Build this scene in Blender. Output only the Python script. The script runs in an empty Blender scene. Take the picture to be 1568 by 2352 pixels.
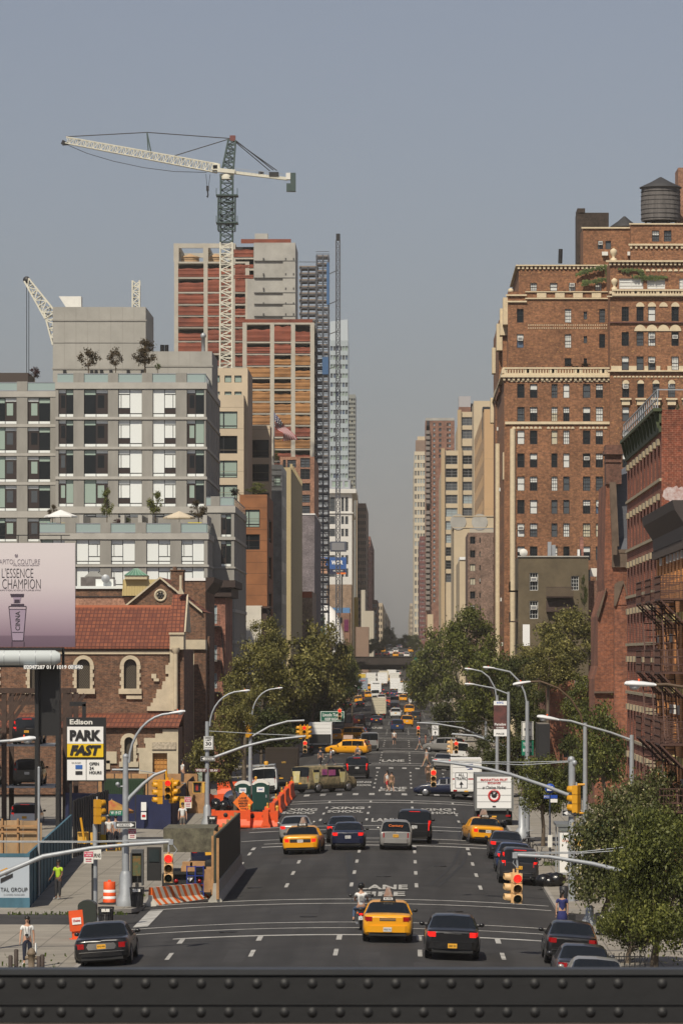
import bpy,math,random
import numpy as np
from mathutils import Vector,Matrix
from math import radians as R,sin,cos,pi
random.seed(7)
SC=bpy.context.scene
COL=SC.collection
F,U0,VH,H=10200.0,928.0,1508.0,10.6
cam=bpy.data.cameras.new('camera');camo=bpy.data.objects.new('camera',cam);COL.objects.link(camo)
camo.location=(0,0,H);camo.rotation_euler=(R(90),0,0)
cam.sensor_fit='VERTICAL';cam.sensor_height=36;cam.lens=F/2352*36
cam.shift_x=(784-U0)/2352;cam.shift_y=(VH-1176)/2352
cam.clip_start=.5;cam.clip_end=20000
cam.dof.use_dof=True;cam.dof.focus_distance=260;cam.dof.aperture_fstop=22
SC.camera=camo
EL,AZ=50.0,20.0
w=bpy.data.worlds.new('World');SC.world=w;w.use_nodes=True
nt=w.node_tree;bg=nt.nodes['Background']
sky=nt.nodes.new('ShaderNodeTexSky');sky.sky_type='NISHITA';sky.sun_disc=False
sky.sun_elevation=R(EL);sky.sun_rotation=R(180+AZ)
sky.air_density=1.2;sky.dust_density=1.1;sky.ozone_density=6.5;sky.altitude=0
hsv=nt.nodes.new('ShaderNodeHueSaturation');hsv.inputs['Saturation'].default_value=.55;nt.links.new(sky.outputs[0],hsv.inputs['Color'])
tint=nt.nodes.new('ShaderNodeMix');tint.data_type='RGBA';tint.blend_type='MULTIPLY';tint.inputs[0].default_value=1;tint.inputs[7].default_value=(.97,.935,.99,1)
nt.links.new(hsv.outputs[0],tint.inputs[6]);nt.links.new(tint.outputs[2],bg.inputs[0]);bg.inputs[1].default_value=.067
sun=bpy.data.lights.new('sun','SUN');sun.energy=4.7;sun.angle=R(.5);sun.color=(1,.91,.76)
suno=bpy.data.objects.new('sun',sun);COL.objects.link(suno)
sd=Vector((-sin(R(AZ))*cos(R(EL)),-cos(R(AZ))*cos(R(EL)),sin(R(EL))))
suno.rotation_euler=sd.to_track_quat('Z','Y').to_euler();suno.location=(0,0,300)
SC.view_settings.view_transform='Standard';SC.view_settings.look='None'
SC.view_settings.gamma=1;SC.view_settings.exposure=-.06
SC.cycles.volume_bounces=0;SC.cycles.max_bounces=5;SC.cycles.volume_max_steps=64
def ss(a,b,x):
 t=max(0,min(1,(x-a)/(b-a)));return t*t*(3-2*t)
def prof(Y):return 14*ss(1020,1650,Y)+10*ss(1700,4200,Y)
XL,XR,XC=-11.3,6.5,-2.4
BL,BR=-17.7,12.8
def zroad(X,Y):return prof(Y)-.0042*min(max(abs(X-XC),0),9)**2
def zg(X,Y):
 if XL<X<XR:return zroad(X,Y)
 return prof(Y)-.17
def wx(u,Y):return(u-U0)*Y/F
def wz(v,Y):return H-(v-VH)*Y/F
def gp(u,v,walk=None):
 a,b=90,2500
 for _ in range(40):
  Y=(a+b)/2
  if VH+(H-zg(wx(u,Y),Y))*F/Y>v:a=Y
  else:b=Y
 return wx(u,Y),Y,zg(wx(u,Y),Y)
class MB:
 def __init__(s):s.v=[];s.f=[];s.m=[];s.sm=[]
 def add(s,vs,fs,m=0,smooth=False):
  n=len(s.v);s.v+=[tuple(x)for x in vs]
  for f in fs:s.f.append(tuple(i+n for i in f));s.m.append(m);s.sm.append(smooth)
 def box(s,x0,x1,y0,y1,z0,z1,m=0):
  if x0>x1:x0,x1=x1,x0
  if y0>y1:y0,y1=y1,y0
  if z0>z1:z0,z1=z1,z0
  s.add([(x0,y0,z0),(x1,y0,z0),(x1,y1,z0),(x0,y1,z0),(x0,y0,z1),(x1,y0,z1),(x1,y1,z1),(x0,y1,z1)],[(0,3,2,1),(4,5,6,7),(0,1,5,4),(1,2,6,5),(2,3,7,6),(3,0,4,7)],m)
 def quad(s,a,b,c,d,m=0):s.add([a,b,c,d],[(0,1,2,3)],m)
 def bar(s,p,q,w,d=None,m=0):
  p=Vector(p);q=Vector(q);d=d or w;t=(q-p).normalized()
  up=Vector((0,0,1))if abs(t.z)<.95 else Vector((0,1,0))
  a=t.cross(up).normalized()*w/2;b=a.cross(t).normalized()*d/2
  s.add([p-a-b,p+a-b,p+a+b,p-a+b,q-a-b,q+a-b,q+a+b,q-a+b],[(0,3,2,1),(4,5,6,7),(0,1,5,4),(1,2,6,5),(2,3,7,6),(3,0,4,7)],m)
 def tube(s,pts,r,n=8,m=0,cap=True):
  pts=[Vector(p)for p in pts];k=len(pts)
  rs=r if isinstance(r,(list,tuple))else[r]*k
  vs=[];ref=None
  for i,p in enumerate(pts):
   t=(pts[min(i+1,k-1)]-pts[max(i-1,0)]).normalized()
   if ref is None:ref=Vector((1,0,0))if abs(t.x)<.9 else Vector((0,1,0))
   a=(ref-t*ref.dot(t)).normalized();b=t.cross(a);ref=a
   vs+=[p+(a*cos(2*pi*j/n)+b*sin(2*pi*j/n))*rs[i]for j in range(n)]
  fs=[(i*n+j,i*n+(j+1)%n,(i+1)*n+(j+1)%n,(i+1)*n+j)for i in range(k-1)for j in range(n)]
  s.add(vs,fs,m,True)
  if cap:
   s.add(vs[:n],[tuple(range(n))[::-1]],m);s.add(vs[-n:],[tuple(range(n))],m)
 def lathe(s,prof_,c=(0,0,0),n=16,m=0,axis='z'):
  vs=[]
  for r,z in prof_:
   for j in range(n):
    a=2*pi*j/n;x,y=r*cos(a),r*sin(a)
    p=(x,y,z)if axis=='z' else((z,x,y)if axis=='x' else(x,z,y))
    vs.append((c[0]+p[0],c[1]+p[1],c[2]+p[2]))
  k=len(prof_)
  s.add(vs,[(i*n+j,i*n+(j+1)%n,(i+1)*n+(j+1)%n,(i+1)*n+j)for i in range(k-1)for j in range(n)],m,True)
  s.add(vs[:n],[tuple(range(n))[::-1]],m);s.add(vs[-n:],[tuple(range(n))],m)
 def prism(s,poly,y0,y1,m=0,axis='y'):
  """polygon given as (x,z) extruded along y (or (y,z) along x, (x,y) along z)"""
  def P(a,b,t):return(a,t,b)if axis=='y' else((t,a,b)if axis=='x' else(a,b,t))
  n=len(poly)
  s.add([P(a,b,y0)for a,b in poly]+[P(a,b,y1)for a,b in poly],[tuple(range(n)),tuple(range(2*n-1,n-1,-1))]+[(i,i+n,(i+1)%n+n,(i+1)%n)for i in range(n)],m)
 def ball(s,c,r,n=8,m=0,sq=(1,1,1)):
  k=max(4,n//2);pr=[(max(.001,sin(pi*i/k)),-cos(pi*i/k))for i in range(k+1)]
  vs=[(c[0]+a*cos(2*pi*j/n)*r*sq[0],c[1]+a*sin(2*pi*j/n)*r*sq[1],c[2]+z*r*sq[2])for a,z in pr for j in range(n)]
  s.add(vs,[(i*n+j,i*n+(j+1)%n,(i+1)*n+(j+1)%n,(i+1)*n+j)for i in range(k)for j in range(n)],m,True)
 def build(s,name,mats,parent=None,local=False):
  if not isinstance(mats,(list,tuple)):mats=[mats]
  me=bpy.data.meshes.new(name)
  off=Vector((0,0,0));p=parent
  if not local:
   while p is not None:off+=Vector(p.location);p=p.parent
  v=np.array(s.v,dtype=np.float32)-np.array(off,dtype=np.float32)
  me.from_pydata(v.tolist(),[],s.f)
  for m in mats:me.materials.append(m)
  me.polygons.foreach_set('material_index',s.m);me.polygons.foreach_set('use_smooth',s.sm)
  me.update()
  o=bpy.data.objects.new(name,me);COL.objects.link(o)
  if parent is not None:o.parent=parent
  return o
def tag(o,label=None,cat=None,group=None,kind=None):
 if label:o['label']=label
 if cat:o['category']=cat
 if group:o['group']=group
 if kind:o['kind']=kind
 return o
def empty(name,loc,label=None,cat=None,group=None,rz=0):
 o=bpy.data.objects.new(name,None);COL.objects.link(o);o.location=loc;o.rotation_euler=(0,0,rz)
 o.empty_display_size=.3
 return tag(o,label,cat,group)
def copy_tree(o,parent=None):
 c=o.copy();COL.objects.link(c);c.parent=parent
 for ch in[x for x in KIDS(o)]:copy_tree(ch,c)
 return c
def KIDS(o):return list(o.children)
MC={}
def mat(name,c,rough=.7,metal=0,var=0,vs=3,c2=None,bump=0,coat=0,emit=0,spec=None,trans=0,streak=0):
 if name in MC:return MC[name]
 m=bpy.data.materials.new(name);m.use_nodes=True;n=m.node_tree;p=n.nodes['Principled BSDF']
 c=tuple(c)+(1,)
 p.inputs['Base Color'].default_value=c;p.inputs['Roughness'].default_value=rough;p.inputs['Metallic'].default_value=metal
 if coat:p.inputs['Coat Weight'].default_value=coat;p.inputs['Coat Roughness'].default_value=.04
 if spec is not None:p.inputs['Specular IOR Level'].default_value=spec
 if emit:p.inputs['Emission Color'].default_value=c;p.inputs['Emission Strength'].default_value=emit
 if trans:p.inputs['Transmission Weight'].default_value=trans
 if var or c2:
  g=n.nodes.new('ShaderNodeNewGeometry');t=n.nodes.new('ShaderNodeTexNoise')
  t.inputs['Scale'].default_value=vs;t.inputs['Detail'].default_value=6;t.inputs['Roughness'].default_value=.65
  if streak:
   mp=n.nodes.new('ShaderNodeMapping');mp.inputs['Scale'].default_value=(1,1,streak)
   n.links.new(g.outputs['Position'],mp.inputs[0]);n.links.new(mp.outputs[0],t.inputs['Vector'])
  else:n.links.new(g.outputs['Position'],t.inputs['Vector'])
  r=n.nodes.new('ShaderNodeValToRGB');e=r.color_ramp.elements
  e[0].position=.3;e[1].position=.7
  if c2:e[0].color=c;e[1].color=tuple(c2)+(1,)
  else:
   e[0].color=tuple(x*(1-var)for x in c[:3])+(1,);e[1].color=tuple(min(1,x*(1+var))for x in c[:3])+(1,)
  n.links.new(t.outputs[0],r.inputs[0]);n.links.new(r.outputs[0],p.inputs['Base Color'])
  if bump:
   b=n.nodes.new('ShaderNodeBump');b.inputs['Strength'].default_value=bump;b.inputs['Distance'].default_value=.02
   n.links.new(t.outputs[0],b.inputs['Height']);n.links.new(b.outputs[0],p.inputs['Normal'])
 MC[name]=m;return m
def brick(name,c1,c2,mortar,bw=.24,bh=.08,spot=None,dirt=.3,ns=.6,ms=.012):
 if name in MC:return MC[name]
 m=bpy.data.materials.new(name);m.use_nodes=True;n=m.node_tree;L=n.links.new;N=n.nodes.new
 p=n.nodes['Principled BSDF'];p.inputs['Roughness'].default_value=.9
 g=N('ShaderNodeNewGeometry');sx=N('ShaderNodeSeparateXYZ');L(g.outputs['Position'],sx.inputs[0])
 ad=N('ShaderNodeMath');ad.operation='ADD';L(sx.outputs[0],ad.inputs[0]);L(sx.outputs[1],ad.inputs[1])
 cb=N('ShaderNodeCombineXYZ');L(ad.outputs[0],cb.inputs[0]);L(sx.outputs[2],cb.inputs[1])
 b=N('ShaderNodeTexBrick');L(cb.outputs[0],b.inputs['Vector'])
 b.inputs['Color1'].default_value=tuple(c1)+(1,);b.inputs['Color2'].default_value=tuple(c2)+(1,);b.inputs['Mortar'].default_value=tuple(mortar)+(1,)
 b.inputs['Scale'].default_value=1;b.inputs['Brick Width'].default_value=bw;b.inputs['Row Height'].default_value=bh;b.inputs['Mortar Size'].default_value=ms
 t=N('ShaderNodeTexNoise');t.inputs['Scale'].default_value=ns;t.inputs['Detail'].default_value=7;L(g.outputs['Position'],t.inputs['Vector'])
 mr=N('ShaderNodeMapRange');mr.inputs[1].default_value=.3;mr.inputs[2].default_value=.7;mr.inputs[3].default_value=1-dirt;mr.inputs[4].default_value=1+dirt
 L(t.outputs[0],mr.inputs[0])
 mx=N('ShaderNodeVectorMath');mx.operation='SCALE';L(b.outputs[0],mx.inputs[0]);L(mr.outputs[0],mx.inputs['Scale'])
 t3=N('ShaderNodeTexNoise');t3.inputs['Scale'].default_value=4.5;t3.inputs['Detail'].default_value=4;L(g.outputs['Position'],t3.inputs['Vector'])
 m3=N('ShaderNodeMapRange');m3.inputs[1].default_value=.35;m3.inputs[2].default_value=.65;m3.inputs[3].default_value=.7;m3.inputs[4].default_value=1.3;L(t3.outputs[0],m3.inputs[0])
 mx3=N('ShaderNodeVectorMath');mx3.operation='SCALE';L(mx.outputs[0],mx3.inputs[0]);L(m3.outputs[0],mx3.inputs['Scale'])
 out=mx3.outputs[0]
 if spot:
  t2=N('ShaderNodeTexNoise');t2.inputs['Scale'].default_value=2.2;t2.inputs['Detail'].default_value=2
  mp=N('ShaderNodeMapping');mp.inputs['Scale'].default_value=(1,1,2.6);L(g.outputs['Position'],mp.inputs[0]);L(mp.outputs[0],t2.inputs['Vector'])
  r2=N('ShaderNodeValToRGB');r2.color_ramp.elements[0].position=.62;r2.color_ramp.elements[1].position=.72;L(t2.outputs[0],r2.inputs[0])
  mi=N('ShaderNodeMix');mi.data_type='RGBA';L(r2.outputs[0],mi.inputs[0]);L(out,mi.inputs[6]);mi.inputs[7].default_value=tuple(spot)+(1,)
  out=mi.outputs[2]
 L(out,p.inputs['Base Color']);MC[name]=m;return m
def foliage(name,c1,c2,c3=None,sc=.9):
 if name in MC:return MC[name]
 m=bpy.data.materials.new(name);m.use_nodes=True;n=m.node_tree;L=n.links.new;N=n.nodes.new
 p=n.nodes['Principled BSDF'];p.inputs['Roughness'].default_value=.55;p.inputs['Specular IOR Level'].default_value=.3
 g=N('ShaderNodeNewGeometry');t=N('ShaderNodeTexNoise');t.inputs['Scale'].default_value=sc;t.inputs['Detail'].default_value=5
 L(g.outputs['Position'],t.inputs['Vector'])
 w1=N('ShaderNodeMath');w1.operation='MULTIPLY_ADD';L(g.outputs['Random Per Island'],w1.inputs[0]);w1.inputs[1].default_value=.5
 L(t.outputs[0],w1.inputs[2])
 r=N('ShaderNodeValToRGB');e=r.color_ramp.elements;e[0].position=.45;e[1].position=1.0
 e[0].color=tuple(c1)+(1,);e[1].color=tuple(c2)+(1,)
 if c3:x=e.new(.95);x.color=tuple(c2)+(1,);e[2].color=tuple(c3)+(1,);e[2].position=1.0
 L(w1.outputs[0],r.inputs[0]);L(r.outputs[0],p.inputs['Base Color'])
 tr=N('ShaderNodeBsdfTranslucent');L(r.outputs[0],tr.inputs[0]);mx=N('ShaderNodeMixShader');mx.inputs[0].default_value=.25
 L(p.outputs[0],mx.inputs[1]);L(tr.outputs[0],mx.inputs[2]);L(mx.outputs[0],n.nodes['Material Output'].inputs[0])
 MC[name]=m;return m
asphalt=mat('asphalt',(.026,.0247,.0242),.9,var=.28,vs=.35,bump=.1)
concrete=mat('pavement_concrete',(.27,.245,.205),.9,var=.16,vs=.5)
kerbm=mat('kerb_stone',(.30,.28,.25),.85,var=.15,vs=2)
dirt=mat('lot_ground',(.16,.14,.115),.95,var=.3,vs=.4)
paintw=mat('road_paint',(.50,.49,.46),.85,c2=(.22,.215,.20),vs=1.1)
white=mat('white_paint',(.78,.78,.76),.5)
offwhite=mat('off_white',(.68,.67,.62),.6,var=.06,vs=2)
black=mat('black_paint',(.012,.012,.013),.5)
darkm=mat('dark_metal',(.03,.03,.032),.5,metal=.3)
rubber=mat('rubber',(.012,.012,.012),.8)
glassd=mat('dark_glass',(.008,.010,.012),.05,spec=.32)
glassm=mat('tinted_glass',(.03,.04,.042),.06,spec=.6)
chrome=mat('chrome',(.6,.6,.6),.15,metal=1)
galv=mat('galvanised_steel',(.34,.36,.38),.5,metal=.25,var=.12,vs=3)
lampw=mat('lamp_head_enamel',(.66,.67,.68),.4)
lampglass=mat('lamp_glass',(.45,.46,.46),.25)
sigyel=mat('signal_yellow',(.62,.30,.012),.45)
sigtan=mat('signal_faded_yellow',(.62,.40,.19),.5)
redlit=mat('red_light_lit',(1,.015,.01),.4,emit=2.2)
grnlit=mat('green_light_lit',(.02,1,.5),.4,emit=2.0)
amberoff=mat('amber_lens_off',(.05,.035,.01),.3)
greenoff=mat('green_lens_off',(.01,.03,.022),.3)
orange=mat('safety_orange',(.72,.085,.012),.55,var=.1,vs=3)
orangew=mat('orange_sign',(.75,.17,.015),.6)
wood=mat('plywood',(.33,.22,.12),.85,var=.3,vs=1.5,streak=.3)
timber=mat('timber',(.36,.2,.09),.85,var=.3,vs=2)
steelbrown=mat('rusty_brown_steel',(.055,.032,.024),.7,var=.3,vs=2)
girderm=mat('girder_paint',(.010,.0102,.0105),.6,var=.18,vs=6,bump=.15)
barkm=mat('tree_bark',(.11,.085,.06),.9,var=.35,vs=3)
TXT={}
def text(s,w,h,m,parent,loc,rz=0,flat=False,bold=.0,name='lettering',italic=0,thick=.004):
 """lettering fitted in w x h, centred at loc; stands facing -Y (or lies on the ground)"""
 cu=bpy.data.curves.new('t','FONT');cu.body=s;cu.align_x='CENTER';cu.extrude=.01;cu.offset=bold;cu.shear=italic;cu.resolution_u=3
 o=bpy.data.objects.new('t',cu);COL.objects.link(o)
 dg=bpy.context.evaluated_depsgraph_get();me=bpy.data.meshes.new_from_object(o.evaluated_get(dg))
 bpy.data.objects.remove(o);bpy.data.curves.remove(cu)
 n=len(me.vertices);a=np.empty(n*3,np.float32);me.vertices.foreach_get('co',a);a=a.reshape(-1,3)
 lo,hi=a.min(0),a.max(0);sz=np.maximum(hi-lo,1e-4)
 a=(a-(lo+hi)/2)/sz;a*=np.array([w,h,thick*2])
 if not flat:a=np.stack([a[:,0],-a[:,2],a[:,1]],1)
 me.vertices.foreach_set('co',a.astype(np.float32).ravel());me.materials.clear();me.materials.append(m);me.update();me.name=name
 o=bpy.data.objects.new(name,me);COL.objects.link(o);o.location=loc;o.rotation_euler=(0,0,rz)
 if parent is not None:o.parent=parent
 return o
# ================= ground, streets =================
cross=[183.5+80.5*i for i in range(12)]
def is_cross(y):return any(abs(y-c)<5 for c in cross)
ys=list(np.arange(100,1000,10))+list(np.arange(1000,1800,20))+list(np.arange(1800,6001,200))
def sheet(name,x0,x1,ya,yb,zf,m,nx=1,yst=None):
 Y=[y for y in(yst or ys)if ya<y<yb];Y=[ya]+Y+[yb];X=np.linspace(x0,x1,nx+1)
 mb=MB();vs=[(x,y,zf(x,y))for y in Y for x in X];k=nx+1
 mb.add(vs,[(i*k+j,i*k+j+1,(i+1)*k+j+1,(i+1)*k+j)for i in range(len(Y)-1)for j in range(nx)],0,True)
 return tag(mb.build(name,m),kind='structure')
mb=MB()
Y=[-400,0,60]+ys+[9000,14000];X=[-9000,-1500,-400,400,1500,9000]
vs=[(x,y,prof(y)-.62)for y in Y for x in X];k=len(X)
mb.add(vs,[(i*k+j,i*k+j+1,(i+1)*k+j+1,(i+1)*k+j)for i in range(len(Y)-1)for j in range(k-1)],0)
tag(mb.build('ground',dirt),kind='structure')
m=MC['asphalt'];n=m.node_tree;L=n.links.new;N=n.nodes.new;p=n.nodes['Principled BSDF']
base=p.inputs['Base Color'].links[0].from_socket
g=N('ShaderNodeNewGeometry');mp=N('ShaderNodeMapping');mp.inputs['Scale'].default_value=(.9,.035,1);L(g.outputs[0],mp.inputs[0])
t=N('ShaderNodeTexNoise');t.inputs['Scale'].default_value=1;t.inputs['Detail'].default_value=4;L(mp.outputs[0],t.inputs[0])
mr=N('ShaderNodeMapRange');mr.inputs[1].default_value=.35;mr.inputs[2].default_value=.65;mr.inputs[3].default_value=.72;mr.inputs[4].default_value=1.3;L(t.outputs[0],mr.inputs[0])
vm=N('ShaderNodeVectorMath');vm.operation='SCALE';L(base,vm.inputs[0]);L(mr.outputs[0],vm.inputs['Scale'])
vo=N('ShaderNodeTexVoronoi');vo.feature='DISTANCE_TO_EDGE';vo.inputs['Scale'].default_value=.12;L(g.outputs[0],vo.inputs[0])
cr=N('ShaderNodeMapRange');cr.inputs[1].default_value=0;cr.inputs[2].default_value=.006;cr.inputs[3].default_value=.45;cr.inputs[4].default_value=1;L(vo.outputs[0],cr.inputs[0])
v2=N('ShaderNodeVectorMath');v2.operation='SCALE';L(vm.outputs[0],v2.inputs[0]);L(cr.outputs[0],v2.inputs['Scale']);L(v2.outputs[0],p.inputs['Base Color'])
m=MC['pavement_concrete'];n=m.node_tree;L=n.links.new;N=n.nodes.new;p=n.nodes['Principled BSDF']
base=p.inputs['Base Color'].links[0].from_socket
g=N('ShaderNodeNewGeometry');b=N('ShaderNodeTexBrick');b.offset=0;L(g.outputs[0],b.inputs['Vector']);b.inputs['Scale'].default_value=1
b.inputs['Brick Width'].default_value=1.5;b.inputs['Row Height'].default_value=1.5;b.inputs['Mortar Size'].default_value=.025
b.inputs['Color1'].default_value=(1,1,1,1);b.inputs['Color2'].default_value=(.84,.84,.84,1);b.inputs['Mortar'].default_value=(.5,.5,.5,1)
vm=N('ShaderNodeVectorMath');vm.operation='MULTIPLY';L(base,vm.inputs[0]);L(b.outputs[0],vm.inputs[1]);L(vm.outputs[0],p.inputs['Base Color'])
sheet('road',XL,XR,100,5800,zroad,asphalt,36)
for i,c in enumerate(cross):
 for a,bb in((-160,XL),(XR,160)):
  sheet('side_street',a,bb,c-(5 if i!=4 else 8),c+(5 if i!=4 else 8),lambda x,y:zroad(XL if x<0 else XR,y)+.004,asphalt,2)
edges=[100]+[e for i,c in enumerate(cross)for e in(c-(5 if i!=4 else 8),c+(5 if i!=4 else 8))]+[4200]
def roundwalk(side,ya,yb,name='sidewalk'):
 xk=XL if side<0 else XR;xo=-60 if side<0 else 60;r=2.5;mb=MB()
 Y=[ya,ya+.15*r,ya+.5*r,ya+r]+[y for y in ys if ya+r<y<yb-r]+[yb-r,yb-.5*r,yb-.15*r,yb]
 def inset(y):
  d=min(y-ya,yb-y)
  return 0 if d>=r else r-math.sqrt(max(0,r*r-(r-d)**2))
 vs=[]
 for y in Y:
  x=xk+side*inset(y);z=prof(y)-.17;vs+=[(x,y,zroad(xk,y)-.02),(x,y,z),(x+side*.16,y,z+.002),(xo,y,z+.002)]
 fs=[];mm=[]
 for i in range(len(Y)-1):
  for j in range(3):
   q=(i*4+j,i*4+j+1,(i+1)*4+j+1,(i+1)*4+j)
   mb.add([vs[a]for a in q],[(0,1,2,3)]if side>0 else[(0,3,2,1)],0 if j==2 else 1)
 for y,s_ in((ya,1),(yb,-1)):
  z=prof(y)-.17;xx=xk+side*inset(y);mb.quad((xx,y,z-.5),(xo,y,z-.5),(xo,y,z+.002),(xx,y,z+.002),1)
 return tag(mb.build(name,[concrete,kerbm]),kind='structure')
for side in(-1,1):
 for a,bb in zip(edges[0::2],edges[1::2]):roundwalk(side,a,bb)
mk=MB()
def strip(x0,x1,yc,t,z=.008,skew=0):
 X=np.arange(x0,x1,.5).tolist()+[x1]
 for a,b_ in zip(X[:-1],X[1:]):
  f=lambda x,y:(x,y,zroad(x,y)+z)
  mk.quad(f(a,yc-t/2),f(b_,yc-t/2),f(b_,yc+t/2),f(a,yc+t/2))
def dash(x,ya,yb,wd=.15):
 n=max(1,int((yb-ya)/12));Y_=np.linspace(ya,yb,n+1)
 for a,b_ in zip(Y_[:-1],Y_[1:]):mk.quad(*[(xx,yy,zroad(xx,yy)+.008)for xx,yy in((x-wd/2,a),(x+wd/2,a),(x+wd/2,b_),(x-wd/2,b_))])
lanes=[-8.41,-5.45,-2.45,.56,3.53]
V=lambda v:H*F/(v-VH)
for v,t in((2147,.62),(2131,.34),(2118,.34),(2075,.4),(2065,.4)):strip(-10.9 if v!=2147 else-8.8,6.3,V(v),t*.9)
for v,t in((1941,.75),(1934,.5),(1925,.5),(1905,.6),(1896.5,.6)):strip(-8.0 if v>1930 else-9.5,6.2,V(v),t)
for v in(1843,1838):strip(-10.5,6.2,V(v),.8)
for v in(1757,1753,1729,1726,1700,1697,1684):strip(-10,6,V(v),1.0)
for v in(1824,1764):
 x=-10.2
 while x<5.5:dash(x+.2,V(v)-2.2,V(v)+2.2,.42);x+=1.25
for y in cross[3:]:
 if y>450:strip(-10,6,y-9,.8);strip(-10,6,y-6,.8);strip(-10,6,y+7,.8)
for x in lanes:
 dash(x,166.2,169,.2)
 y=206.4-11.8*5
 while y<1050:
  if not any(abs(y-c)<15 for c in cross)or y<166:dash(x,y-1.8,y+1.8,.16)
  y+=11.8
 y=130
 dash(x,246.5,V(1941),.2)
mk.quad(*[(x,y,zroad(x,y)+.01)for x,y in((-10.9,178.5),(-10.3,178.5),(-10.3,190),(-10.9,190))])
tag(mk.build('road_marking',paintw),kind='structure')
def ground_text(s,u0,u1,va,vb):
 ya,yb=V(vb),V(va);yc=(ya+yb)/2;xc=wx((u0+u1)/2,yc);wd=(u1-u0)*yc/F
 o=text(s,wd,yb-ya,paintw,None,(xc,yc,zroad(xc,yc)+.03),flat=True,bold=.03,name='road_lettering');o['kind']='structure'
for a in(('LANE',824,936,2033,2043.5),('FIRE',826,930,2049,2059),('XING',662,730,1854.5,1860),('SCHOOL',648,733,1862,1867.5),('XING',758,837,1853.5,1859),('SCHOOL',752,834,1861.5,1867),('XING',963,1036,1855,1860),('SCHOOL',966,1051,1862,1867.5),('LANE',853,912,1880,1888),('SCHOOL',806,853,1802,1806),('XING',812,853,1795,1799),('LANE',873,934,1808,1812.5),('FIRE',869,930,1814,1818),('LANE',877,928,1745,1750),('LANE',843,878,1670,1674)):ground_text(*a)
sk=MB();skid=mat('tyre_skid',(.018,.018,.019),.8)
def skidline(pts,wd):
 P=[gp(u,v)[:2]for u,v in pts]
 for(x0,y0),(x1,y1)in zip(P[:-1],P[1:]):
  n_=max(1,int(abs(y1-y0)/3));
  for i in range(n_):
   a,b_=i/n_,(i+1)/n_;xa,ya,xb,yb=x0+(x1-x0)*a,y0+(y1-y0)*a,x0+(x1-x0)*b_,y0+(y1-y0)*b_
   sk.quad(*[(x,y,zroad(x,y)+.005)for x,y in((xa-wd/2,ya),(xa+wd/2,ya),(xb+wd/2,yb),(xb-wd/2,yb))])
skidline([(806,2055),(812,2020),(806,1990),(803,1960)],.28);skidline([(800,2050),(806,2020),(799,1990),(797,1962)],.2)
for dx in(0,22):skidline([(985+dx,2035),(1015+dx,2010),(1040+dx,1985),(1055+dx,1950),(1052+dx,1900),(1040+dx,1862)],.16)
skidline([(1120,2005),(1160,1985),(1180,1970)],.1)
tag(sk.build('skid_marks',skid),kind='structure')
pt=MB();rng0=random.Random(5)
for _ in range(46):
 y=rng0.uniform(150,520);x=rng0.uniform(-9.5,5);a,b_=rng0.uniform(.5,1.3),rng0.uniform(1.5,7)
 for i in range(3):y0_,y1_=y+b_*i/3,y+b_*(i+1)/3;pt.quad(*[(xx,yy,zroad(xx,yy)+.004)for xx,yy in((x,y0_),(x+a,y0_),(x+a,y1_),(x,y1_))])
tag(pt.build('road_patches',mat('asphalt_patch',(.022,.021,.021),.85,c2=(.042,.04,.039),vs=.5)),kind='structure')
for i,(x,y)in enumerate(((-3.9,181),(2.1,186),(-6.8,172),(4.6,199),(-1.0,214),(1.8,226),(-6.9,205),(-4.0,262),(2.0,270))):
 mh=MB();mh.lathe([(.36,0),(.36,.012),(.01,.014)],(x,y,zroad(x,y)+.006),20);o=mh.build('manhole_cover',mat('cast_iron',(.02,.018,.017),.55,metal=.5));o['kind']='structure'
# ================= foreground girder =================
YG=15.0
g=empty('steel_girder',(0,YG,8.6),'dark riveted steel girder crossing the whole bottom of the view','girder')
zt=wz(2230,YG)
mb=MB();mb.box(-4,4,YG,YG+.02,8.7,zt-.012);mb.box(-4,4,YG-.012,YG,wz(2304,YG)+.0,zt-.02);mb.build('web_plate',girderm,g)
mb=MB();mb.box(-4,4,YG-.02,YG+.1,zt-.012,zt+.006);mb.build('top_flange',mat('girder_top',(.03,.032,.034),.45,var=.15,vs=5),g)
mb=MB();mb.box(-4,4,YG-.03,YG,wz(2347,YG),wz(2306,YG));mb.box(-4,4,YG-.036,YG-.004,wz(2306,YG),wz(2304,YG));mb.build('angle_iron',girderm,g)
mb=MB();mb.box(-4,4,YG-.16,YG+.0,wz(2353,YG)-.02,wz(2348,YG));mb.build('bottom_flange',mat('girder_low',(.07,.05,.042),.8,var=.3,vs=8),g)
us=[-40,2,60,93,143]+[208+63.7*i for i in range(20)]+[1519,1560,1625]
us=[u for u in us if u<1480]+[1519,1583]
for u in us:
 for v,dd in((2259,.012),(2324,.03)):
  mb=MB();c=(wx(u,YG),YG-dd,wz(v,YG));r=.0155
  mb.add([(c[0]+r*cos(a)*k,c[1]-r*.55*math.sqrt(max(0,1-k*k)),c[2]+r*sin(a)*k)for k in(1.15,.9,.6,.3)for a in[2*pi*j/12 for j in range(12)]]+[(c[0],c[1]-r*.58,c[2])],[(i*12+j,i*12+(j+1)%12,(i+1)*12+(j+1)%12,(i+1)*12+j)for i in range(3)for j in range(12)]+[(36+j,36+(j+1)%12,48)for j in range(12)],0,True)
  mb.build('rivet',girderm,g)
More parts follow.
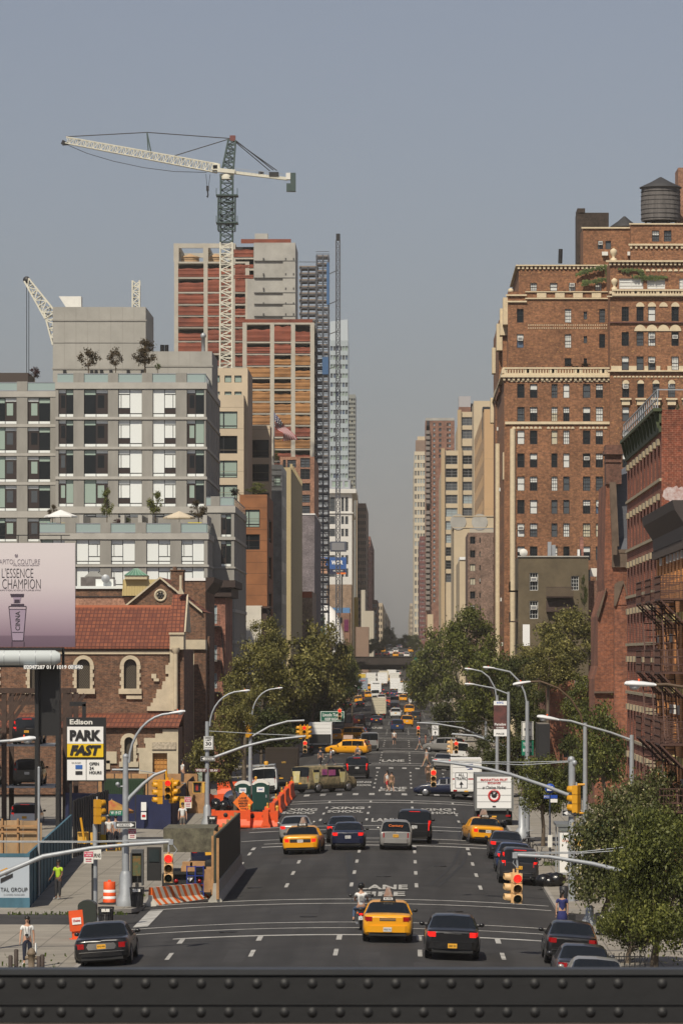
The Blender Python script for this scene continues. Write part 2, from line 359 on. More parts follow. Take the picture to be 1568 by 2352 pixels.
# ================= vehicles =================
def paint(name,c,rough=.28,metal=0):return mat('car_paint_'+name,c,rough,metal=metal,coat=.4)
P_=dict(black=paint('black',(.008,.008,.009)),yellow=paint('yellow',(.75,.33,.006)),navy=paint('navy',(.008,.012,.035)),silver=paint('silver',(.36,.35,.33),.35,.5),white=paint('white',(.68,.68,.66)),grey=paint('grey',(.05,.052,.055),.3,.3),maroon=paint('maroon',(.06,.008,.01)),blue=paint('blue',(.02,.04,.11)),charcoal=paint('charcoal',(.022,.022,.026)),red=paint('red',(.5,.03,.012)))
tail=mat('tail_light_red',(.30,.004,.006),.2);taillit=mat('brake_light_lit',(.9,.015,.01),.3,emit=.4)
tailw=mat('tail_light_clear',(.55,.5,.5),.15);plateW=mat('plate_white',(.6,.6,.58),.5);plateY=mat('plate_yellow',(.75,.38,.03),.5)
rimm=mat('wheel_rim',(.3,.3,.31),.35,metal=.7);bumperblk=mat('bumper_black',(.015,.015,.015),.6)
KIND={'sedan':dict(L=4.9,W=1.86,H=1.47,cl=.25,tr=(1.02,1.06),y=(-1.72,-.85,.45,1.25),hood=(.97,.72),belt=.93,wt=.74),'crown':dict(L=5.35,W=1.98,H=1.46,cl=.24,tr=(.98,1.02),y=(-1.55,-.85,.35,1.15),hood=(.96,.78),belt=.90,wt=.74),'suv':dict(L=4.75,W=1.88,H=1.72,cl=.28,tr=(1.0,1.05),y=(-2.3,-2.0,.45,1.25),hood=(1.1,.9),belt=1.04,wt=.78),'bigsuv':dict(L=5.15,W=2.02,H=1.9,cl=.33,tr=(1.1,1.15),y=(-2.52,-2.32,.6,1.3),hood=(1.22,1.08),belt=1.14,wt=.83),'hatch':dict(L=4.45,W=1.76,H=1.62,cl=.24,tr=(.95,1.0),y=(-2.15,-1.8,.4,1.05),hood=(1.02,.78),belt=.98,wt=.74),'van':dict(L=5.6,W=2.0,H=2.1,cl=.3,tr=(1.2,1.25),y=(-2.78,-2.7,1.2,1.9),hood=(1.25,1.0),belt=1.22,wt=.88),}
PROTO={}
def make_car(kind,vid='',pnt='black',plate='w',lit=False,taxi=False,var=None,name=None):
 k=dict(KIND[kind]);L,W,Hh=k['L'],k['W'],k['H'];hw=W/2;yr,yf=-L/2,L/2;cl=k['cl'];B=k['belt']
 y1,y2,y3,y4=k['y'];t0,t1=k['tr'];h0,h1=k['hood']
 root=bpy.data.objects.new(name or 'parked_car',None);COL.objects.link(root)
 boxy=kind in('suv','bigsuv','van','hatch')
 st=[]
 if boxy:
  st+=[(yr,.86,cl+.16,B-.08,.80,B-.02,0),(yr+.05,.94,cl+.06,B-.02,.86,B+.0,0),(yr+.14 if y1>yr+.2 else y1,.975,cl,B,.88,B+.02,0)]
  if y1>yr+.2:st+=[(y1,.98,cl,B,.88,B+.03,0)]
  st+=[(y2,.985,cl,B,k['wt']+.02,Hh-.09,1),(y2+.14,.99,cl,B,k['wt'],Hh-.03,1)]
 else:
  st+=[(yr,.80,cl+.2,B-.16,.74,t0-.1,0),(yr+.04,.90,cl+.08,B-.08,.84,t0-.03,0),(yr+.14,.955,cl+.02,B-.03,.88,t0,0),(yr+.4,.985,cl,B,.88,t0+.02,0),(y1,1,cl,B+.01,.86,t1,0)]
  st+=[(y2,1,cl,B+.02,k['wt'],Hh-.05,1),(y2+.25,1,cl,B+.02,k['wt'],Hh-.01,1)]
 st+=[((y2+y3)/2+.1,1,cl,B+.01,k['wt'],Hh,1),(y3,1,cl,B,k['wt'],Hh-.05,1)]
 st+=[(y4,1,cl,B-.02,.82,h0,0),((y4+yf)/2,.99,cl,B-.06,.8,(h0*.6+h1*.4)+.02,0),(yf-.3,.97,cl+.02,h1-.03,.8,h1+.02,0),(yf-.08,.92,cl+.04,h1-.08,.76,h1-.04,0),(yf,.84,cl+.1,h1-.16,.68,h1-.12,0)]
 def sec(s):
  y,a,zb,zbelt,wt,zt,cab=s;a*=hw;wt*=hw;zm=zb+(zbelt-zb)*.45
  r=[(0,zb),(a*.86,zb),(a*.965,zb+.07),(a*1.0,zm),(a*.992,zbelt-.09),(a*.955,zbelt)]
  if cab:r+=[(wt+.035,zt-.13),(wt-.02,zt-.05),(wt*.82,zt-.005),(0,zt+.018)]
  else:r+=[(min(a*.93,wt+.07),zbelt+(zt-zbelt)*.5),(wt,zt-.012),(wt*.7,zt+.008),(0,zt+.016)]
  return r
 secs=[sec(s)for s in st];n=10;body=MB();gl={'rear_window':MB(),'windscreen':MB(),'side_window':MB()}
 idx={};vs=[]
 for i,(s,r)in enumerate(zip(st,secs)):
  lean=-.0
  for j,(x,z)in enumerate(r):
   for sg in(1,-1):idx[i,j,sg]=len(vs);vs.append((x*sg,s[0],z))
 i_r=max(i for i in range(len(st))if st[i][6]==0 and st[i][0]<y3)
 i_f=min(i for i in range(len(st))if st[i][6]==0 and st[i][0]>y3)
 fb=[]
 for i in range(len(st)-1):
  for j in range(n-1):
   for sg in(1,-1):
    q=[idx[i,j,sg],idx[i,j+1,sg],idx[i+1,j+1,sg],idx[i+1,j,sg]]
    if sg==1:q=q[::-1]
    tgt=None
    if i==i_r and j>=6:tgt='rear_window'
    elif i==i_f-1 and j>=6:tgt='windscreen'
    elif j==5 and i_r<i<i_f-1 and not(kind=='van' and i<i_f-2):tgt='side_window'
    if tgt:gl[tgt].add([vs[a]for a in q],[(0,1,2,3)],0,True)
    else:fb.append(q)
 body.v=vs
 for q in fb:body.f.append(tuple(q));body.m.append(0);body.sm.append(True)
 last=len(st)-1
 for i,fl in((0,0),(last,1)):
  ring=[idx[i,j,1]for j in range(n)]+[idx[i,j,-1]for j in range(n-2,0,-1)]
  body.f.append(tuple(ring if fl==0 else ring[::-1]));body.m.append(0);body.sm.append(False)
 body.box(-hw*.84,hw*.84,yr+.25,yf-.3,cl-.06,cl+.02,1)
 bo=body.build('body',[P_[pnt],bumperblk],root,True)
 wr=.33 if kind not in('bigsuv','van')else .38
 for nm,g_ in gl.items():
  if g_.v:g_.build(nm,glassd if nm!='rear_window' or pnt=='black' else glassd,root,True)
 pl=MB()
 for sg in(1,-1):
  for i in range(i_r+1,i_f):
   a,b=vs[idx[i,5,sg]],vs[idx[i,6,sg]];pl.bar((a[0]+.006*sg,a[1],a[2]),(b[0]+.006*sg,b[1],b[2]),.07,.03,0)
 pl.build('window_pillar',[P_[pnt]],root,True)
 for sx in(1,-1):
  for yy in(yr+L*.19,yf-L*.19):
   wb=MB();wb.lathe([(wr*.72,-.1),(wr*.95,-.12),(wr,-.08),(wr,.08),(wr*.95,.12),(wr*.72,.1)],(sx*(hw-.135),yy,wr),18,0,'x')
   wo=wb.build('wheel',rubber,root,True)
   rb=MB();rb.lathe([(wr*.1,.0),(wr*.66,.03),(wr*.7,.0)]if sx>0 else[(wr*.7,0),(wr*.66,-.03),(wr*.1,0)],(sx*(hw-.02),yy,wr),12,0,'x');rb.build('rim',rimm,wo,True)
   ar=MB();
   ar.tube([(sx*(hw-.02),yy+cos(a)*(wr+.05),wr+sin(a)*(wr+.05))for a in np.linspace(-.1,pi+.1,11)],.035,6);ar.build('wheel_arch',bumperblk,root,True)
 za=B-.02
 def lampbox(x0,x1,z0,z1,m_,dy=0,wrap=.16):
  for sg in(1,-1):
   lb=MB();yb=yr+dy;xs=sorted([sg*x0,sg*x1])
   y_in=yb-.012;out=sg*x1
   p0=(sg*x0,y_in);p1=(sg*(x1-.07),y_in+.015);p2=(sg*x1,y_in+.1);p3=(sg*(x1+.012),y_in+.1+wrap)
   pts=[p0,p1,p2,p3]
   v_=[(a,b,z)for z in(z0,z1)for a,b in pts]
   fs=[(i,i+1,i+5,i+4)for i in range(3)];fs=fs if sg>0 else[f[::-1]for f in fs]
   lb.add(v_,fs);lb.add([(sg*x0,y_in+.2,z0),(sg*x0,y_in+.2,z1)]+v_,[(2,6,1,0),(2,3,4,5,0),(6,7,8,9,1)])
   lb.build('tail_light',m_,root,True)
 tm=taillit if lit else tail
 det=MB()
 if kind=='sedan':
  lampbox(hw-(.36 if var!='town' else .3),hw-.085,.79 if var!='town' else .66,.96 if var!='town' else .90,tm)
  if var=='town':
   pass
  det.box(-.3,.3,yr-.02,yr+.05,.90,.92,0)
 elif kind=='crown':
  lampbox(hw-.38,hw-.10,.66,.84,tm);det.box(-.56,.56,yr-.012,yr+.05,.64,.82,1)
 elif kind=='suv':lampbox(hw-.27,hw-.09,.86,1.12,tm,.01);lampbox(hw-.20,hw-.13,1.12,1.5,tm,.19,.05)
 elif kind=='bigsuv':lampbox(hw-.22,hw-.085,.75,1.32,tm)
 elif kind=='hatch':lampbox(hw-.25,hw-.1,.68,.94,tm)
 elif kind=='van':lampbox(hw-.19,hw-.09,.85,1.3,tm)
 if det.v:det.build('boot_trim',[chrome,bumperblk],root,True)
 bz=cl+.14;bm=MB();bw_=hw*.93
 poly=[(-bw_,yr+.3),(-bw_+.03,yr+.06),(-bw_+.22,yr-.055),(0,yr-.085),(bw_-.22,yr-.055),(bw_-.03,yr+.06),(bw_,yr+.3)]
 bm.prism(poly,bz,bz+.24,0,'z')
 bm.box(-bw_*.8,bw_*.8,yr-.02,yr+.1,bz-.13,bz,1)
 if var in('dual','town'):
  bm.box(-bw_*.85,bw_*.85,yr-.093,yr-.05,bz+.15,bz+.17,2)
 bm.build('bumper',[P_[pnt]if kind!='van' else bumperblk,bumperblk,chrome],root,True)
 if var=='dual':
  for sg in(1,-1):
   e=MB();e.lathe([(.045,-.1),(.05,.0),(.04,.0),(.035,-.05)],(sg*.55,yr-.02,bz-.03),10,0,'y');e.build('exhaust_pipe',chrome,root,True)
 pm=plateW if plate=='w' else plateY
 pz={'sedan':.72,'crown':.72,'suv':.82,'bigsuv':.95,'hatch':.78,'van':.72}[kind]
 if var in('mks','low'):pz=.5
 py=yr-.03 if var not in('mks','low')else yr-.1
 q=MB();q.box(-.155,.155,py,py+.012,pz-.078,pz+.078);po=q.build('licence_plate',pm,root,True)
 q=MB();q.box(-.13,.13,py-.006,py-.001,pz-.03,pz+.035,0);
 if plate!='x':
  t_=text(random.choice(['T4C 21','FKB 718','EWJ 408','GBX 551','DRM 92']),.25,.065,bumperblk,po,(0,py-.004,pz))
 s_=MB()
 s_.box(-hw*.82,hw*.82,yr+.0,yr+.012,.60,.608,0)if not boxy else s_.box(-hw*.8,hw*.8,yr+.02,yr+.03,.62,.63,0)
 for sg in(1,-1):
  mr_=MB();mr_.ball((sg*(hw+.1),y3+.45,B+.1),.1,10,0,(1,.7,.75));mr_.bar((sg*(hw-.06),y3+.5,B+.03),(sg*(hw+.06),y3+.47,B+.07),.05,.04,0)
  mr_.build('wing_mirror',[P_[pnt]if pnt in('black','silver','grey','charcoal')else bumperblk],root,True)
  dh=MB();
  for yy in(y2+.6,(y2+y3)/2+.75):dh.box(sg*(hw-.03),sg*(hw+.012),yy,yy+.18,B-.16,B-.13)
  dh.build('door_handle',P_[pnt]if pnt!='yellow' else bumperblk,root,True)
 if boxy and kind!='van':
  w_=MB();w_.bar((0,yr+.02 if y1<yr+.2 else y1-.01,B+.06),(-.35,(y1+y2)/2-.02,B+.12),.02,.02);w_.build('wiper',rubber,root,True)
 hb=MB();yb=y2-.28 if not boxy else y2-.03
 if lit or var=='mks':
  hb.box(-.14,.14,(y2-.02),y2+.06,Hh-.085,Hh-.06)if not boxy else hb.box(-.3,.3,y2-.03,y2+.03,Hh-.1,Hh-.075)
  hb.build('high_brake_light',tm,root,True)
 fl=MB()
 for sg in(1,-1):fl.box(sg*(hw*.5),sg*(hw*.78),yf-.12,yf-.015,h1-.24,h1-.1)
 fl.build('headlight',lampglass,root,True)
 if taxi:
  tb=MB();tb.prism([(-.3,Hh-.03),(.3,Hh-.03),(.24,Hh+.15),(-.24,Hh+.15)],-.82,-.68);to=tb.build('roof_light',bumperblk,root,True)
  tb=MB();tb.box(-.17,.17,-.83,-.821,Hh+.03,Hh+.12);tb.build('lamp_panel',white,to,True)
  text(taxi if isinstance(taxi,str)else '5V75',.26,.065,black,to,(0,-.838,Hh+.075))
  tb=MB();tb.prism([(-.2,Hh+.03),(.2,Hh+.03),(.07,Hh+.44),(-.07,Hh+.44)],-.55,.5)
  tb.box(-.12,.12,-.6,.6,Hh,Hh+.04)
  tb.build('roof_advert',mat('advert_print',(.32,.16,.10),.5,c2=(.35,.33,.30),vs=7),root,True)
 return root
def place(o,label,u,v,group=None,cat='car',name=None,yaw=0,X=None,Y=None,L=4.8,yaxis='rear'):
 if X is None:X,Y,z=gp(u,v)
 else:z=zg(X,Y)
 if yaw==0:y=Y+L/2
 else:y=Y
 o.location=(X,y,zg(X,y)+.01);o.rotation_euler=(0,math.atan2(zroad(X+.6,Y)-zroad(X-.6,Y),1.2)*-1 if XL<X<XR else 0,yaw)
 if y>1000:o.rotation_euler.x=math.atan2(prof(y+2)-prof(y-2),4)
 tag(o,label,cat,group)
 if name:o.name=name
 return o
def recolour(o,p):
 for c in KIDS(o):
  for s in c.material_slots:
   if s.material and s.material.name.startswith('car_paint'):s.link='OBJECT';s.material=P_[p]
 return o
o=make_car('crown',pnt='black',plate='y',var='town',name='parked_car')
place(o,'black limousine sedan with yellow plate and chrome surround beside the left pavement',236,2222,L=5.4,name='black_limousine')
m_=MB();m_.prism([(-.46,.62),(.46,.62),(.52,.72),(.46,.84),(-.46,.84),(-.52,.72)],-2.70,-2.66);m_.build('boot_chrome',chrome,o,True)
o=make_car('sedan',pnt='yellow',plate='w',lit=False,taxi='9V75',var='low');place(o,'yellow taxi with roof advert beside the motorcyclist',889,2166,'yellow taxis','taxi','taxi')
m_=MB();m_.box(-.3,.3,-2.475,-2.44,.83,.87);m_.build('boot_chrome',chrome,o,True)
o=make_car('sedan',pnt='black',plate='y',lit=True,var='mks');place(o,'large glossy black sedan with red lights lit, right of the taxi and motorcycle',1037,2206,'cars on the avenue',name='car')
o.scale=(1.04,1.04,1.03)
par='cars parked along the right kerb'
o=make_car('sedan',pnt='black',plate='y',var='dual');place(o,'black sedan with yellow plate, front one of the three cars at the bottom right kerb',0,0,par,X=5.85,Y=156,name='car')
o=make_car('sedan',pnt='charcoal',plate='x');place(o,'dark charcoal sedan between a black and a silver car at the lower right kerb',0,0,par,X=5.75,Y=143.2,name='car')
o=make_car('sedan',pnt='silver',plate='x');place(o,'silver grey sedan cut off by the girder at the lower right',0,0,par,X=5.9,Y=137,name='car')
o=make_car('suv',pnt='charcoal',plate='y',lit=True,var='dual');place(o,'dark grey crossover with tall lit tail lights behind the hanging signal',1189,2033,par,name='car')
o=make_car('sedan',pnt='blue',plate='w',lit=True);place(o,'dark blue sedan with beige seats queued behind the dark grey crossover',0,0,par,X=5.45,Y=222,name='car')
o=make_car('sedan',pnt='charcoal',plate='x',lit=True);place(o,'dark sedan between the blue sedan and the right hand taxi',1160,1976,par,name='car')
o=make_car('crown',pnt='yellow',taxi='3E40',lit=True,var='x');place(o,'yellow sedan taxi behind the fruit truck on the right',1108,1939,'yellow taxis','taxi','taxi',L=5.35);o.rotation_euler.z=R(6)
o=make_car('crown',pnt='yellow',taxi='4G31',lit=True,var='x');place(o,'yellow sedan taxi in the leftmost lane in front of the silver sedan',696,1963,'yellow taxis','taxi','taxi',L=5.35);o.rotation_euler.z=R(-3)
o=make_car('sedan',pnt='navy',lit=True);place(o,'dark navy sedan with lit brake lights in front of another dark sedan',799,1953,'cars on the avenue',name='car')
o=make_car('sedan',pnt='black',lit=True);place(o,'black sedan half hidden by the navy sedan',786,1937,'cars on the avenue',name='car')
o=make_car('sedan',pnt='silver',lit=True,plate='x');place(o,'silver sedan with dark rear window partly hidden by a taxi',679,1936,'cars on the avenue',name='car')
o=make_car('hatch',pnt='silver',plate='y');place(o,'silver retro rounded hatchback beside the big black sport utility',908,1953,'cars on the avenue',name='car',L=4.45)
text('Century',.8,.16,orangew,o,(0,-2.09,1.32),bold=.02)
o=make_car('bigsuv',pnt='black',lit=True);place(o,'big black sport utility with tall red lights behind the silver hatchback',950,1938,'cars on the avenue',name='car',L=5.1)
o=make_car('bigsuv',pnt='black',lit=True);place(o,'black sport utility crossing the middle intersection beside the patterned van',820,1789,'cars on the avenue',name='car',L=5.1)
o=make_car('van',pnt='silver',lit=False);KW=o;place(o,'silver van with two rear windows beside the turning taxis',849,1726,'cars on the avenue','van','van',L=5.6)
for sg in(1,-1):
 m_=MB();m_.box(sg*.08,sg*.78,-2.835,-2.80,1.28,1.85);m_.build('rear_window',glassd,o,True)
o=make_car('sedan',pnt='navy',plate='x');place(o,'long dark sedan turning across the intersection under the all traffic sign',0,0,'cars on the avenue',name='car',yaw=R(88),X=wx(1023,339),Y=340)
o=make_car('sedan',pnt='silver',plate='x',lit=True);PSED=o;place(o,'silver sedan waiting left of the mail truck',1016,1768,'cars on the avenue',name='car')
o=make_car('suv',pnt='silver',plate='x');PSUV=o;place(o,'silver sport utility turning in from the right side street',0,0,'cars on the avenue',name='car',yaw=R(55),X=wx(1018,500),Y=498)
o=make_car('suv',pnt='yellow',plate='w',taxi='7D12');PTX=o;place(o,'yellow taxi van with a white roof board turning left beside the silver van',0,0,'yellow taxis','taxi','taxi',yaw=R(75),X=wx(799,478),Y=480)
def far(proto,pcol,label,u,v,group='cars on the avenue',cat='car',name='car',yaw=0,L=4.8):
 c=copy_tree(proto);recolour(c,pcol);X,Y,z=gp(u,v);
 return place(c,label,u,v,group,cat,name,yaw,L=L)if not yaw else place(c,label,0,0,group,cat,name,yaw,X=X,Y=Y)
far(PTX,'yellow','yellow taxi seen from the side behind the turning taxi van',800,1700,'yellow taxis','taxi','taxi',yaw=R(80))
far(PTX,'yellow','yellow taxi close behind the white box truck with black tail',764,1704,'yellow taxis','taxi','taxi',yaw=R(12))
far(KW,'white','white minibus with dark rear window behind the mail truck',1051,1752,'vans on the avenue','van','van',L=5.6)
far(PSUV,'maroon','maroon sport utility under the green hanging direction sign',825,1667)
far(PSED,'navy','dark blue sedan directly behind the cream box truck',864,1665)
far(PSUV,'blue','dark blue crossover right of the dashed lane line, alone in its lane',912,1681)
far(PTX,'yellow','yellow taxi van nearest on the right in the far traffic',934,1669,'yellow taxis','taxi','taxi')
far(PSUV,'white','white crossover with lit tail lights ahead of the lone blue crossover',908,1649)
far(PSED,'black','black sedan queued left of the cream box truck',827,1626)
far(PTX,'yellow','yellow taxi ahead of the black sedan left of the cream truck',823,1615,'yellow taxis','taxi','taxi')
far(PSED,'charcoal','charcoal sedan under the green tunnel sign on the far left lane',797,1628)
far(PSED,'silver','silver sedan in the lane right of the cream box truck',884,1628)
far(PSUV,'navy','navy crossover between the white crossover and the white vans',905,1634)
far(PTX,'yellow','yellow taxi by the right trees behind the grey car',939,1640,'yellow taxis','taxi','taxi')
far(PSUV,'grey','grey sport utility parked by the right trees beyond the taxi',953,1658)
far(KW,'white','white van right of the silver sedan in the far queue',906,1621,'vans on the avenue','van','van',L=5.6)
far(PSED,'red','red sedan between two queues far down the avenue',893,1618)
far(PTX,'yellow','yellow taxi below the white rental truck',846,1604,'yellow taxis','taxi','taxi')
far(PSUV,'grey','grey crossover below the pale blue truck',829,1604)
far(KW,'white','white van with two rear windows right before the white rental truck',862,1604,'vans on the avenue','van','van',L=5.6)
far(PSED,'black','black sedan right of the white rental truck',884,1600)
far(PTX,'yellow','yellow taxi half behind the blue car right of the far trucks',925,1612,'yellow taxis','taxi','taxi')
far(PSUV,'white','white sport utility under the right trees in the far queue',948,1618)
far(PSED,'blue','blue sedan below the white truck on the right',905,1600)
far(KW,'white','white van seen just below the dark overpass',859,1563,'vans on the avenue','van','van',L=5.6)
far(PSUV,'charcoal','dark crossover left of the white van below the overpass',846,1566)
far(PSED,'black','black car with glinting roof below the overpass on the right',898,1562)
far(PTX,'yellow','yellow taxi right of the far white truck under the overpass',925,1580,'yellow taxis','taxi','taxi')
far(KW,'yellow','yellow painted van at the far left below the overpass',828,1566,'vans on the avenue','van','van',L=5.6)
far(PSED,'white','white car far right beneath the overpass',913,1553)
def hill(proto,pcol,label,u,Y,**k):
 c=copy_tree(proto);recolour(c,pcol);return place(c,label,0,0,k.get('g','cars above the overpass'),k.get('cat','car'),k.get('n','car'),X=wx(u,Y-30),Y=Y-30)
hill(KW,'red','red and orange van uphill above the overpass',868,1480,cat='van',n='van')
hill(PSED,'maroon','dark sedan with red lights uphill right of the red van',888,1480)
hill(PTX,'yellow','yellow taxi uphill above the overpass',908,1470,cat='taxi',n='taxi',g='yellow taxis')
hill(PSUV,'white','white car with red lights uphill above the overpass',933,1470)
hill(PSUV,'silver','silver car uphill left above the overpass',841,1500)
hill(PTX,'yellow','small far yellow taxi uphill right of the white car',943,1530,cat='taxi',n='taxi',g='yellow taxis')
hill(KW,'grey','dark van farther uphill between the trees',893,1560,cat='van',n='van')
hill(PSED,'white','tiny white car far uphill on the avenue',917,1600)
hill(PSUV,'silver','tiny silver car farthest uphill between tree rows',913,1700)
def truck(label,u,v,w,h,l,bodym,framem,group='trucks on the avenue',name='box_truck',door=None,bed=.95,X=None,Y=None,cabc='white'):
 if X is None:X,Y,z=gp(u,v)
 z=zg(X,Y)+.01;g=empty(name,(X,Y,z),label,'truck',group);hw=w/2;top=h;bot=bed
 b=MB();b.box(-hw,hw,.05,l,bot,top,0);b.box(-hw-.01,hw+.01,.0,.12,top-.12,top+.02,1);b.box(-hw-.01,hw+.01,0,.12,bot-.1,bot+.06,1)
 for sg in(1,-1):b.box(sg*(hw+.012),sg*(hw-.12),0,.12,bot+.06,top-.12,1)
 b.build('cargo_box',[bodym,framem],g,True)
 d=MB();d.box(-hw+.13,hw-.13,.02,.05,bot+.06,top-.12);do=d.build('rear_door',door or bodym,g,True)
 d=MB()
 for zz in np.arange(bot+.45,top-.2,.42):d.box(-hw+.14,hw-.14,.012,.021,zz,zz+.02)
 d.box(-.1,.1,-.01,.02,bot+.12,bot+.2);d.build('door_rib',darkm,do,True)
 c=MB();c.box(-hw*.75,hw*.75,.2,l+1.5,.55,bot-.1);c.box(-hw*.9,hw*.9,-.05,.08,.45,.58);
 for sg in(1,-1):c.box(sg*hw*.75,sg*hw*.65,0,.08,.5,bot)
 c.build('chassis',bumperblk,g,True)
 for sg in(1,-1):
  t_=MB();t_.box(sg*hw*.6,sg*hw*.85,-.02,.05,.66,.78);t_.build('tail_light',tail,g,True)
  for yy in(.9,1.95 if l>5.5 else l+.9,l+.95):
   q=MB();q.lathe([(.3,-.14),(.46,-.14),(.48,-.1),(.48,.1),(.46,.14),(.3,.14)],(sg*(hw-.2),yy,.48),14,0,'x');q.build('wheel',rubber,g,True)
 q=MB();q.prism([(l+.1,.6),(l+2.0,.6),(l+2.0,1.3),(l+1.6,1.45),(l+1.2,2.3),(l+.1,2.35)],-hw*.85,hw*.85,0,'x');q.build('cab',P_[cabc],g,True)
 q=MB();q.box(-.15,.15,-.06,-.05,.62,.72);q.build('licence_plate',plateY,g,True)
 return g,hw,top,bot
bgrey=mat('truck_grey',(.16,.165,.16),.5);brownp=mat('delivery_brown',(.035,.025,.018),.45)
creamp=mat('truck_cream',(.55,.50,.38),.6,var=.1,vs=1.5);bluep=mat('truck_pale_blue',(.25,.29,.34),.6);redl=mat('sign_red',(.5,.02,.02),.5)
g,hw,top,bot=truck('box truck with red ring emblem and fruit lettering on its white rear door',1134,1900,2.45,3.35,6.3,bgrey,bgrey,name='fruit_truck',door=white,bed=1.15)
zc=(top+bot)/2
text('MANHATTAN FRUIT',1.7,.16,redl,g,(0,.0,top-.34),bold=.02);text('EXCHANGE',.8,.13,redl,g,(0,.0,top-.55),bold=.015)
text('at Chelsea Market',1.5,.2,black,g,(0,.0,top-.82),italic=.3)
rg=MB();rg.tube([(.33*cos(a),.0,zc-.25+.33*sin(a))for a in np.linspace(0,2*pi,33)],.065,6,cap=False);rg.build('ring_emblem',redl,g,True)
text('CHELSEA MARKET',.42,.05,white,g,(0,-.07,zc-.25+.33),bold=.01)
rg=MB();rg.ball((0,0,zc-.25),.17,10,0,(1,.2,.8));rg.ball((-.13,0,zc-.1),.08,8,0,(1,.3,1));rg.ball((.13,0,zc-.1),.08,8,0,(1,.3,1));rg.build('emblem_fruit',black,g,True)
g,hw,top,bot=truck('white mail truck with blue flag emblem behind the fruit truck',1070,1838,2.3,3.1,5.5,white,offwhite,name='mail_truck',bed=.75)
e_=MB();e_.prism([(.0,2.45),(.62,2.45),(.5,2.72),(-.1,2.72)],-.0,.02);e_.prism([(.05,2.3),(.5,2.3),(.45,2.4),(.3,2.4)],0,.02);e_.build('flag_emblem',mat('mail_blue',(.01,.03,.18),.4),g,True)
e_=MB();e_.box(-1.05,1.05,.0,.015,1.55,1.62);e_.build('red_stripe',redl,g,True)
g,hw,top,bot=truck('brown delivery truck parked on the left behind the white van with ladder rack',646,1806,2.7,3.15,7,brownp,brownp,name='delivery_truck',bed=.6)
text('UPS',.35,.16,mat('gold_letter',(.5,.3,.06),.5),g,(.2,-.005,2.0),bold=.03)
g,hw,top,bot=truck('white box truck with black lower tail left of the turning taxis',735,1731,2.55,3.4,6.5,white,white,name='box_truck',door=white,bed=1.1)
e_=MB();e_.box(-1.2,1.2,-.12,0,1.15,2.15);e_.build('tail_lift',bumperblk,g,True)
truck('cream box truck in the middle of the avenue behind the dark blue sedan',869,1651,2.5,3.55,6.5,creamp,creamp,name='box_truck')
g,hw,top,bot=truck('white rental truck with black lettering in the far traffic',863,1598,2.6,3.7,6.5,white,white,name='box_truck');text('PENSKE',1.6,.3,black,g,(0,-.01,3.1),bold=.03)
g,hw,top,bot=truck('pale blue box truck left in the far traffic',832,1593,2.7,4.0,7,bluep,bluep,name='box_truck');text('Ryder',1.4,.35,redl,g,(.2,-.01,3.3),italic=.2,bold=.03)
truck('white box truck right of the rental truck, farther on',878,1577,2.6,3.8,7,white,offwhite,name='box_truck')
truck('white truck with square emblem on the right of the far queue',907,1590,2.6,3.7,6.5,white,offwhite,name='box_truck')
truck('cream container truck just below the overpass',881,1572,2.6,3.7,8,creamp,creamp,name='box_truck')
truck('pale truck behind the rental truck, left neighbour of the emptier lane',852,1578,2.5,3.8,6,offwhite,white,name='box_truck')
for l,u,v,w_,h_,c_ in(('white high box truck directly under the overpass',862,1556,2.5,3.6,white),('cream box truck left of the high white truck under the overpass',843,1560,2.5,3.4,creamp),('white box truck on the right lane under the overpass',899,1560,2.5,3.5,white),('yellow and white utility truck left beneath the overpass',830,1572,2.4,3.0,mat('truck_yellow',(.6,.42,.04),.5)),('white box truck half hidden by the right trees',925,1600,2.5,3.4,white),('off white box truck in the second lane from the right, far queue',905,1574,2.5,3.3,offwhite)):
 truck(l,u,v,w_,h_,6,c_,offwhite)
for p_,c_,l,u,v,k_ in((PSED,'silver','silver sedan below the pale blue truck, left lane',829,1612,0),(PTX,'yellow','yellow taxi between the far trucks on the left',843,1586,1),(PSUV,'white','white crossover left of the red far sedan',876,1611,0),(PSED,'black','black sedan behind the white crossover in the far middle lane',874,1592,0),(PTX,'yellow','yellow taxi at the far right kerb under the trees',940,1600,1),(PSUV,'silver','silver crossover in the far right lane near the taxi',935,1588,0),(KW,'white','white van below the off white truck in the far right queue',918,1589,2),(PSED,'silver','silver sedan in the far queue beside the yellow taxi',917,1606,0),(PSED,'white','white sedan nearest the overpass shadow, centre',876,1558,0),(PTX,'yellow','yellow taxi in the overpass shadow, right of centre',888,1566,1),(PSUV,'black','black crossover at the left kerb by the green signal',812,1600,0),(KW,'white','white van at the left kerb beyond the green signal',815,1584,2)):
 far(p_,c_,l,u,v,*[('cars on the avenue','car','car'),('yellow taxis','taxi','taxi'),('vans on the avenue','van','van')][k_])
hill2=[(KW,'white','white van uphill between the silver car and the red van',853,1500,2),(PSED,'white','white sedan uphill right of the dark sedan',898,1500,0),(PSUV,'white','white crossover uphill just behind the yellow hill taxi',908,1520,0),(PSED,'silver','silver sedan uphill between taxi and white car',921,1490,0),(PTX,'yellow','yellow taxi uphill beside the red van',879,1530,1),(KW,'white','white van uphill at the far left end above the overpass',829,1480,2)]
for p_,c_,l,u,Y_,k_ in hill2:hill(p_,c_,l,u,Y_,cat=['car','taxi','van'][k_],n=['car','taxi','van'][k_])
wrap=mat('van_wrap',(.06,.07,.04),.5,c2=(.36,.27,.15),vs=3.8)
o=make_car('van',pnt='white',plate='x');place(o,'van wrapped in a food advert with big cup pictures, turning at the crossing',0,0,None,'van','van',yaw=R(-42),X=wx(745,347),Y=349)
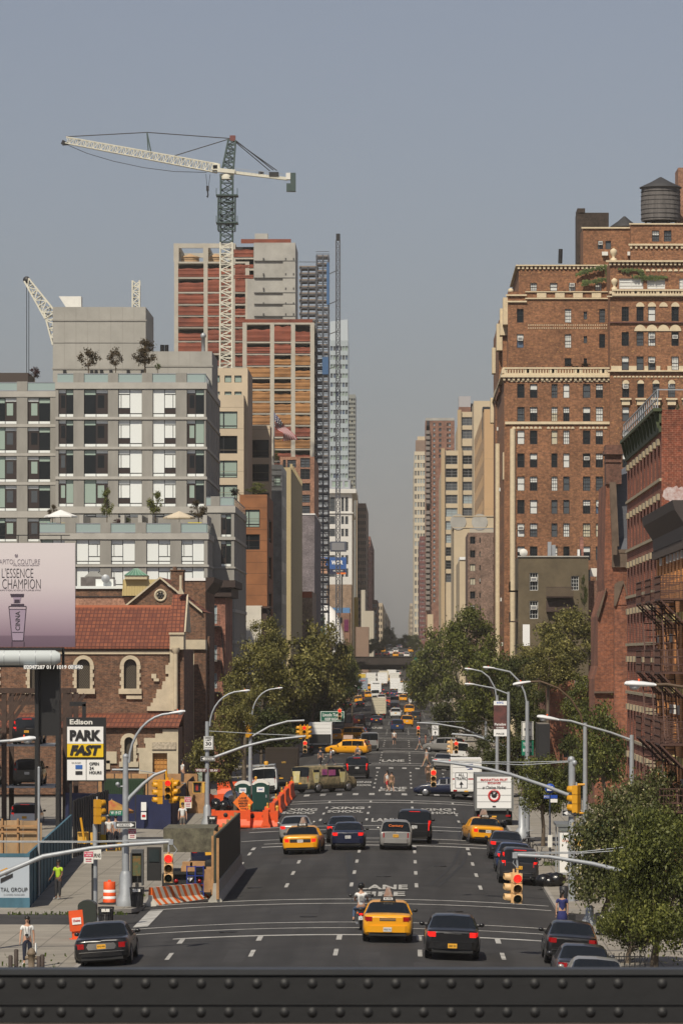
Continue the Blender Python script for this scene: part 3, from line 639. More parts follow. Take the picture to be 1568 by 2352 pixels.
for c in KIDS(o):
 for s in c.material_slots:
  if s.material==P_['white']:s.link='OBJECT';s.material=wrap
cupm=mat('cup_yellow',(.62,.50,.10),.5,c2=(.62,.58,.42),vs=2);pinkm=mat('advert_pink',(.55,.12,.25),.5,c2=(.2,.05,.2),vs=3)
for(yy,wd)in((-2.0,.8),(1.0,.75)):
 q=MB();q.prism([(yy-wd*.28,.75),(yy+wd*.28,.75),(yy+wd*.5,1.75),(yy-wd*.5,1.75)],.985,1.01,0,'x');q.prism([(yy-wd*.42,1.58),(yy+wd*.42,1.58),(yy+wd*.42,1.78),(yy-wd*.42,1.78)],1.01,1.014,1,'x');q.build('cup_picture',[cupm,black],o,True)
q=MB();q.box(.99,1.008,-.6,.2,1.3,1.75);q.box(.99,1.008,-1.35,-.75,1.35,1.8);q.build('advert_panel',pinkm,o,True)
q=MB();q.prism([(-.62,.8),(-.1,.8),(.05,1.7),(-.75,1.7)],-2.85,-2.81);q.build('cup_picture',[cupm],o,True)
o=make_car('van',pnt='white',plate='x');place(o,'white panel van with a ladder rack parked by the portable toilets',609,1825,None,'van','van',L=5.6)
q=MB()
for yy in np.linspace(-2.4,1.0,5):q.bar((-.85,yy,2.28),(.85,yy,2.28),.05)
for xx in(-.85,.85):q.bar((xx,-2.5,2.28),(xx,1.1,2.28),.05);q.bar((xx,-2.4,2.05),(xx,-2.4,2.3),.05);q.bar((xx,1,2.05),(xx,1,2.3),.05)
q.build('roof_rack',galv,o,True)
q=MB();q.lathe([(.16,0),(.18,.25),(.12,.3)],(.2,-1.9,2.3),10);q.build('beacon',mat('amber',(.6,.3,.03),.4),o,True)
q=MB();q.box(-.01,.01,-2.83,-2.8,.5,1.95);q.build('door_seam',darkm,o,True)
o=make_car('sedan',pnt='navy',plate='x');place(o,'dark blue car parked behind the green barrier wall',0,0,None,'car','car',X=-10,Y=228)
# ================= building kit =================
glz={'dark':mat('window_dark',(.012,.015,.018),.07,spec=.35),'mid':mat('window_grey',(.075,.085,.095),.12,spec=.4),'green':mat('window_green_blind',(.30,.38,.33),.2),'blind':mat('window_white_blind',(.62,.63,.60),.35),'cream':mat('window_cream_blind',(.50,.46,.34),.4),'blue':mat('window_blue',(.09,.13,.2),.08,spec=.6),'sky':mat('window_pale',(.30,.36,.38),.1,spec=.6)}
frm={'black':mat('window_frame_black',(.018,.018,.022),.5),'white':mat('window_frame_white',(.6,.6,.58),.5),'brown':mat('window_frame_brown',(.045,.03,.028),.5),'grey':mat('window_frame_grey',(.2,.2,.2),.5)}
WM={}
def win_mesh(w,h,gl='dark',fr='black',style='dh',ac=False,arch=False,half=None):
 k=(round(w,1),round(h,1),gl,fr,style,ac,arch,half)
 if k in WM:return WM[k]
 mb=MB();t=min(.09,w*.06);
 mb.quad((-w/2,.02,0),(w/2,.02,0),(w/2,.02,h),(-w/2,.02,h),0)
 if half:mb.quad((-w/2+t,.012,h*(1-half)),(w/2-t,.012,h*(1-half)),(w/2-t,.012,h-t),(-w/2+t,.012,h-t),2)
 mb.box(-w/2,-w/2+t,-.06,.05,0,h,1);mb.box(w/2-t,w/2,-.06,.05,0,h,1);mb.box(-w/2+t,w/2-t,-.06,.05,0,t,1);mb.box(-w/2+t,w/2-t,-.06,.05,h-t,h,1)
 if style in('dh','dh6'):mb.box(-w/2+t,w/2-t,-.04,.03,h*.5-t*.4,h*.5+t*.4,1)
 if style=='dh6':
  for i in(1,2):x=-w/2+w*i/3;mb.box(x-.015,x+.015,-.01,.018,t,h-t,1)
  for i in(1,3):mb.box(-w/2+t,w/2-t,-.01,.018,h*i/4-.015,h*i/4+.015,1)
 if style=='grid':
  n_=max(2,round(w/1.3))
  for i in range(1,n_):x=-w/2+w*i/n_;mb.box(x-.05,x+.05,-.05,.03,t,h-t,1)
  for i in(1,2):mb.box(-w/2+t,w/2-t,-.04,.03,h*i/3-.04,h*i/3+.04,1)
 if style=='side':mb.box(-w*.28,-w*.22,-.05,.03,t,h-t,1);mb.box(-w/2+t,w/2-t,-.04,.03,h*.16,h*.2,1)
 if style=='two':mb.box(-.04,.04,-.05,.03,t,h-t,1)
 if ac:mb.box(-w*.36,w*.36,-.35,.0,h*.52,h*.52+.42,3);mb.box(-w*.3,w*.3,-.355,-.35,h*.52+.06,h*.52+.36,4)
 if arch:
  n_=8;r=w/2
  for sg in(-1,1):mb.add([(sg*r,-.07,h)]+[(sg*r*cos(a),-.07,h-r+r*sin(a))for a in np.linspace(0,pi/2,n_)],[tuple(range(n_+1))if sg<0 else tuple(range(n_,-1,-1))],5)
 me=bpy.data.meshes.new('window');me.from_pydata(mb.v,[],mb.f)
 for m in(glz[gl],frm[fr],glz['blind']if gl!='green' else glz['green'],offwhite,frm['grey'],barkm):me.materials.append(m)
 me.polygons.foreach_set('material_index',mb.m);me.update();WM[k]=me;return me
def add_window(parent,x,y,z,face,**kw):
 me=win_mesh(**kw);o=bpy.data.objects.new('window',me);COL.objects.link(o);o.parent=parent
 o.location=Vector((x,y,z))-parent.location;o.rotation_euler=(0,0,{'S':0,'E':pi/2,'W':-pi/2}[face]);return o
def facade(mb,face,p,a0,a1,z0,z1,ops,m=0,dep=.22,rm=None):
 """wall in plane p with rectangular openings (a0,a1,z0,z1) and their reveals"""
 rm=m if rm is None else rm
 A=sorted(set([a0,a1]+[round(v,3)for o in ops for v in o[:2]]));Z=sorted(set([z0,z1]+[round(v,3)for o in ops for v in o[2:4]]))
 O=[tuple(round(v,3)for v in o[:4])for o in ops]
 def Pt(a,z,d=0):return{'S':(a,p+d,z),'E':(p-d,a,z),'W':(p+d,a,z)}[face]
 fl=face=='W'
 def q(a,b,c,d,mm):mb.add([a,b,c,d]if not fl else[d,c,b,a],[(0,1,2,3)],mm)
 Oz={}
 for o in O:Oz.setdefault((o[2],o[3]),[]).append(o)
 for j in range(len(Z)-1):
  zc=(Z[j]+Z[j+1])/2;row=sorted([o for o in O if o[2]<zc<o[3]])
  x=a0
  for o in row:
   if o[0]>x+1e-4:q(Pt(x,Z[j]),Pt(o[0],Z[j]),Pt(o[0],Z[j+1]),Pt(x,Z[j+1]),m)
   x=max(x,o[1])
  if x<a1-1e-4:q(Pt(x,Z[j]),Pt(a1,Z[j]),Pt(a1,Z[j+1]),Pt(x,Z[j+1]),m)
 for o in O:
  a,b,c,d=o
  q(Pt(a,c),Pt(b,c),Pt(b,c,dep),Pt(a,c,dep),rm);q(Pt(a,d,dep),Pt(b,d,dep),Pt(b,d),Pt(a,d),rm)
  q(Pt(a,c,dep),Pt(a,d,dep),Pt(a,d),Pt(a,c),rm);q(Pt(b,c),Pt(b,d),Pt(b,d,dep),Pt(b,c,dep),rm)
def pick(d):
 r=random.random();t=0
 for k,p in d:
  t+=p
  if r<t:return k
 return d[0][0]
class Bd:
 """a building or one block of it: front face toward -Y and one side face toward the avenue"""
 def __init__(s,name,label,cat='building',group=None,base=None,x=0,y=0):
  s.root=empty(name,(x,y,base if base is not None else prof(y)-.17),label,cat,group)
 def block(s,x0,x1,y0,y1,z0,z1,m,Sw=(),Ww=(),Ew=(),name='wall',wk=None,dep=.22,roof=None,parapet=0,maxw=100):
  wk=wk or(lambda:dict(gl='dark',fr='black',style='dh'))
  mb=MB();z0=min(z0,z1-1)
  Sw,Ww,Ew=[[w for w in q_ if w[2]>z0 and w[3]<z1-.05]for q_ in(Sw,Ww,Ew)]
  facade(mb,'S',y0,x0,x1,z0,z1,Sw,0,dep)
  if x1<0 or Ew:facade(mb,'E',x1,y0,y1,z0,z1,Ew,0,dep)
  else:mb.quad((x1,y0,z0),(x1,y1,z0),(x1,y1,z1),(x1,y0,z1))
  if x1>0 or Ww:facade(mb,'W',x0,y0,y1,z0,z1,Ww,0,dep)
  else:mb.quad((x0,y1,z0),(x0,y0,z0),(x0,y0,z1),(x0,y1,z1))
  mb.quad((x1,y1,z0),(x0,y1,z0),(x0,y1,z1),(x1,y1,z1));mb.quad((x0,y0,z1-parapet),(x1,y0,z1-parapet),(x1,y1,z1-parapet),(x0,y1,z1-parapet),1)
  if parapet:
   t=.25
   mb.quad((x0+t,y0+t,z1),(x1-t,y0+t,z1),(x1-t,y0+t,z1-parapet),(x0+t,y0+t,z1-parapet))
   mb.quad((x0,y0,z1),(x1,y0,z1),(x1-t,y0+t,z1),(x0+t,y0+t,z1))
   for a,b,c,d in(((x1,y0),(x1,y1),(x1-t,y1),(x1-t,y0+t)),((x0,y1),(x0,y0),(x0+t,y0+t),(x0+t,y1))):mb.quad(*[(*p,z1)for p in(a,b,c,d)])
   mb.quad((x1-t,y0+t,z1),(x1-t,y1,z1),(x1-t,y1,z1-parapet),(x1-t,y0+t,z1-parapet));mb.quad((x0+t,y1,z1),(x0+t,y0+t,z1),(x0+t,y0+t,z1-parapet),(x0+t,y1,z1-parapet))
  w=mb.build(name,[m,roof or dirt],s.root)
  cnt=0
  for face,lst in(('S',Sw),('W',Ww),('E',Ew)):
   for o in lst:
    kw=dict(wk());kw.update(o[4]if len(o)>4 else{})
    if kw.get('skip'):continue
    a,b,c,d=o[:4];ww,hh=b-a,d-c;off=dep-.03
    pos={'S':((a+b)/2,y0+off,c),'E':(x1-off,(a+b)/2,c),'W':(x0+off,(a+b)/2,c)}[face]
    add_window(s.root,*pos,face,w=ww,h=hh,**kw)
  return w
 def mesh(s,name,mb,m):return mb.build(name,m,s.root)
def pxw(cols,rows,Y,u0=0,us=1,v0=0,vs=1):
 """openings from (left,right) columns and (top,bottom) rows surveyed on the photograph's front planes"""
 return[(wx(u0+us*a,Y),wx(u0+us*b,Y),wz(v0+vs*d,Y),wz(v0+vs*c,Y))for a,b in cols for c,d in rows]
def grid_w(a0,a1,n,ww,z0,fh,k,wh):
 s_=(a1-a0)/n
 return[(a0+s_*(i+.5)-ww/2,a0+s_*(i+.5)+ww/2,z0+j*fh,z0+j*fh+wh)for i in range(n)for j in range(k)]
# ================= LEFT SIDE =================
conc=mat('grey_concrete',(.27,.26,.235),.9,var=.16,vs=.7,streak=.25);conc2=mat('pale_concrete',(.38,.365,.33),.85,var=.12,vs=.8)
whitepan=mat('white_panel',(.74,.77,.75),.3);brownpan=mat('brown_panel',(.03,.02,.018),.5)
railglass=mat('balustrade_glass',(.30,.38,.37),.1);railm=mat('railing_metal',(.35,.37,.4),.4,metal=.5)
Y0,Y1=463,497
B=Bd('apartment_block','large grey concrete apartment block with white panel windows and roof terraces',base=0,x=-25,y=Y0)
uz=lambda x:.36*x;vz=lambda y:752.6+.36*y
BAYM={}
def bay(xa,xb,ya,yb,Y,kind,par):
 """one framed bay of panels and panes between pillars"""
 x0,x1,z0,z1=wx(uz(xa),Y),wx(uz(xb),Y),wz(vz(yb),Y),wz(vz(ya),Y);w=x1-x0;h=z1-z0
 mb=MB();mb.quad((-w/2,.05,0),(w/2,.05,0),(w/2,.05,h),(-w/2,.05,h),0)
 def pan(a,b,c,d,m,dy=0):mb.box(-w/2+a*w+.035,-w/2+b*w-.035,-.0+dy,.045,c*h+.035,d*h-.035,m)
 k=kind
 if k[0]=='W':
  L_=k[1]=='r';s0=0 if not L_ else .5
  if L_:pan(0,.49,.14,.84,1)if False else None
  a=(0,.49)if not L_ else(.51,1)
  b=(.49,1)if not L_ else(0,.51)
  pan(b[0],b[1],.13,1,1);pan(0,.5,0,.12,1);pan(.5,1,0,.12,1)
  pan(a[0],a[1],.82,1,1)
  q=.13*(1 if L_ else-1)
  if L_:pan(a[0],a[1]-.12,.32,.81,1);pan(a[1]-.12,a[1],.32,.81,1)
  else:pan(a[0]+.12,a[1],.32,.81,1);pan(a[0],a[0]+.12,.32,.81,1)
  if k[2:]=='b':mb.box(-w/2+a[0]*w,-w/2+a[1]*w,-.01,.05,.125*h,.3*h,2)
  else:pan(a[0],a[1],.13,.31,1)
 else:
  L_=k[1]=='l';g1,g2=int(k[2]),int(k[3])
  a=(0,.5)if L_ else(.5,1);b=(.5,1)if L_ else(0,.5)
  mb.box(-w/2+a[0]*w,-w/2+a[1]*w,-.01,.05,.12*h,.84*h,2)
  pan(a[0],a[1],.85,1,1)
  if L_:pan(a[0],a[0]+.1,.30,.82,1);mb.box(-w/2+.16*w,-w/2+.43*w,-.03,.0,.33*h,.79*h,g1)
  else:pan(a[1]-.1,a[1],.30,.82,1);mb.box(-w/2+(a[0]+.07)*w,-w/2+(a[1]-.16)*w,-.03,.0,.33*h,.79*h,g1)
  pan(b[0],b[1],.13,1,g2)
  if g2 in(3,4):mb.box(-w/2+b[0]*w+.05,-w/2+b[1]*w-.05,-.01,.0,.8*h,.97*h,5)
  pan(0,.5,0,.12,1);pan(.5,1,0,.12,1)
 o=mb.build('window',[frm['black'],whitepan,brownpan,glz['dark'],glz['mid'],glz['green']],None,True)
 o.parent=par.root;o.location=Vector(((x0+x1)/2,Y+.24,z0))-par.root.location
def slab(B,x0,x1,y0,z0,z1,m=conc2,out=.12,yb=None,name='floor_band',side=True):
 mb=MB();mb.box(x0-out if not side else x0,x1+out,y0-out,y0+.3,z0,z1)
 mb.box(x1-.3,x1+out,y0+.3,yb or y0+.31,z0,z1);B.mesh(name,mb,m)
def sidewall(B,X,y0,y1,z0,z1,nb,fl,zs):
 """avenue side: tall dark glazing strips between mullion fins"""
 mb=MB();mb.box(X-.5,X-.32,y0+.6,y1,z0,z1);B.mesh('side_glazing',mb,mat('shaded_glazing',(.035,.045,.055),.15,spec=.6))
 mb=MB()
 n_=nb*4
 for i in range(n_+1):
  y=y0+.6+(y1-y0-.8)*i/n_;t=.45 if i%4==0 else .1
  mb.box(X-.32,X-.02 if i%4==0 else X-.2,y-t/2,y+t/2,z0,z1)
 B.mesh('mullion',mb,conc)
rows=[(393,570),(588,760),(778,950),(970,1142)]
def body(x0,x1,y0,y1,ops,z0,z1,name='wall'):return B.block(x0,x1,y0,y1,z0,z1,conc,[(*o,dict(skip=1))for o in ops],name=name,dep=.3,parapet=.0,roof=conc2)
Xm=wx(473,Y0);Xl=wx(128,Y0)
ops=pxw([(375,470),(537,690),(755,907),(975,1122),(1192,1303)],rows+[(1186,1212)],Y0,0,.36,752.6,.36)
body(Xl,Xm,Y0,Y1,ops,0,wz(879,Y0))
pal=[['Dl33','Dr33','Wlb','Wrb','Dl33'],['Dl33','Dr33','Wlb','Wrb','Dl55'],['Dl43','Dr33','Wlb','Wrb','Dl33'],['Dl55','Dr55','Wlb','Wrb','Dl53']]
for r,(a,b)in enumerate(rows):
 for c,(x0,x1)in enumerate([(375,470),(537,690),(755,907),(975,1122),(1192,1303)]):bay(x0,x1,a,b,Y0,pal[r][c],B)
for c,(x0,x1)in enumerate([(375,470),(537,690),(755,907),(975,1122),(1192,1303)]):bay(x0,x1,1186,1212,Y0,'Wlx',B)
for a,b in((350,390),(570,586),(760,776),(950,968),(1142,1184)):slab(B,Xl,Xm,Y0,wz(vz(b),Y0),wz(vz(a),Y0),yb=Y1)
sidewall(B,Xm+.05,Y0,Y1,wz(vz(1184),Y0),wz(vz(390),Y0),5,4,0)
def railing(B,x0,x1,Y,z0,z1,piers,yb=None,X=None):
 mb=MB();mb.box(x0,x1,Y+.1,Y+.13,z0+.1,z1-.06)
 if X:mb.box(X-.13,X-.1,Y,yb,z0+.1,z1-.06)
 B.mesh('balustrade_panel',mb,railglass)
 mb=MB();mb.box(x0,x1,Y+.06,Y+.17,z1-.07,z1);mb.box(x0,x1,Y+.06,Y+.17,z0,z0+.1)
 if X:mb.box(X-.17,X-.06,Y,yb,z1-.07,z1)
 B.mesh('handrail',mb,railm)
 for a,b in piers:mb=MB();mb.box(a,b,Y-.05,Y+.45,z0,z1+.06);B.mesh('parapet_pier',mb,conc)
zt,zb=wz(vz(292),Y0),wz(vz(352),Y0)
railing(B,Xl+.2,Xm,Y0,zb,zt,[(wx(uz(a),Y0),wx(uz(b),Y0))for a,b in((470,537),(690,755),(907,973),(1122,1192))],Y1,Xm)
Xlw=wx(uz(355),466)
lr=[(447,615),(635,800),(820,985),(1005,1170),(1215,1365)]
ops=pxw([(-190,-72),(-40,108),(177,322)],lr,466,0,.36,752.6,.36)
body(wx(-110,466),Xl-.02,466,Y1,ops,0,wz(vz(405),466))
for r,(a,b)in enumerate(lr):
 for c,(x0,x1)in enumerate([(-190,-72),(-40,108),(177,322)]):bay(x0,x1,a,b,466,random.choice(['Dr53','Dr55','Dr45'])if c<2 else random.choice(['Dl53','Dl33','Dl43']),B)
for a,b in((405,442),(616,634),(802,818),(986,1003),(1172,1212)):slab(B,wx(-110,466),Xl-.04,466,wz(vz(b),466),wz(vz(a),466),out=.06)
railing(B,wx(-110,466),Xl-.3,466,wz(vz(404),466),wz(vz(347),466),[(wx(uz(a),466),wx(uz(b),466))for a,b in((110,177),)])
mb=MB();mb.box(wx(-110,470),wx(uz(180),470),470,478,wz(vz(405),470),wz(vz(288),470));B.mesh('pergola',mb,mat('pergola_brown',(.06,.045,.038),.7))
Yf=450;xr=wx(uz(1325),Yf);xlft=wx(uz(255),Yf)
fr_=[(1353,1510),(1528,1690),(1710,1880)];fc=[(262,415),(487,640),(710,862),(935,1087),(1157,1303)]
ops=pxw(fc,fr_,Yf,0,.36,752.6,.36);body(xlft,xr,Yf,Y0-.3,ops,0,wz(vz(1312),Yf))
for r,(a,b)in enumerate(fr_):
 for c,(x0,x1)in enumerate(fc):bay(x0,x1,a,b,Yf,['Dr35','Wrx','Wlx','Wrx','Wlx'][c],B)
for a,b in((1312,1350),(1512,1526),(1692,1708)):slab(B,xlft,xr,Yf,wz(vz(b),Yf),wz(vz(a),Yf),yb=Y0-.4)
railing(B,xlft,xr,Yf,wz(vz(1310),Yf),wz(vz(1247),Yf),[(wx(uz(a),Yf),wx(uz(b),Yf))for a,b in((417,485),(642,708),(865,933),(1090,1155))],Y0-1,xr)
mb=MB()
for a in(530,790,900,965,1310):mb.box(wx(uz(a),457),wx(uz(a+25),457),452,462.6,wz(vz(1262),457)-1,wz(vz(1205),457))
B.mesh('terrace_divider',mb,conc2)
Xr=BL;Xrl=Xm+.02
ops=pxw([(1410,1475)],[(1190,1335),(1358,1525)],Y0,0,.36,752.6,.36)
body(Xrl,Xr,Y0,Y1,ops,0,wz(vz(1138),Y0))
for a,b in((1190,1335),(1358,1525)):bay(1410,1475,a,b,Y0,'Dl33',B)
for a,b in((1138,1180),(1336,1354),(1526,1536),(1795,1815),(1995,2015)):slab(B,Xrl,Xr,Y0,wz(vz(b),Y0),wz(vz(a),Y0),yb=Y1)
sidewall(B,Xr+.05,Y0,Y1,3,wz(vz(1180),Y0),4,4,0)
railing(B,Xrl,Xr,Y0,wz(vz(1137),Y0),wz(vz(1080),Y0),[(wx(uz(1345),Y0),wx(uz(1403),Y0))],Y1,Xr)
Yp=476
cast=mat('cast_concrete',(.33,.32,.29),.9,var=.13,vs=.35)
def panels(x0,x1,y,z0,z1,nx,zl):
 mb=MB();mb.box(x0,x1,y,y+15,z0,z1);
 ob=B.mesh('penthouse_wall',mb,cast);s_=MB()
 for i in range(1,nx):x=x0+(x1-x0)*i/nx;s_.box(x-.025,x+.025,y-.004,y+.01,z0,z1)
 for z in zl:s_.box(x0-.1,x1+.1,y-.08,y+.01,z-.08,z+.08)
 B.mesh('panel_joint',s_,conc)
panels(wx(122,Yp),wx(335,Yp),Yp,wz(879,Y0),wz(705,Yp),8,[wz(736,Yp),wz(847,Yp)])
mb=MB();mb.box(wx(122,Yp)+.05,wx(335,Yp)-.1,Yp-.05,Yp-.01,wz(787,Yp)-.03,wz(787,Yp)+.03);B.mesh('panel_joint',mb,conc)
Yq=475;panels(wx(335,Yq)+.05,wx(487,Yq),Yq,wz(879,Y0),wz(807,Yq),6,[wz(841,Yq)])
mb=MB();mb.prism([(wx(139,486),wz(684,486)),(wx(190,486),wz(684,486)),(wx(190,486),wz(706,486)-.5),(wx(160,486),wz(706,486)-.5)],484,486);B.mesh('roof_fin',mb,offwhite)
for u in(373,383):mb=MB();mb.lathe([(.22,0),(.22,1.0)],(wx(u,480),480,wz(807,480)-.3),8);B.mesh('vent_pipe',mb,black)
mb=MB();mb.lathe([(.2,0),(.2,1.8),(.3,1.8),(.3,2.1),(.1,2.3)],(wx(467,480),480,wz(807,480)-.3),8);B.mesh('vent_pipe',mb,galv)
mb=MB()
for a in(405,577,605,640,700,810,900,1040,1160,1250):mb.box(wx(uz(a),Yp),wx(uz(a+18),Yp),Yp-.25,Yp-.02,wz(vz(283),Yp)-.2,wz(vz(268),Yp))
B.mesh('wall_lamp',mb,black)
orc=mat('cushion_orange',(.6,.2,.04),.7)
def chairs(lst,Y,v,m,lab,grp,top):
 for i,(u,l_)in enumerate(lst):
  g=empty('patio_chair',(wx(u,Y),Y,wz(v,Y)),l_,'chair',grp);mb=MB()
  mb.box(-.7,.7,0,.8,.25,.45);mb.build('seat',m,g,True);mb=MB();mb.box(-.7,.7,.7,.9,.25,1.0);mb.build('backrest',m,g,True)
  for sx in(-.6,.6):
   for sy in(.08,.75):mb=MB();mb.box(sx-.05,sx+.05,sy-.05,sy+.05,0,.25);mb.build('leg',darkm,g,True)
zf='orange terrace chair behind glass, '
chairs([(210,'orange roof terrace chair left of the second tree'),(240,'orange roof terrace chair under the second tree'),(281,'orange roof terrace chair in front of the thin tree'),(314,'orange roof terrace chair under the tall dark tree')],466.5,880,orc,'','orange chairs on the roof terrace',0)
chairs([(15,'orange sofa seat on the left wing roof terrace')],468,899,orc,'',None,0)
chairs([(124,'turquoise terrace chair under the white parasol')],453,1223,mat('cushion_teal',(.05,.3,.3),.6),'',None,0)
chairs([(144,'yellow terrace chair right of the turquoise one')],453,1223,mat('cushion_yellow',(.6,.5,.02),.6),'',None,0)
chairs([(447,'yellow chair at the right end of the lower terrace')],453,1222,mat('cushion_yellow',(.6,.5,.02),.6),'',None,0)
def parasol(u,v,Y,r,c,lab):
 z=wz(v,Y);g=empty('parasol',(wx(u,Y),Y,z-2.2),lab,'parasol');mb=MB();n_=8
 ring=[(r*cos(2*pi*j/n_),r*sin(2*pi*j/n_))for j in range(n_)]
 mb.add([(0,0,2.75)]+[(a,b,2.1)for a,b in ring]+[(a,b,1.95)for a,b in ring]+[(0,0,2.7)],[(0,j+1,(j+1)%n_+1)for j in range(n_)]+[(j+1,j+1+n_,(j+1)%n_+1+n_,(j+1)%n_+1)for j in range(n_)]+[(17,(j+1)%n_+1,j+1)for j in range(n_)])
 mb.build('canopy',c,g,True);mb=MB();mb.lathe([(.03,0),(.03,2.8)],n=6);mb.build('pole',galv,g,True)
 mb=MB();mb.lathe([(.3,0),(.3,.08),(.05,.1)],n=10);mb.build('base',darkm,g,True)
parasol(140,1183,455,1.7,white,'white parasol at the left end of the lower terrace');parasol(412,1186,455,1.65,mat('parasol_tan',(.55,.47,.35),.8),'tan striped parasol on the lower terrace')
craneW=mat('crane_cream',(.62,.60,.50),.6,var=.1,vs=1);craneG=mat('crane_green',(.045,.075,.07),.6)
def lattice(mb,p,q,w,n,r,up=(0,0,1),h=None,m=0,tri=False):
 p=Vector(p);q=Vector(q);t=(q-p).normalized();up=Vector(up);a=t.cross(up).normalized();b=a.cross(t).normalized();h=h or w
 if isinstance(w,(int,float)):w=(w,w)
 if isinstance(h,(int,float)):h=(h,h)
 cor=[(-.5,-.5),(.5,-.5),(.5,.5),(-.5,.5)]if not tri else[(-.5,-.5),(.5,-.5),(0,.5)]
 def P(i,c):
  s_=i/n;return p+(q-p)*s_+a*cor[c][0]*(w[0]*(1-s_)+w[1]*s_)+b*cor[c][1]*(h[0]*(1-s_)+h[1]*s_)
 k=len(cor)
 for c in range(k):mb.bar(P(0,c),P(n,c),r*1.5,None,m)
 for i in range(n):
  for c in range(k):
   d=(c+1)%k;mb.bar(P(i,c),P(i+1,d)if i%2 else P(i+1,d),r,None,m)if i%2==0 else mb.bar(P(i,d),P(i+1,c),r,None,m)
   mb.bar(P(i,c),P(i,d),r*.8,None,m)
Yc=600;g=empty('luffing_crane',(wx(125,Yc),Yc,wz(740,Yc)),'white lattice crane jib leaning left above the grey concrete roof','crane')
mb=MB();lattice(mb,(wx(135,Yc),Yc,wz(790,Yc)),(wx(115,Yc),Yc,wz(715,Yc)),1.5,4,.14);lattice(mb,(wx(117,Yc),Yc,wz(725,Yc)),(wx(62,Yc),Yc,wz(643,Yc)),(1.7,.7),6,.13);mb.build('jib',craneW,g)
mb=MB();mb.tube([(wx(62,Yc),Yc,wz(642,Yc)),(wx(62,Yc),Yc,wz(860,Yc))],.045,4);mb.tube([(wx(67,Yc),Yc,wz(650,Yc)),(wx(67,Yc),Yc,wz(860,Yc))],.045,4);mb.build('cable',darkm,g)
mb=MB();mb.lathe([(.01,-.15),(.5,-.12),(.5,.12),(.01,.15)],(wx(62,Yc),Yc,wz(643,Yc)),10,0,'y');mb.build('sheave',darkm,g)
mb=MB();lattice(mb,(wx(313,Yc),Yc,wz(760,Yc)),(wx(313,Yc),Yc,wz(645,Yc)),.95,9,.13,(0,1,0));o=mb.build('crane_mast',craneW);tag(o,'short cream lattice mast standing up behind the grey concrete roof','crane mast')
creamst=mat('cream_stone',(.52,.43,.31),.85,var=.08,vs=.4);uq=lambda x:470.4+.32*x;vq=lambda y:784+.32*y
def jointed(B,x0,x1,y,z0,z1,sx,sz,m=None):
 mb=MB();
 z=z0+sz
 while z<z1:mb.box(x0,x1,y-.004,y+.01,z-.02,z+.02);z+=sz
 x=x0+sx
 while x<x1:mb.box(x-.02,x+.02,y-.005,y+.01,z0,z1);x+=sx
 B.mesh('wall_joint',mb,m or mat('stone_joint',(.22,.18,.13),.9))  # default joint colour is a darker brown than the stone
wside=lambda gl='dark':(lambda:dict(gl=gl,fr='black',style='side'))
Yc=531;xw=wx(uq(280),Yc)
B=Bd('stone_house','cream stone apartment house with large brown framed windows beside the grey block',base=0,x=xw,y=Yc)
B.block(wx(490,Yc+3),wx(uq(308),Yc+3),Yc+3,Yc+20,0,wz(vq(192),Yc+3),creamst,pxw([(30,108),(142,192),(213,265)],[(245,295),(360,410)],Yc+3,470.4,.32,784,.32),wk=lambda:dict(gl='green',fr='black',style='none'))
sw=pxw([(102,234)],[(503,628),(678,805),(855,980),(1030,1150),(1200,1330)],Yc,470.4,.32,784,.32)
ko=[dict(gl='green'),dict(gl='dark'),dict(gl='green'),dict(gl='green'),dict(gl='dark')]
B.block(wx(495,Yc),xw,Yc,Yc+21,0,wz(vq(384),Yc),creamst,[(*o,k)for o,k in zip(sw,ko)],Ew=grid_w(Yc+2,Yc+20,2,5,wz(vq(980),Yc),wz(vq(503),Yc)-wz(vq(678),Yc),3,6),wk=wside())
jointed(B,wx(495,Yc),xw,Yc,20,wz(vq(384),Yc),30,2.55)
B=Bd('stone_house','darker cream stone house with two big windows left of the flag',base=0,x=wx(uq(465),553),y=553)
sw=pxw([(328,460)],[(707,835),(882,1005),(1085,1180)],553,470.4,.32,784,.32)
B.block(wx(540,553),wx(uq(468),553),553,560,0,wz(vq(604),553),creamst,sw,wk=wside())
jointed(B,wx(540,553),wx(uq(468),553),553,20,wz(vq(604),553),30,2.7)
rust=mat('rusty_steel_panel',(.26,.105,.04),.75,var=.22,vs=.5)
Yr=521;B=Bd('rust_clad_house','orange rust panel clad house with a planted roof behind the trees',base=0,x=wx(uq(447),Yr),y=Yr)
sw=[(*o,k)for o,k in zip(pxw([(290,395)],[(1208,1335),(1385,1495)],Yr,470.4,.32,784,.32),[dict(gl='green'),dict(gl='dark')])]
B.block(wx(uq(250),Yr),wx(uq(447),Yr),Yr,Yr+24,0,wz(vq(1100),Yr),rust,sw,Ew=grid_w(Yr+3,Yr+22,1,12,wz(vq(1960),Yr),8.1*.54,6,2.7),wk=wside())
jointed(B,wx(uq(288),Yr),wx(uq(447),Yr),Yr,5,wz(vq(1100),Yr),3.4,1.28,mat('rust_joint',(.09,.04,.02),.9))
B=Bd('white_house','small white plastered house in front of the rust clad wall',base=0,x=wx(600,518),y=518);B.block(wx(560,518),wx(602,518),518,530,0,wz(1391,518),mat('whitewash',(.62,.58,.50),.9,var=.1,vs=.6))
mb=MB();mb.box(wx(600,518),wx(613,518),518,528,0,wz(1395,518));mb.box(wx(600,518),wx(620,518),517.5,528,wz(1397,518),wz(1393,518));B.mesh('bay',mb,steelbrown)
zinc=mat('zinc_cladding',(.17,.175,.175),.4,metal=.6,var=.3,vs=.8)
Yz=566;B=Bd('zinc_clad_tower','narrow grey zinc clad tower with one small window left of the tan wall',base=0,x=wx(640,Yz),y=Yz)
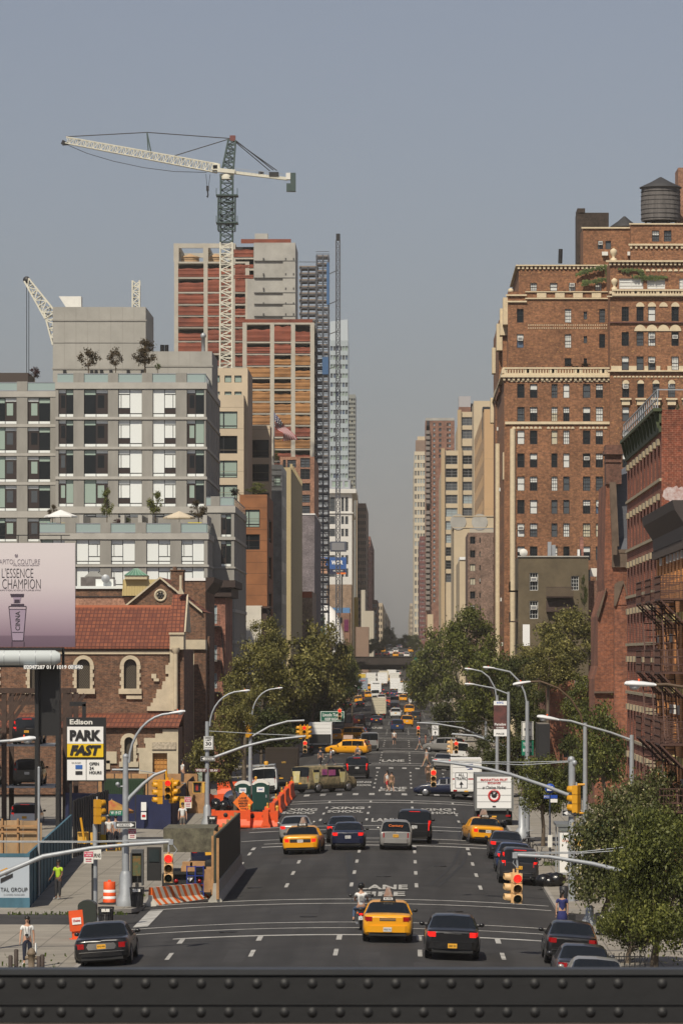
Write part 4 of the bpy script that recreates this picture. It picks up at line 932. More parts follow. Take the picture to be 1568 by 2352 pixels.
sw=pxw([(497,543)],[(970,1042)],Yz,470.4,.32,784,.32);x0,x1=wx(uq(455),Yz),wx(uq(553),Yz)
B.block(x0,x1,Yz,Yz+22,0,wz(vq(885),Yz),zinc,[(*o,dict(gl='green'))for o in sw],Ew=grid_w(Yz+1,Yz+21,3,2,6,4.2,8,3),wk=wside())
mb=MB()
for i in range(26):z=wz(vq(900+i*40),Yz);mb.box(x0,x1,Yz-.12,Yz,z-.35,z-.3)
B.mesh('zinc_fold',mb,zinc)
tanw=mat('tan_stucco',(.42,.34,.19),.9,var=.05,vs=.5)
Yt=594;B=Bd('tan_wall_house','tall plain yellow tan wall house with a notched shaded side parapet',base=0,x=wx(uq(618),Yt),y=Yt)
xt=wx(uq(618),Yt);B.block(wx(uq(560),Yt),xt,Yt,Yt+66,0,wz(vq(905),Yt),tanw)
mb=MB()
for i in range(9):mb.box(xt-.2,xt+.12,Yt+3+i*7,Yt+5+i*7,wz(vq(905),Yt)-.2,wz(vq(905),Yt)+.6)
B.mesh('parapet_notch',mb,tanw)
obr=brick('orange_brick',(.30,.13,.07),(.24,.10,.055),(.28,.2,.15));pbr=brick('purple_grey_brick',(.17,.14,.15),(.13,.11,.12),(.2,.18,.18));
Yo=760;B=Bd('brick_apartment_house','orange brick apartment house with wide dark windows below the netted tower',base=0,x=wx(720,Yo),y=Yo)
sw=pxw([(560,582),(592,655)],[(850,905),(935,990)],Yo,470.4,.32,784,.32)+pxw([(685,755)],[(838,905),(915,990),(1018,1072),(1100,1158),(1180,1235)],Yo,470.4,.32,784,.32)
B.block(wx(uq(540),Yo),wx(uq(785),Yo),Yo,Yo+40,0,wz(vq(828),Yo),obr,sw,wk=lambda:dict(gl=random.choice(['mid','dark']),fr='black',style='grid'))
Ye=700;B=Bd('windowless_brick_house','plain purple grey brick wall house below the orange brick house',base=0,x=wx(720,Ye),y=Ye);B.block(wx(uq(682),Ye),wx(uq(787),Ye),Ye,Ye+55,0,wz(vq(1245),Ye),pbr)
mb=MB();mb.box(wx(uq(682),Ye),wx(uq(787),Ye)+.1,Ye-.1,Ye+55,wz(vq(1245),Ye),wz(vq(1245),Ye)+.2);B.mesh('coping',mb,white)
Yl=660;B=Bd('low_brick_house','low brick house with an orange parapet under the purple grey wall',base=0,x=wx(715,Yl),y=Yl);B.block(wx(uq(680),Yl),wx(uq(770),Yl),Yl,Yl+30,0,wz(vq(1795),Yl),brick('tan_brick',(.28,.2,.14),(.24,.17,.12),(.3,.25,.2)))
mb=MB();mb.box(wx(uq(680),Yl)+.02,wx(uq(770),Yl)-.02,Yl-.05,Yl,wz(vq(1840),Yl),wz(vq(1797),Yl));B.mesh('parapet_panel',mb,mat('terracotta_panel',(.35,.1,.05),.8))
frc=mat('raw_concrete_frame',(.42,.39,.33),.9,var=.12,vs=.5);rawc=mat('raw_concrete_wall',(.36,.35,.32),.9,var=.2,vs=.25)
netr=mat('red_netting',(.27,.075,.04),.85,c2=(.13,.035,.022),vs=.22,streak=1.6);neto=mat('orange_netting',(.38,.19,.07),.85,c2=(.20,.095,.035),vs=.22,streak=1.6)
def netting(B,x0,x1,y,z0,z1,m):
 """sagging safety net between two floors"""
 mb=MB();nx,nz=8,6;sl=random.choice((random.uniform(.5,.7),random.uniform(.82,.97),random.uniform(.88,.97)));ph=random.random()*6
 vs=[(x0+(x1-x0)*i/nx,y-.1-.05*sin(j*2.1+ph)-.10*sin(pi*j/nz)*(.5+.5*sin(i*.9+ph)),z0+(z1-z0)*sl*j/nz*(1 if j<nz else 1+.05*sin(i*1.3+ph)))for j in range(nz+1)for i in range(nx+1)]
 mb.add(vs,[(j*(nx+1)+i,j*(nx+1)+i+1,(j+1)*(nx+1)+i+1,(j+1)*(nx+1)+i)for j in range(nz)for i in range(nx)])
 mb.build('safety_net',m,B.root)
def frame_tower(B,cols,fl,Y,depth,netf,side=None,slabt=.35,colw=.8):
 X=[wx(u,Y)for u in cols];Z=[wz(v,Y)for v in fl]
 mb=MB()
 for z in Z:mb.box(X[0]-.4,X[-1]+.4,Y,Y+depth,z-slabt,z)
 B.mesh('floor_slab',mb,frc)
 for x in X:mb=MB();mb.box(x-colw/2,x+colw/2,Y-.08,Y+.8,0,Z[0]+(.0));B.mesh('column',mb,frc)
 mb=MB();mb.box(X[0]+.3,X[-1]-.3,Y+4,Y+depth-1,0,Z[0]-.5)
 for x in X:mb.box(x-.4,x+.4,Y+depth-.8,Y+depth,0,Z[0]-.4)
 B.mesh('core_wall',mb,mat('interior_shade_paint',(.05,.035,.03),.9))  # core wall coloured near-black to stand for shade inside the open bays
 for j in range(len(Z)-1):
  for i in range(len(X)-1):
   nm=netf(i,j)
   if nm:netting(B,X[i]+colw/2,X[i+1]-colw/2,Y,Z[j+1],Z[j]-slabt,nm)
u1=lambda x:.5*x;v1=lambda y:250.9+.5*y
Yb=872;B=Bd('tower_under_construction','tall unfinished concrete tower with red safety nets and two wooden water tanks',base=0,x=wx(540,Yb),y=Yb)
frame_tower(B,[405,472.5,535,568],[v1(y)for y in(700,770,838,893,945,998,1062,1120,1180,1240,1300)],Yb,22,lambda i,j:netr)
mb=MB();Zr=[wz(v1(y),Yb)for y in(616,640,700)]
for u in(405,472.5,535):
 for yy in(Yb,Yb+11,Yb+21):mb.box(wx(u,Yb)-.5,wx(u,Yb)+.5,yy,yy+.9,Zr[2],Zr[0])
for yy in(Yb,Yb+21):mb.box(wx(401,Yb),wx(535,Yb),yy+.02,yy+.88,Zr[0]-.9,Zr[0]-.01)
for u in(405,472.5,535):mb.box(wx(u,Yb)-.48,wx(u,Yb)+.48,Yb+.9,Yb+21,Zr[0]-.88,Zr[0]-.03)
B.mesh('roof_frame',mb,frc)
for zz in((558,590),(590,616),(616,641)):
 mb=MB();mb.box(wx(536,Yb)+.4,wx(583,Yb),Yb+2,Yb+20,wz(zz[1],Yb),wz(zz[0],Yb)-.6);B.mesh('floor_shade_block',mb,mat('floor_shade_paint',(.03,.025,.025),.9))  # solid block; its dark colour stands for shade on the open floors
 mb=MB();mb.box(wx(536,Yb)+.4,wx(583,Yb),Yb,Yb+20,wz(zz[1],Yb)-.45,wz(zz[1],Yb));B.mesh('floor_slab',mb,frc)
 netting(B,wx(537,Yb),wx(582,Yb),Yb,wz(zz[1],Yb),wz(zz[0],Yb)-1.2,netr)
mb=MB();mb.box(wx(568,Yb),wx(583,Yb),Yb-.3,Yb+20,wz(736,Yb),wz(641,Yb));mb.box(wx(583,Yb)+.01,wx(676,Yb),Yb-.6,Yb+20,wz(745,Yb),wz(558,Yb))
mb.box(wx(650,Yb),wx(678.5,Yb),Yb-.9,Yb+20,wz(745,Yb),wz(558.5,Yb));B.mesh('shear_wall',mb,rawc)
mb=MB()
for v in(600,639,673,699,727):mb.box(wx(584,Yb),wx(678,Yb),Yb-.97,Yb-.5,wz(v,Yb)-.06,wz(v,Yb)+.06)
for v in(598,633,666,700,725):
 for u in(604,655,673):mb.box(wx(u,Yb),wx(u+3,Yb),Yb-.96,Yb-.5,wz(v,Yb),wz(v,Yb)+.4)
B.mesh('pour_joint',mb,mat('joint_dark',(.08,.08,.08),.9))
mb=MB();mb.box(wx(584,Yb),wx(614,Yb),Yb+3,Yb+6,wz(558,Yb),wz(533,Yb));B.mesh('stair_head',mb,rawc)
mb=MB();mb.box(wx(553,Yb),wx(668,Yb),Yb+1,Yb+1.1,wz(558,Yb),wz(548,Yb));B.mesh('safety_net',mb,netr)
tkw=mat('tank_new_wood',(.42,.28,.16),.8,var=.15,vs=3,streak=.15)
def water_tank(u,v0,v1_,w_,Y,lab,m,roofm,legs=1.5,grp=None,apex=None):
 x,zb,zt_=wx(u,Y),wz(v0,Y),wz(v1_,Y);r=w_/2*Y/F
 g=empty('water_tank',(x,Y,zb-legs),lab,'water tank',grp)
 mb=MB();mb.lathe([(r*.98,legs),(r*1.0,legs+(zt_-zb)*.5),(r*.97,legs+zt_-zb)],n=28);b_=mb.build('tank_body',m,g,True)
 mb=MB()
 for i in range(7):z=legs+(zt_-zb)*(i+.5)/7.5;mb.lathe([(r*1.0,z-.02),(r*1.012,z-.02),(r*1.012,z+.02),(r*1.0,z+.02)],n=28)
 mb.build('hoop',darkm,b_,True)
 mb=MB();hz_=(wz(apex,Y)-wz(v1_,Y))if apex else r*.5;mb.lathe([(r*1.07,legs+zt_-zb-.08),(r*1.07,legs+zt_-zb+.02),(r*.5,legs+zt_-zb+hz_*.52),(.12,legs+zt_-zb+hz_)],n=24);mb.build('roof',roofm,g,True)
 for a in range(6):mb=MB();mb.box(r*.75*cos(a*pi/3)-.12,r*.75*cos(a*pi/3)+.12,r*.75*sin(a*pi/3)-.12,r*.75*sin(a*pi/3)+.12,0,legs);mb.build('leg',darkm,g,True)
 return g
water_tank(437,636,591,42,Yb+8,'new wooden water tank inside the left bay of the tower roof frame',tkw,tkw,.8,'tanks in the tower roof frame',583)
water_tank(496,636,591,40,Yb+8,'new wooden water tank partly behind the crane mast',tkw,tkw,.8,'tanks in the tower roof frame',583)
Yk=842;B=Bd('tower_under_construction','lower unfinished concrete tower wrapped in orange safety nets behind the flag',base=0,x=wx(640,Yk),y=Yk)
fl=[741]+[784+27.3*(i-1)for i in range(1,12)];cols=[562,625,673,717]
frame_tower(B,cols,fl+[1090],Yk,24,lambda i,j:netr if(j<2 or(j==2 and i==0)or j in(8,10,11))else neto)
mb=MB();mb.box(wx(563,Yk),wx(718,Yk),Yk+.1,Yk+.2,wz(741,Yk),wz(733,Yk));B.mesh('safety_net',mb,netr)
scm=mat('scaffold_steel',(.10,.105,.12),.5,metal=.4);deckm=mat('scaffold_deck',(.22,.17,.13),.8)
Ys=846;g=empty('scaffold_tower',(wx(740,Ys),Ys,0),'dark scaffold and hoist tower climbing the right side of the netted buildings','scaffold')
mb=MB()
for u in(727,741,754):
 for yy in(Ys,Ys+2.4,Ys+5):mb.bar((wx(u,Ys),yy,0),(wx(u,Ys),yy,wz(585,Ys)),.24)
mb.build('standard',scm,g)
mb=MB();dk=MB();br=MB();v=590;k=0
while v<1412:
 z=wz(v,Ys)
 for yy in(Ys,Ys+5):mb.bar((wx(725,Ys),yy,z),(wx(756,Ys),yy,z),.22);mb.bar((wx(725,Ys),yy,z+1),(wx(756,Ys),yy,z+1),.1)
 for u in(727,754):mb.bar((wx(u,Ys),Ys,z),(wx(u,Ys),Ys+5,z),.2)
 dk.box(wx(726,Ys),wx(755,Ys),Ys+.1,Ys+4.9,z+.12,z+.3)
 a,b=((727,741),(741,754))[k%2];br.bar((wx(a,Ys),Ys-.05,z),(wx(b,Ys),Ys-.05,wz(v+17,Ys)),.12);v+=17;k+=1
mb.build('ledger',scm,g);dk.build('deck',deckm,g);br.build('brace',scm,g)
mb=MB();dk=MB()
for u in(687,704,722):
 for yy in(Ys+14,Ys+20):mb.bar((wx(u,Ys),yy,wz(738,Ys)),(wx(u,Ys),yy,wz(597,Ys)),.22)
v=600
while v<738:
 z=wz(v,Ys)
 for yy in(Ys+14,Ys+20):mb.bar((wx(683,Ys),yy,z),(wx(727,Ys),yy,z),.22)
 mb.bar((wx(683,Ys),Ys+14,z+1.1),(wx(727,Ys),Ys+14,z+1.1),.12);dk.box(wx(683,Ys),wx(727,Ys),Ys+14,Ys+20,z+.12,z+.35);v+=15.5
mb.build('side_scaffold',scm,g);dk.build('deck',deckm,g)
mb=MB();mb.box(wx(750,Ys),wx(756,Ys),Ys-.3,Ys,wz(700,Ys),wz(603,Ys));mb.box(wx(740,Ys),wx(754,Ys),Ys-.3,Ys,wz(860,Ys),wz(820,Ys));mb.build('tarpaulin',mat('tarp_blue',(.05,.12,.25),.7),g)
Ym=830;g=empty('hoist_mast',(wx(776,Ym),Ym,0),'very tall thin dark lattice hoist mast standing alone right of the scaffold','hoist mast')
mb=MB();lattice(mb,(wx(776,Ym),Ym,0),(wx(776,Ym),Ym,wz(553,Ym)),.75,72,.12,(0,1,0));mb.build('mast',scm,g)
mb=MB();mb.box(wx(771.5,Ym),wx(781,Ym),Ym-.4,Ym+.4,wz(553,Ym),wz(537,Ym));mb.build('mast_head',darkm,g)
mb=MB();mb.box(wx(758,Ym),wx(795,Ym),Ym-1,Ym+1,wz(1267,Ym),wz(1244,Ym));mb.build('hoist_cage',mat('cage_blue_grey',(.07,.08,.11),.6),g)
mb=MB();mb.box(wx(762,Ym),wx(791,Ym),Ym-1.06,Ym-1,wz(1264,Ym),wz(1247,Ym));mb.build('cage_panel',mat('cage_mesh',(.2,.2,.21),.7),g)
mb=MB()
for v in(620,690,760,840,920,1000):mb.bar((wx(756,Ym),Ym+8,wz(v,Ym)),(wx(776,Ym),Ym,wz(v,Ym)),.12)
mb.build('wall_tie',scm,g)
Yx=800;g=empty('tower_crane',(wx(521,Yx),Yx,20),'tall cream and green hammerhead tower crane in front of the red netted tower','crane')
PC=lambda u,v,d=0:(wx(u,Yx),Yx+d,wz(v,Yx))
mb=MB();lattice(mb,PC(519.5,860),PC(520.5,558),2.2,24,.17,(0,1,0));mb.build('mast',craneW,g)
mb=MB();lattice(mb,PC(520.5,556),PC(521,405),2.15,10,.17,(0,1,0));mb.build('upper_mast',craneG,g)
mb=MB();lattice(mb,PC(520.5,530),PC(521,450),3.0,6,.14,(0,1,0))
for v in(450,513):mb.box(wx(497,Yx),wx(547,Yx),Yx-1.8,Yx+1.8,wz(v,Yx)-.12,wz(v,Yx)+.12);[mb.bar((wx(u,Yx),Yx-1.8,wz(v,Yx)),(wx(u,Yx),Yx-1.8,wz(v,Yx)+1.2),.12)for u in(498,546)]
mb.build('climbing_frame',craneG,g)
mb=MB();lattice(mb,PC(500,387),PC(152,322),(1.5,1.2),38,.11,(0,0,1),(1.55,1.1));mb.build('jib',craneW,g)
mb=MB();mb.bar(PC(148,323),PC(144,332),.6);mb.bar(PC(144,331),PC(158,330),.5);mb.build('jib_tip',darkm,g)
mb=MB();lattice(mb,PC(523,392),PC(533,322),(2.0,1.3),7,.17,(0,1,0));mb.build('tower_head',craneG,g)
mb=MB();mb.bar(PC(528,318),PC(541,318),1.0);mb.bar(PC(534,322),PC(535,311),.3);mb.build('head_cap',mat('cap_red',(.16,.05,.045),.6),g)
mb=MB();mb.bar(PC(500,392),PC(660,411),1.2,.5);mb.bar(PC(500,392,-1),PC(540,396,-1),.9,.7);mb.build('counter_jib',craneW,g)
mb=MB();mb.bar(PC(540,388,-.6),PC(650,400,-.6),.08);[mb.bar(PC(u,390+(u-540)*.11,-.6),PC(u,396+(u-540)*.11,-.6),.07)for u in range(542,650,9)];mb.build('guard_rail',galv,g)
mb=MB();mb.box(wx(657,Yx),wx(667,Yx),Yx-.9,Yx+.9,wz(413,Yx),wz(398,Yx));mb.build('counterweight',offwhite,g)
mb=MB();mb.box(wx(667.3,Yx),wx(679,Yx),Yx-1,Yx+1,wz(440,Yx),wz(398,Yx));mb.box(wx(658,Yx),wx(667,Yx),Yx-.8,Yx+.8,wz(440,Yx),wz(422,Yx));mb.build('counterweight',craneG,g)
mb=MB();mb.box(wx(618,Yx),wx(640,Yx),Yx-.8,Yx+.8,wz(405,Yx),wz(396,Yx));mb.box(wx(594,Yx),wx(606,Yx),Yx-.6,Yx+.6,wz(401,Yx),wz(395,Yx));mb.build('winch',darkm,g)
mb=MB();mb.box(wx(488,Yx),wx(506,Yx),Yx-1.3,Yx+.8,wz(392,Yx),wz(378,Yx));mb.build('operator_cab',craneW,g)
mb=MB();mb.box(wx(490,Yx),wx(500,Yx),Yx-1.34,Yx-1.3,wz(389,Yx),wz(381,Yx));mb.build('cab_window',glassd,g)
mb=MB();mb.lathe([(1.25,-.5),(1.3,.4),(1.25,.5)],PC(521,406),16);mb.build('slewing_ring',craneW,g)
mb=MB();mb.bar(PC(338,304),PC(347,348),.22);mb.bar(PC(338,304),PC(341,347),.2);mb.build('jib_post',craneG,g)
mb=MB()
for a,b in(((152,314),(338,304)),((338,304),(530,318)),((400,358),(530,318)),((535,320),(636,392)),((538,324),(620,393)),((538,320),(628,391))):mb.tube([PC(*a),PC(*b)],.09,5)
pts=[(158,334),(200,352),(260,370),(330,385),(400,394),(475,396)];mb.tube([PC(*p)for p in pts],.05,4)
mb.tube([PC(473,400),PC(476,428)],.04,4);mb.tube([PC(483,400),PC(479,428)],.04,4);mb.build('cable',darkm,g)
mb=MB();mb.box(wx(474,Yx),wx(480,Yx),Yx-.3,Yx+.3,wz(438,Yx),wz(427,Yx));mb.tube([PC(477,438),PC(478,448),PC(476.5,454),PC(475.5,450)],.12,6);mb.build('hook_block',darkm,g)
# ================= LEFT CHURCH =================
cb=brick('church_dark_brick',(.19,.085,.045),(.085,.042,.028),(.17,.125,.085),bw=.3,bh=.11,dirt=.22,ns=.7);lime=mat('limestone',(.50,.43,.31),.85,var=.14,vs=1.2)
tile=bpy.data.materials.new('clay_roof_tile');tile.use_nodes=True;n=tile.node_tree;L=n.links.new;N=n.nodes.new;p=n.nodes['Principled BSDF'];p.inputs['Roughness'].default_value=.75
g_=N('ShaderNodeNewGeometry');sx=N('ShaderNodeSeparateXYZ');L(g_.outputs[0],sx.inputs[0]);cbx=N('ShaderNodeCombineXYZ');L(sx.outputs[2],cbx.inputs[0]);L(sx.outputs[0],cbx.inputs[1]);bt=N('ShaderNodeTexBrick');bt.offset=.0;L(cbx.outputs[0],bt.inputs[0])
bt.inputs['Scale'].default_value=1;bt.inputs['Brick Width'].default_value=.30;bt.inputs['Row Height'].default_value=.32;bt.inputs['Mortar Size'].default_value=.035;bt.inputs['Color1'].default_value=(.25,.078,.036,1);bt.inputs['Color2'].default_value=(.15,.045,.024,1);bt.inputs['Mortar'].default_value=(.09,.025,.015,1)
L(bt.outputs[0],p.inputs['Base Color']);bp_=N('ShaderNodeBump');bp_.inputs['Distance'].default_value=.05;bp_.inputs['Strength'].default_value=.6;L(bt.outputs['Fac'],bp_.inputs['Height']);bp_.invert=True;L(bp_.outputs[0],p.inputs['Normal'])
Yc=355;c=lambda x,Y=Yc:wx(.34*x,Y);d=lambda y,Y=Yc:wz(1223+.34*y,Y)
CH=empty('brick_church',(c(1245),Yc,-.17),'brown brick church with orange tiled roofs, arched windows and stone corner on the left','church')
xr=c(1150);xl=c(-100)
wins=[(520,610),(838,925),(204,285),(-110,-20)]
sw=[(c(a),c(b),d(1055),d(855))for a,b in wins]
mb=MB();facade(mb,'S',Yc,xl,c(1195),0,d(775),sw,0,.35);mb.quad((c(1195),Yc,0),(c(1195),Yc+12,0),(c(1195),Yc+12,d(775)),(c(1195),Yc,d(775)));mb.build('nave_wall',cb,CH)
ledm=mat('leaded_glass',(.05,.04,.03),.3)
def arch_win(a,b,zt,zb,Y,wm):
 """stone surround, sill and leaded pane"""
 x0,x1=c(a),c(b);r=(x1-x0)/2;xc_=(x0+x1)/2;mb=MB();na=10;o=.30;ts=np.linspace(0,pi,na+1);zs=zt-r
 for i in range(na):
  q=[(xc_+rr*cos(t),zs+rr*sin(t))for rr,t in((r,ts[i]),(r+o,ts[i]),(r+o,ts[i+1]),(r,ts[i+1]))];mb.prism(q[::-1],Y-.14,Y+.0)
 mb.prism([(xc_+(r)*cos(t),zs+r*sin(t))for t in ts[:na//2+1]]+[(x1,zt+.0)],Y-.06,Y-.01);mb.prism([(xc_+(r)*cos(t),zs+r*sin(t))for t in ts[na//2:]]+[(x0,zt+.0)],Y-.06,Y-.01)
 for s_ in(-1,1):
  e=xc_+s_*(r+.15)
  for k_ in range(6):zz=zb+(zs-zb)*k_/6;w_=.32 if k_%2 else .22;mb.box(xc_+s_*r,xc_+s_*(r+w_),Y-.14,Y,zz,zz+(zs-zb)/6-.01)
 mb.box(x0-.4,x1+.4,Y-.3,Y,zb-.42,zb);mb.build('stone_surround',lime,CH)
 mb=MB();mb.box(x0,x1,Y+.28,Y+.3,zb,zt);wo=mb.build('window',ledm,CH);mb=MB()
 n_=7;s=(x1-x0)/n_*1.0;H_=zt-zb
 k_=-int(H_/s/1.5)-1
 for dr in(-1,1):
  i=-30
  while i<40:
   xa,za=x0+i*s,zb;
   t0=0;xa2=xa+dr*H_/1.5;A=(xa,zb);B_=(xa2,zt)
   ta,tb=0,1;dx=xa2-xa
   for lim,sg in((x0,1),(x1,-1)):
    f0,f1=sg*(xa-lim),sg*(xa2-lim)
    if f0<0 and f1<0:ta,tb=1,0
    elif f0<0:ta=max(ta,f0/(f0-f1))
    elif f1<0:tb=min(tb,f0/(f0-f1))
   if tb-ta>.01:mb.bar((xa+dx*ta,Y+.26,zb+H_*ta),(xa+dx*tb,Y+.26,zb+H_*tb),.028)
   i+=1
 mb.build('lead_lattice',mat('lead_bars',(.13,.11,.08),.6),wo)
for a,b in wins:arch_win(a,b,d(855),d(1055),Yc,0)
rz_,re_=d(495,Yc+9),d(770)
mb=MB();mb.quad((xl,Yc-.35,re_),(c(1155),Yc-.35,re_),(c(1155),Yc+9,d(495)+0.0),(xl,Yc+9,d(495)+0.0));mb.quad((xl,Yc-.35,re_-.18),(xl,Yc-.35,re_),(c(1155),Yc-.35,re_),(c(1155),Yc-.35,re_-.18));
zr2=d(412);mb.quad((c(1135),Yc-.55,d(672)),(c(1245),Yc-.55,d(672)),(c(1245),Yc+4.2,zr2),(c(1152),Yc+4.2,zr2));mb.quad((c(1135),Yc-.55,d(672)-.2),(c(1135),Yc-.55,d(672)),(c(1245),Yc-.55,d(672)),(c(1245),Yc-.55,d(672)-.2));mb.build('roof',tile,CH)
mb=MB();mb.box(xl,c(1152),Yc+8.9,Yc+9.3,d(495)-.1,d(490)+.1);mb.build('ridge',mat('ridge_tile',(.42,.14,.07),.8),CH)
mb=MB();mb.box(xl,c(1148),Yc-.12,Yc,d(822),d(800));mb.build('string_course',lime,CH);mb=MB();mb.box(xl,c(1148),Yc-.25,Yc,d(800)+.05,d(778));mb.build('eaves',mat('eaves_brown',(.08,.05,.035),.8),CH)
mb=MB();mb.box(c(1150),c(1243),Yc-.5,Yc+3,d(790),d(676));mb.box(c(1144),c(1248),Yc-.62,Yc+3.1,d(690),d(676));mb.box(c(1150),c(1198),Yc-.3,Yc+.1,d(1205),d(790))
st_=[(880,1140),(895,1120),(955,1140),(975,1120),(1005,1100),(1030,1095),(1060,1060),(1085,1055),(1120,1035),(1150,1020),(1175,995),(1205,988)]
for i,(y,x)in enumerate(st_[:-1]):mb.box(c(x),c(1150),Yc-.18,Yc,d(st_[i+1][0]),d(y))
mb.box(c(1025),c(1058),Yc-.18,Yc,d(985),d(955));mb.box(c(1040),c(1075),Yc-.18,Yc,d(1005),d(985)-.01);mb.box(c(855),c(960),Yc-.18,Yc,d(1125),d(1098))
mb.build('stone_corner',lime,CH)
mb=MB();mb.tube([(c(1190),Yc-.45,d(1195)),(c(1190),Yc-.45,d(820))],.17,10);mb.lathe([(.17,0),(.32,.3),(.34,.5)],(c(1190),Yc-.45,d(820)),10);mb.build('colonnette',lime,CH)
mb=MB();xs=c(1243);
mb.box(xs-1.2,xs,Yc+.0,Yc+16,0,d(790));mb.build('avenue_wall',cb,CH);mb=MB();mb.prism([(Yc-.4,d(672)),(Yc+4.2,zr2+.0),(Yc+9,d(672))],xs-.1,xs+.15,0,'x');mb.build('gable_stone',lime,CH)
Yg=372;cg=lambda x:wx(.34*x,Yg);dg=lambda y:wz(1223+.34*y,Yg)
mb=MB();mb.box(cg(1245),cg(1390),Yg,Yg+14,0,dg(790));mb.box(cg(1245),cg(1390),Yg-.3,Yg+14,dg(790)+.01,dg(725));mb.build('side_porch',lime,CH)
mb=MB();mb.box(cg(1252),cg(1285),Yg-.12,Yg-.01,dg(1160),dg(780));mb.box(cg(1312),cg(1391),Yg-.05,Yg+14,0,dg(795));mb.build('brick_infill',cb,CH)
mb=MB();mb.box(cg(1392),cg(1405),Yg+3,Yg+13,0,dg(700));mb.build('shaded_side',cb,CH)
Yh=392;ch_=lambda x:wx(.34*x,Yh);dh=lambda y:wz(1223+.34*y,Yh)
mb=MB();mb.prism([(ch_(760),dh(800)),(ch_(1360),dh(800)),(ch_(1360),dh(540)),(ch_(1083),dh(318)),(ch_(820),dh(520))],Yh,Yh+.6);mb.box(ch_(1240),ch_(1390),Yh+.02,Yh+14,0,dh(545));mb.build('gable_wall',cb,CH)
mb=MB()
for a,b in(((820,527),(1083,312)),((1083,312),(1368,545))):
 (xa,za),(xb,zb_)=a,b;mb.prism([(ch_(xa),dh(za)),(ch_(xb),dh(zb_)),(ch_(xb),dh(zb_-14)),(ch_(xa),dh(za-14))],Yh-.35,Yh-.0)
mb.build('gable_coping',lime,CH);mb=MB();mb.quad((ch_(1083),Yh,dh(302)),(ch_(1380),Yh,dh(538)),(ch_(1405),Yh+15,dh(540)),(ch_(1100),Yh+15,dh(300)));mb.quad((ch_(810),Yh,dh(520)),(ch_(1083),Yh,dh(302)),(ch_(1100),Yh+15,dh(300)),(ch_(830),Yh+15,dh(520)));mb.build('gable_roof',tile,CH)
mb=MB();mb.tube([(ch_(1085)+0.47*cos(t),Yh-.05,dh(425)+.47*sin(t))for t in np.linspace(0,2*pi,25)],.10,8,cap=False);mb.build('rose_rim',lime,CH);mb=MB();mb.lathe([(.01,-.05),(.42,-.05),(.42,.0)],(ch_(1085),Yh,dh(425)),20,0,'y');ro=mb.build('rose_window',lime,CH);mb=MB()
for i in range(6):mb.lathe([(.01,-.1),(.11,-.1),(.11,-.05)],(ch_(1085)+.23*cos(i*pi/3),Yh,dh(425)+.23*sin(i*pi/3)),10,0,'y')
mb.lathe([(.01,-.1),(.12,-.1),(.12,-.05)],(ch_(1085),Yh,dh(425)),10,0,'y');mb.build('rose_petal',black,ro)
mb=MB();mb.box(ch_(1150),ch_(1235),Yh+1,Yh+4,dh(400),dh(250));mb.box(ch_(1143),ch_(1240),Yh+.9,Yh+4.1,dh(257),dh(250));mb.box(ch_(1163),ch_(1187),Yh+1.5,Yh+3,dh(249),dh(228));mb.build('chimney',redbr if 'redbr' in globals()else cb,CH)
mb=MB();mb.box(c(1200),c(1215),Yc+3,Yc+3.5,d(380),d(285));mb.prism([(c(1190),d(412)),(c(1232),d(412)),(c(1217),d(375)),(c(1200),d(375))],Yc+2.9,Yc+3.7);mb.build('roof_cross',lime,CH)
Ya=348;ca=lambda x:wx(.34*x,Ya);da=lambda y:wz(1223+.34*y,Ya)
ops=[(ca(842),ca(903),da(1548),da(1382)),(ca(1033),ca(1130),0,da(1480))]
mb=MB();facade(mb,'S',Ya,xl,ca(1205),-.2,da(1318),ops,0,.5);mb.quad((ca(1205),Ya,-.2),(ca(1205),Yc,-.2),(ca(1205),Yc,da(1318)),(ca(1205),Ya,da(1318)));mb.build('aisle_wall',cb,CH)
mb=MB();mb.quad((xl,Ya-.4,da(1310)),(ca(1210),Ya-.4,da(1310)),(ca(1212),Yc-.0,d(1222)),(xl,Yc,d(1222)));mb.quad((xl,Ya-.4,da(1318)),(xl,Ya-.4,da(1310)),(ca(1210),Ya-.4,da(1310)),(ca(1210),Ya-.4,da(1318)));mb.build('aisle_roof',tile,CH)
Yc0,c0,d0=Yc,c,d;c,d=ca,da;arch_win(842,903,da(1382),da(1548),Ya,0)
mb=MB();pts=[(1330,1205,1100),(1358,1205,1050),(1388,1205,975),(1425,1205,985),(1455,1205,925),(1490,1205,910)]
for i,(y,xb_,xa_)in enumerate(pts[:-1]):mb.box(ca(xa_),ca(1205),Ya-.14,Ya,da(pts[i+1][0]),da(y))
mb.box(ca(940),ca(1032),Ya-.14,Ya,0,da(1490));mb.box(ca(1131),ca(1205),Ya-.14,Ya,0,da(1490));mb.box(ca(720),ca(790),Ya-.14,Ya,da(1560),da(1480));mb.box(ca(700),ca(745),Ya-.14,Ya,da(1600),da(1540));mb.build('stone_quoins',lime,CH)
mb=MB();mb.box(ca(1028),ca(1190),Ya-.25,Ya-.14,da(1465),da(1415));mb.build('carved_frieze',mat('carved_stone',(.42,.36,.27),.9,var=.45,vs=6),CH)
mb=MB();mb.box(ca(1033),ca(1130),Ya+.3,Ya+.35,0,da(1480));do=mb.build('door',mat('oak_door',(.42,.19,.045),.5,var=.15,vs=2),CH);mb=MB()
for i in range(4):
 for j in range(4):x0=ca(1033+24.2*i+3);x1=ca(1033+24.2*(i+1)-3);mb.box(x0,x1,Ya+.25,Ya+.3,da(1600-29*j-4),da(1600-29*(j+1)+4))
mb.build('door_panel',mat('oak_door_light',(.50,.24,.06),.5),do)
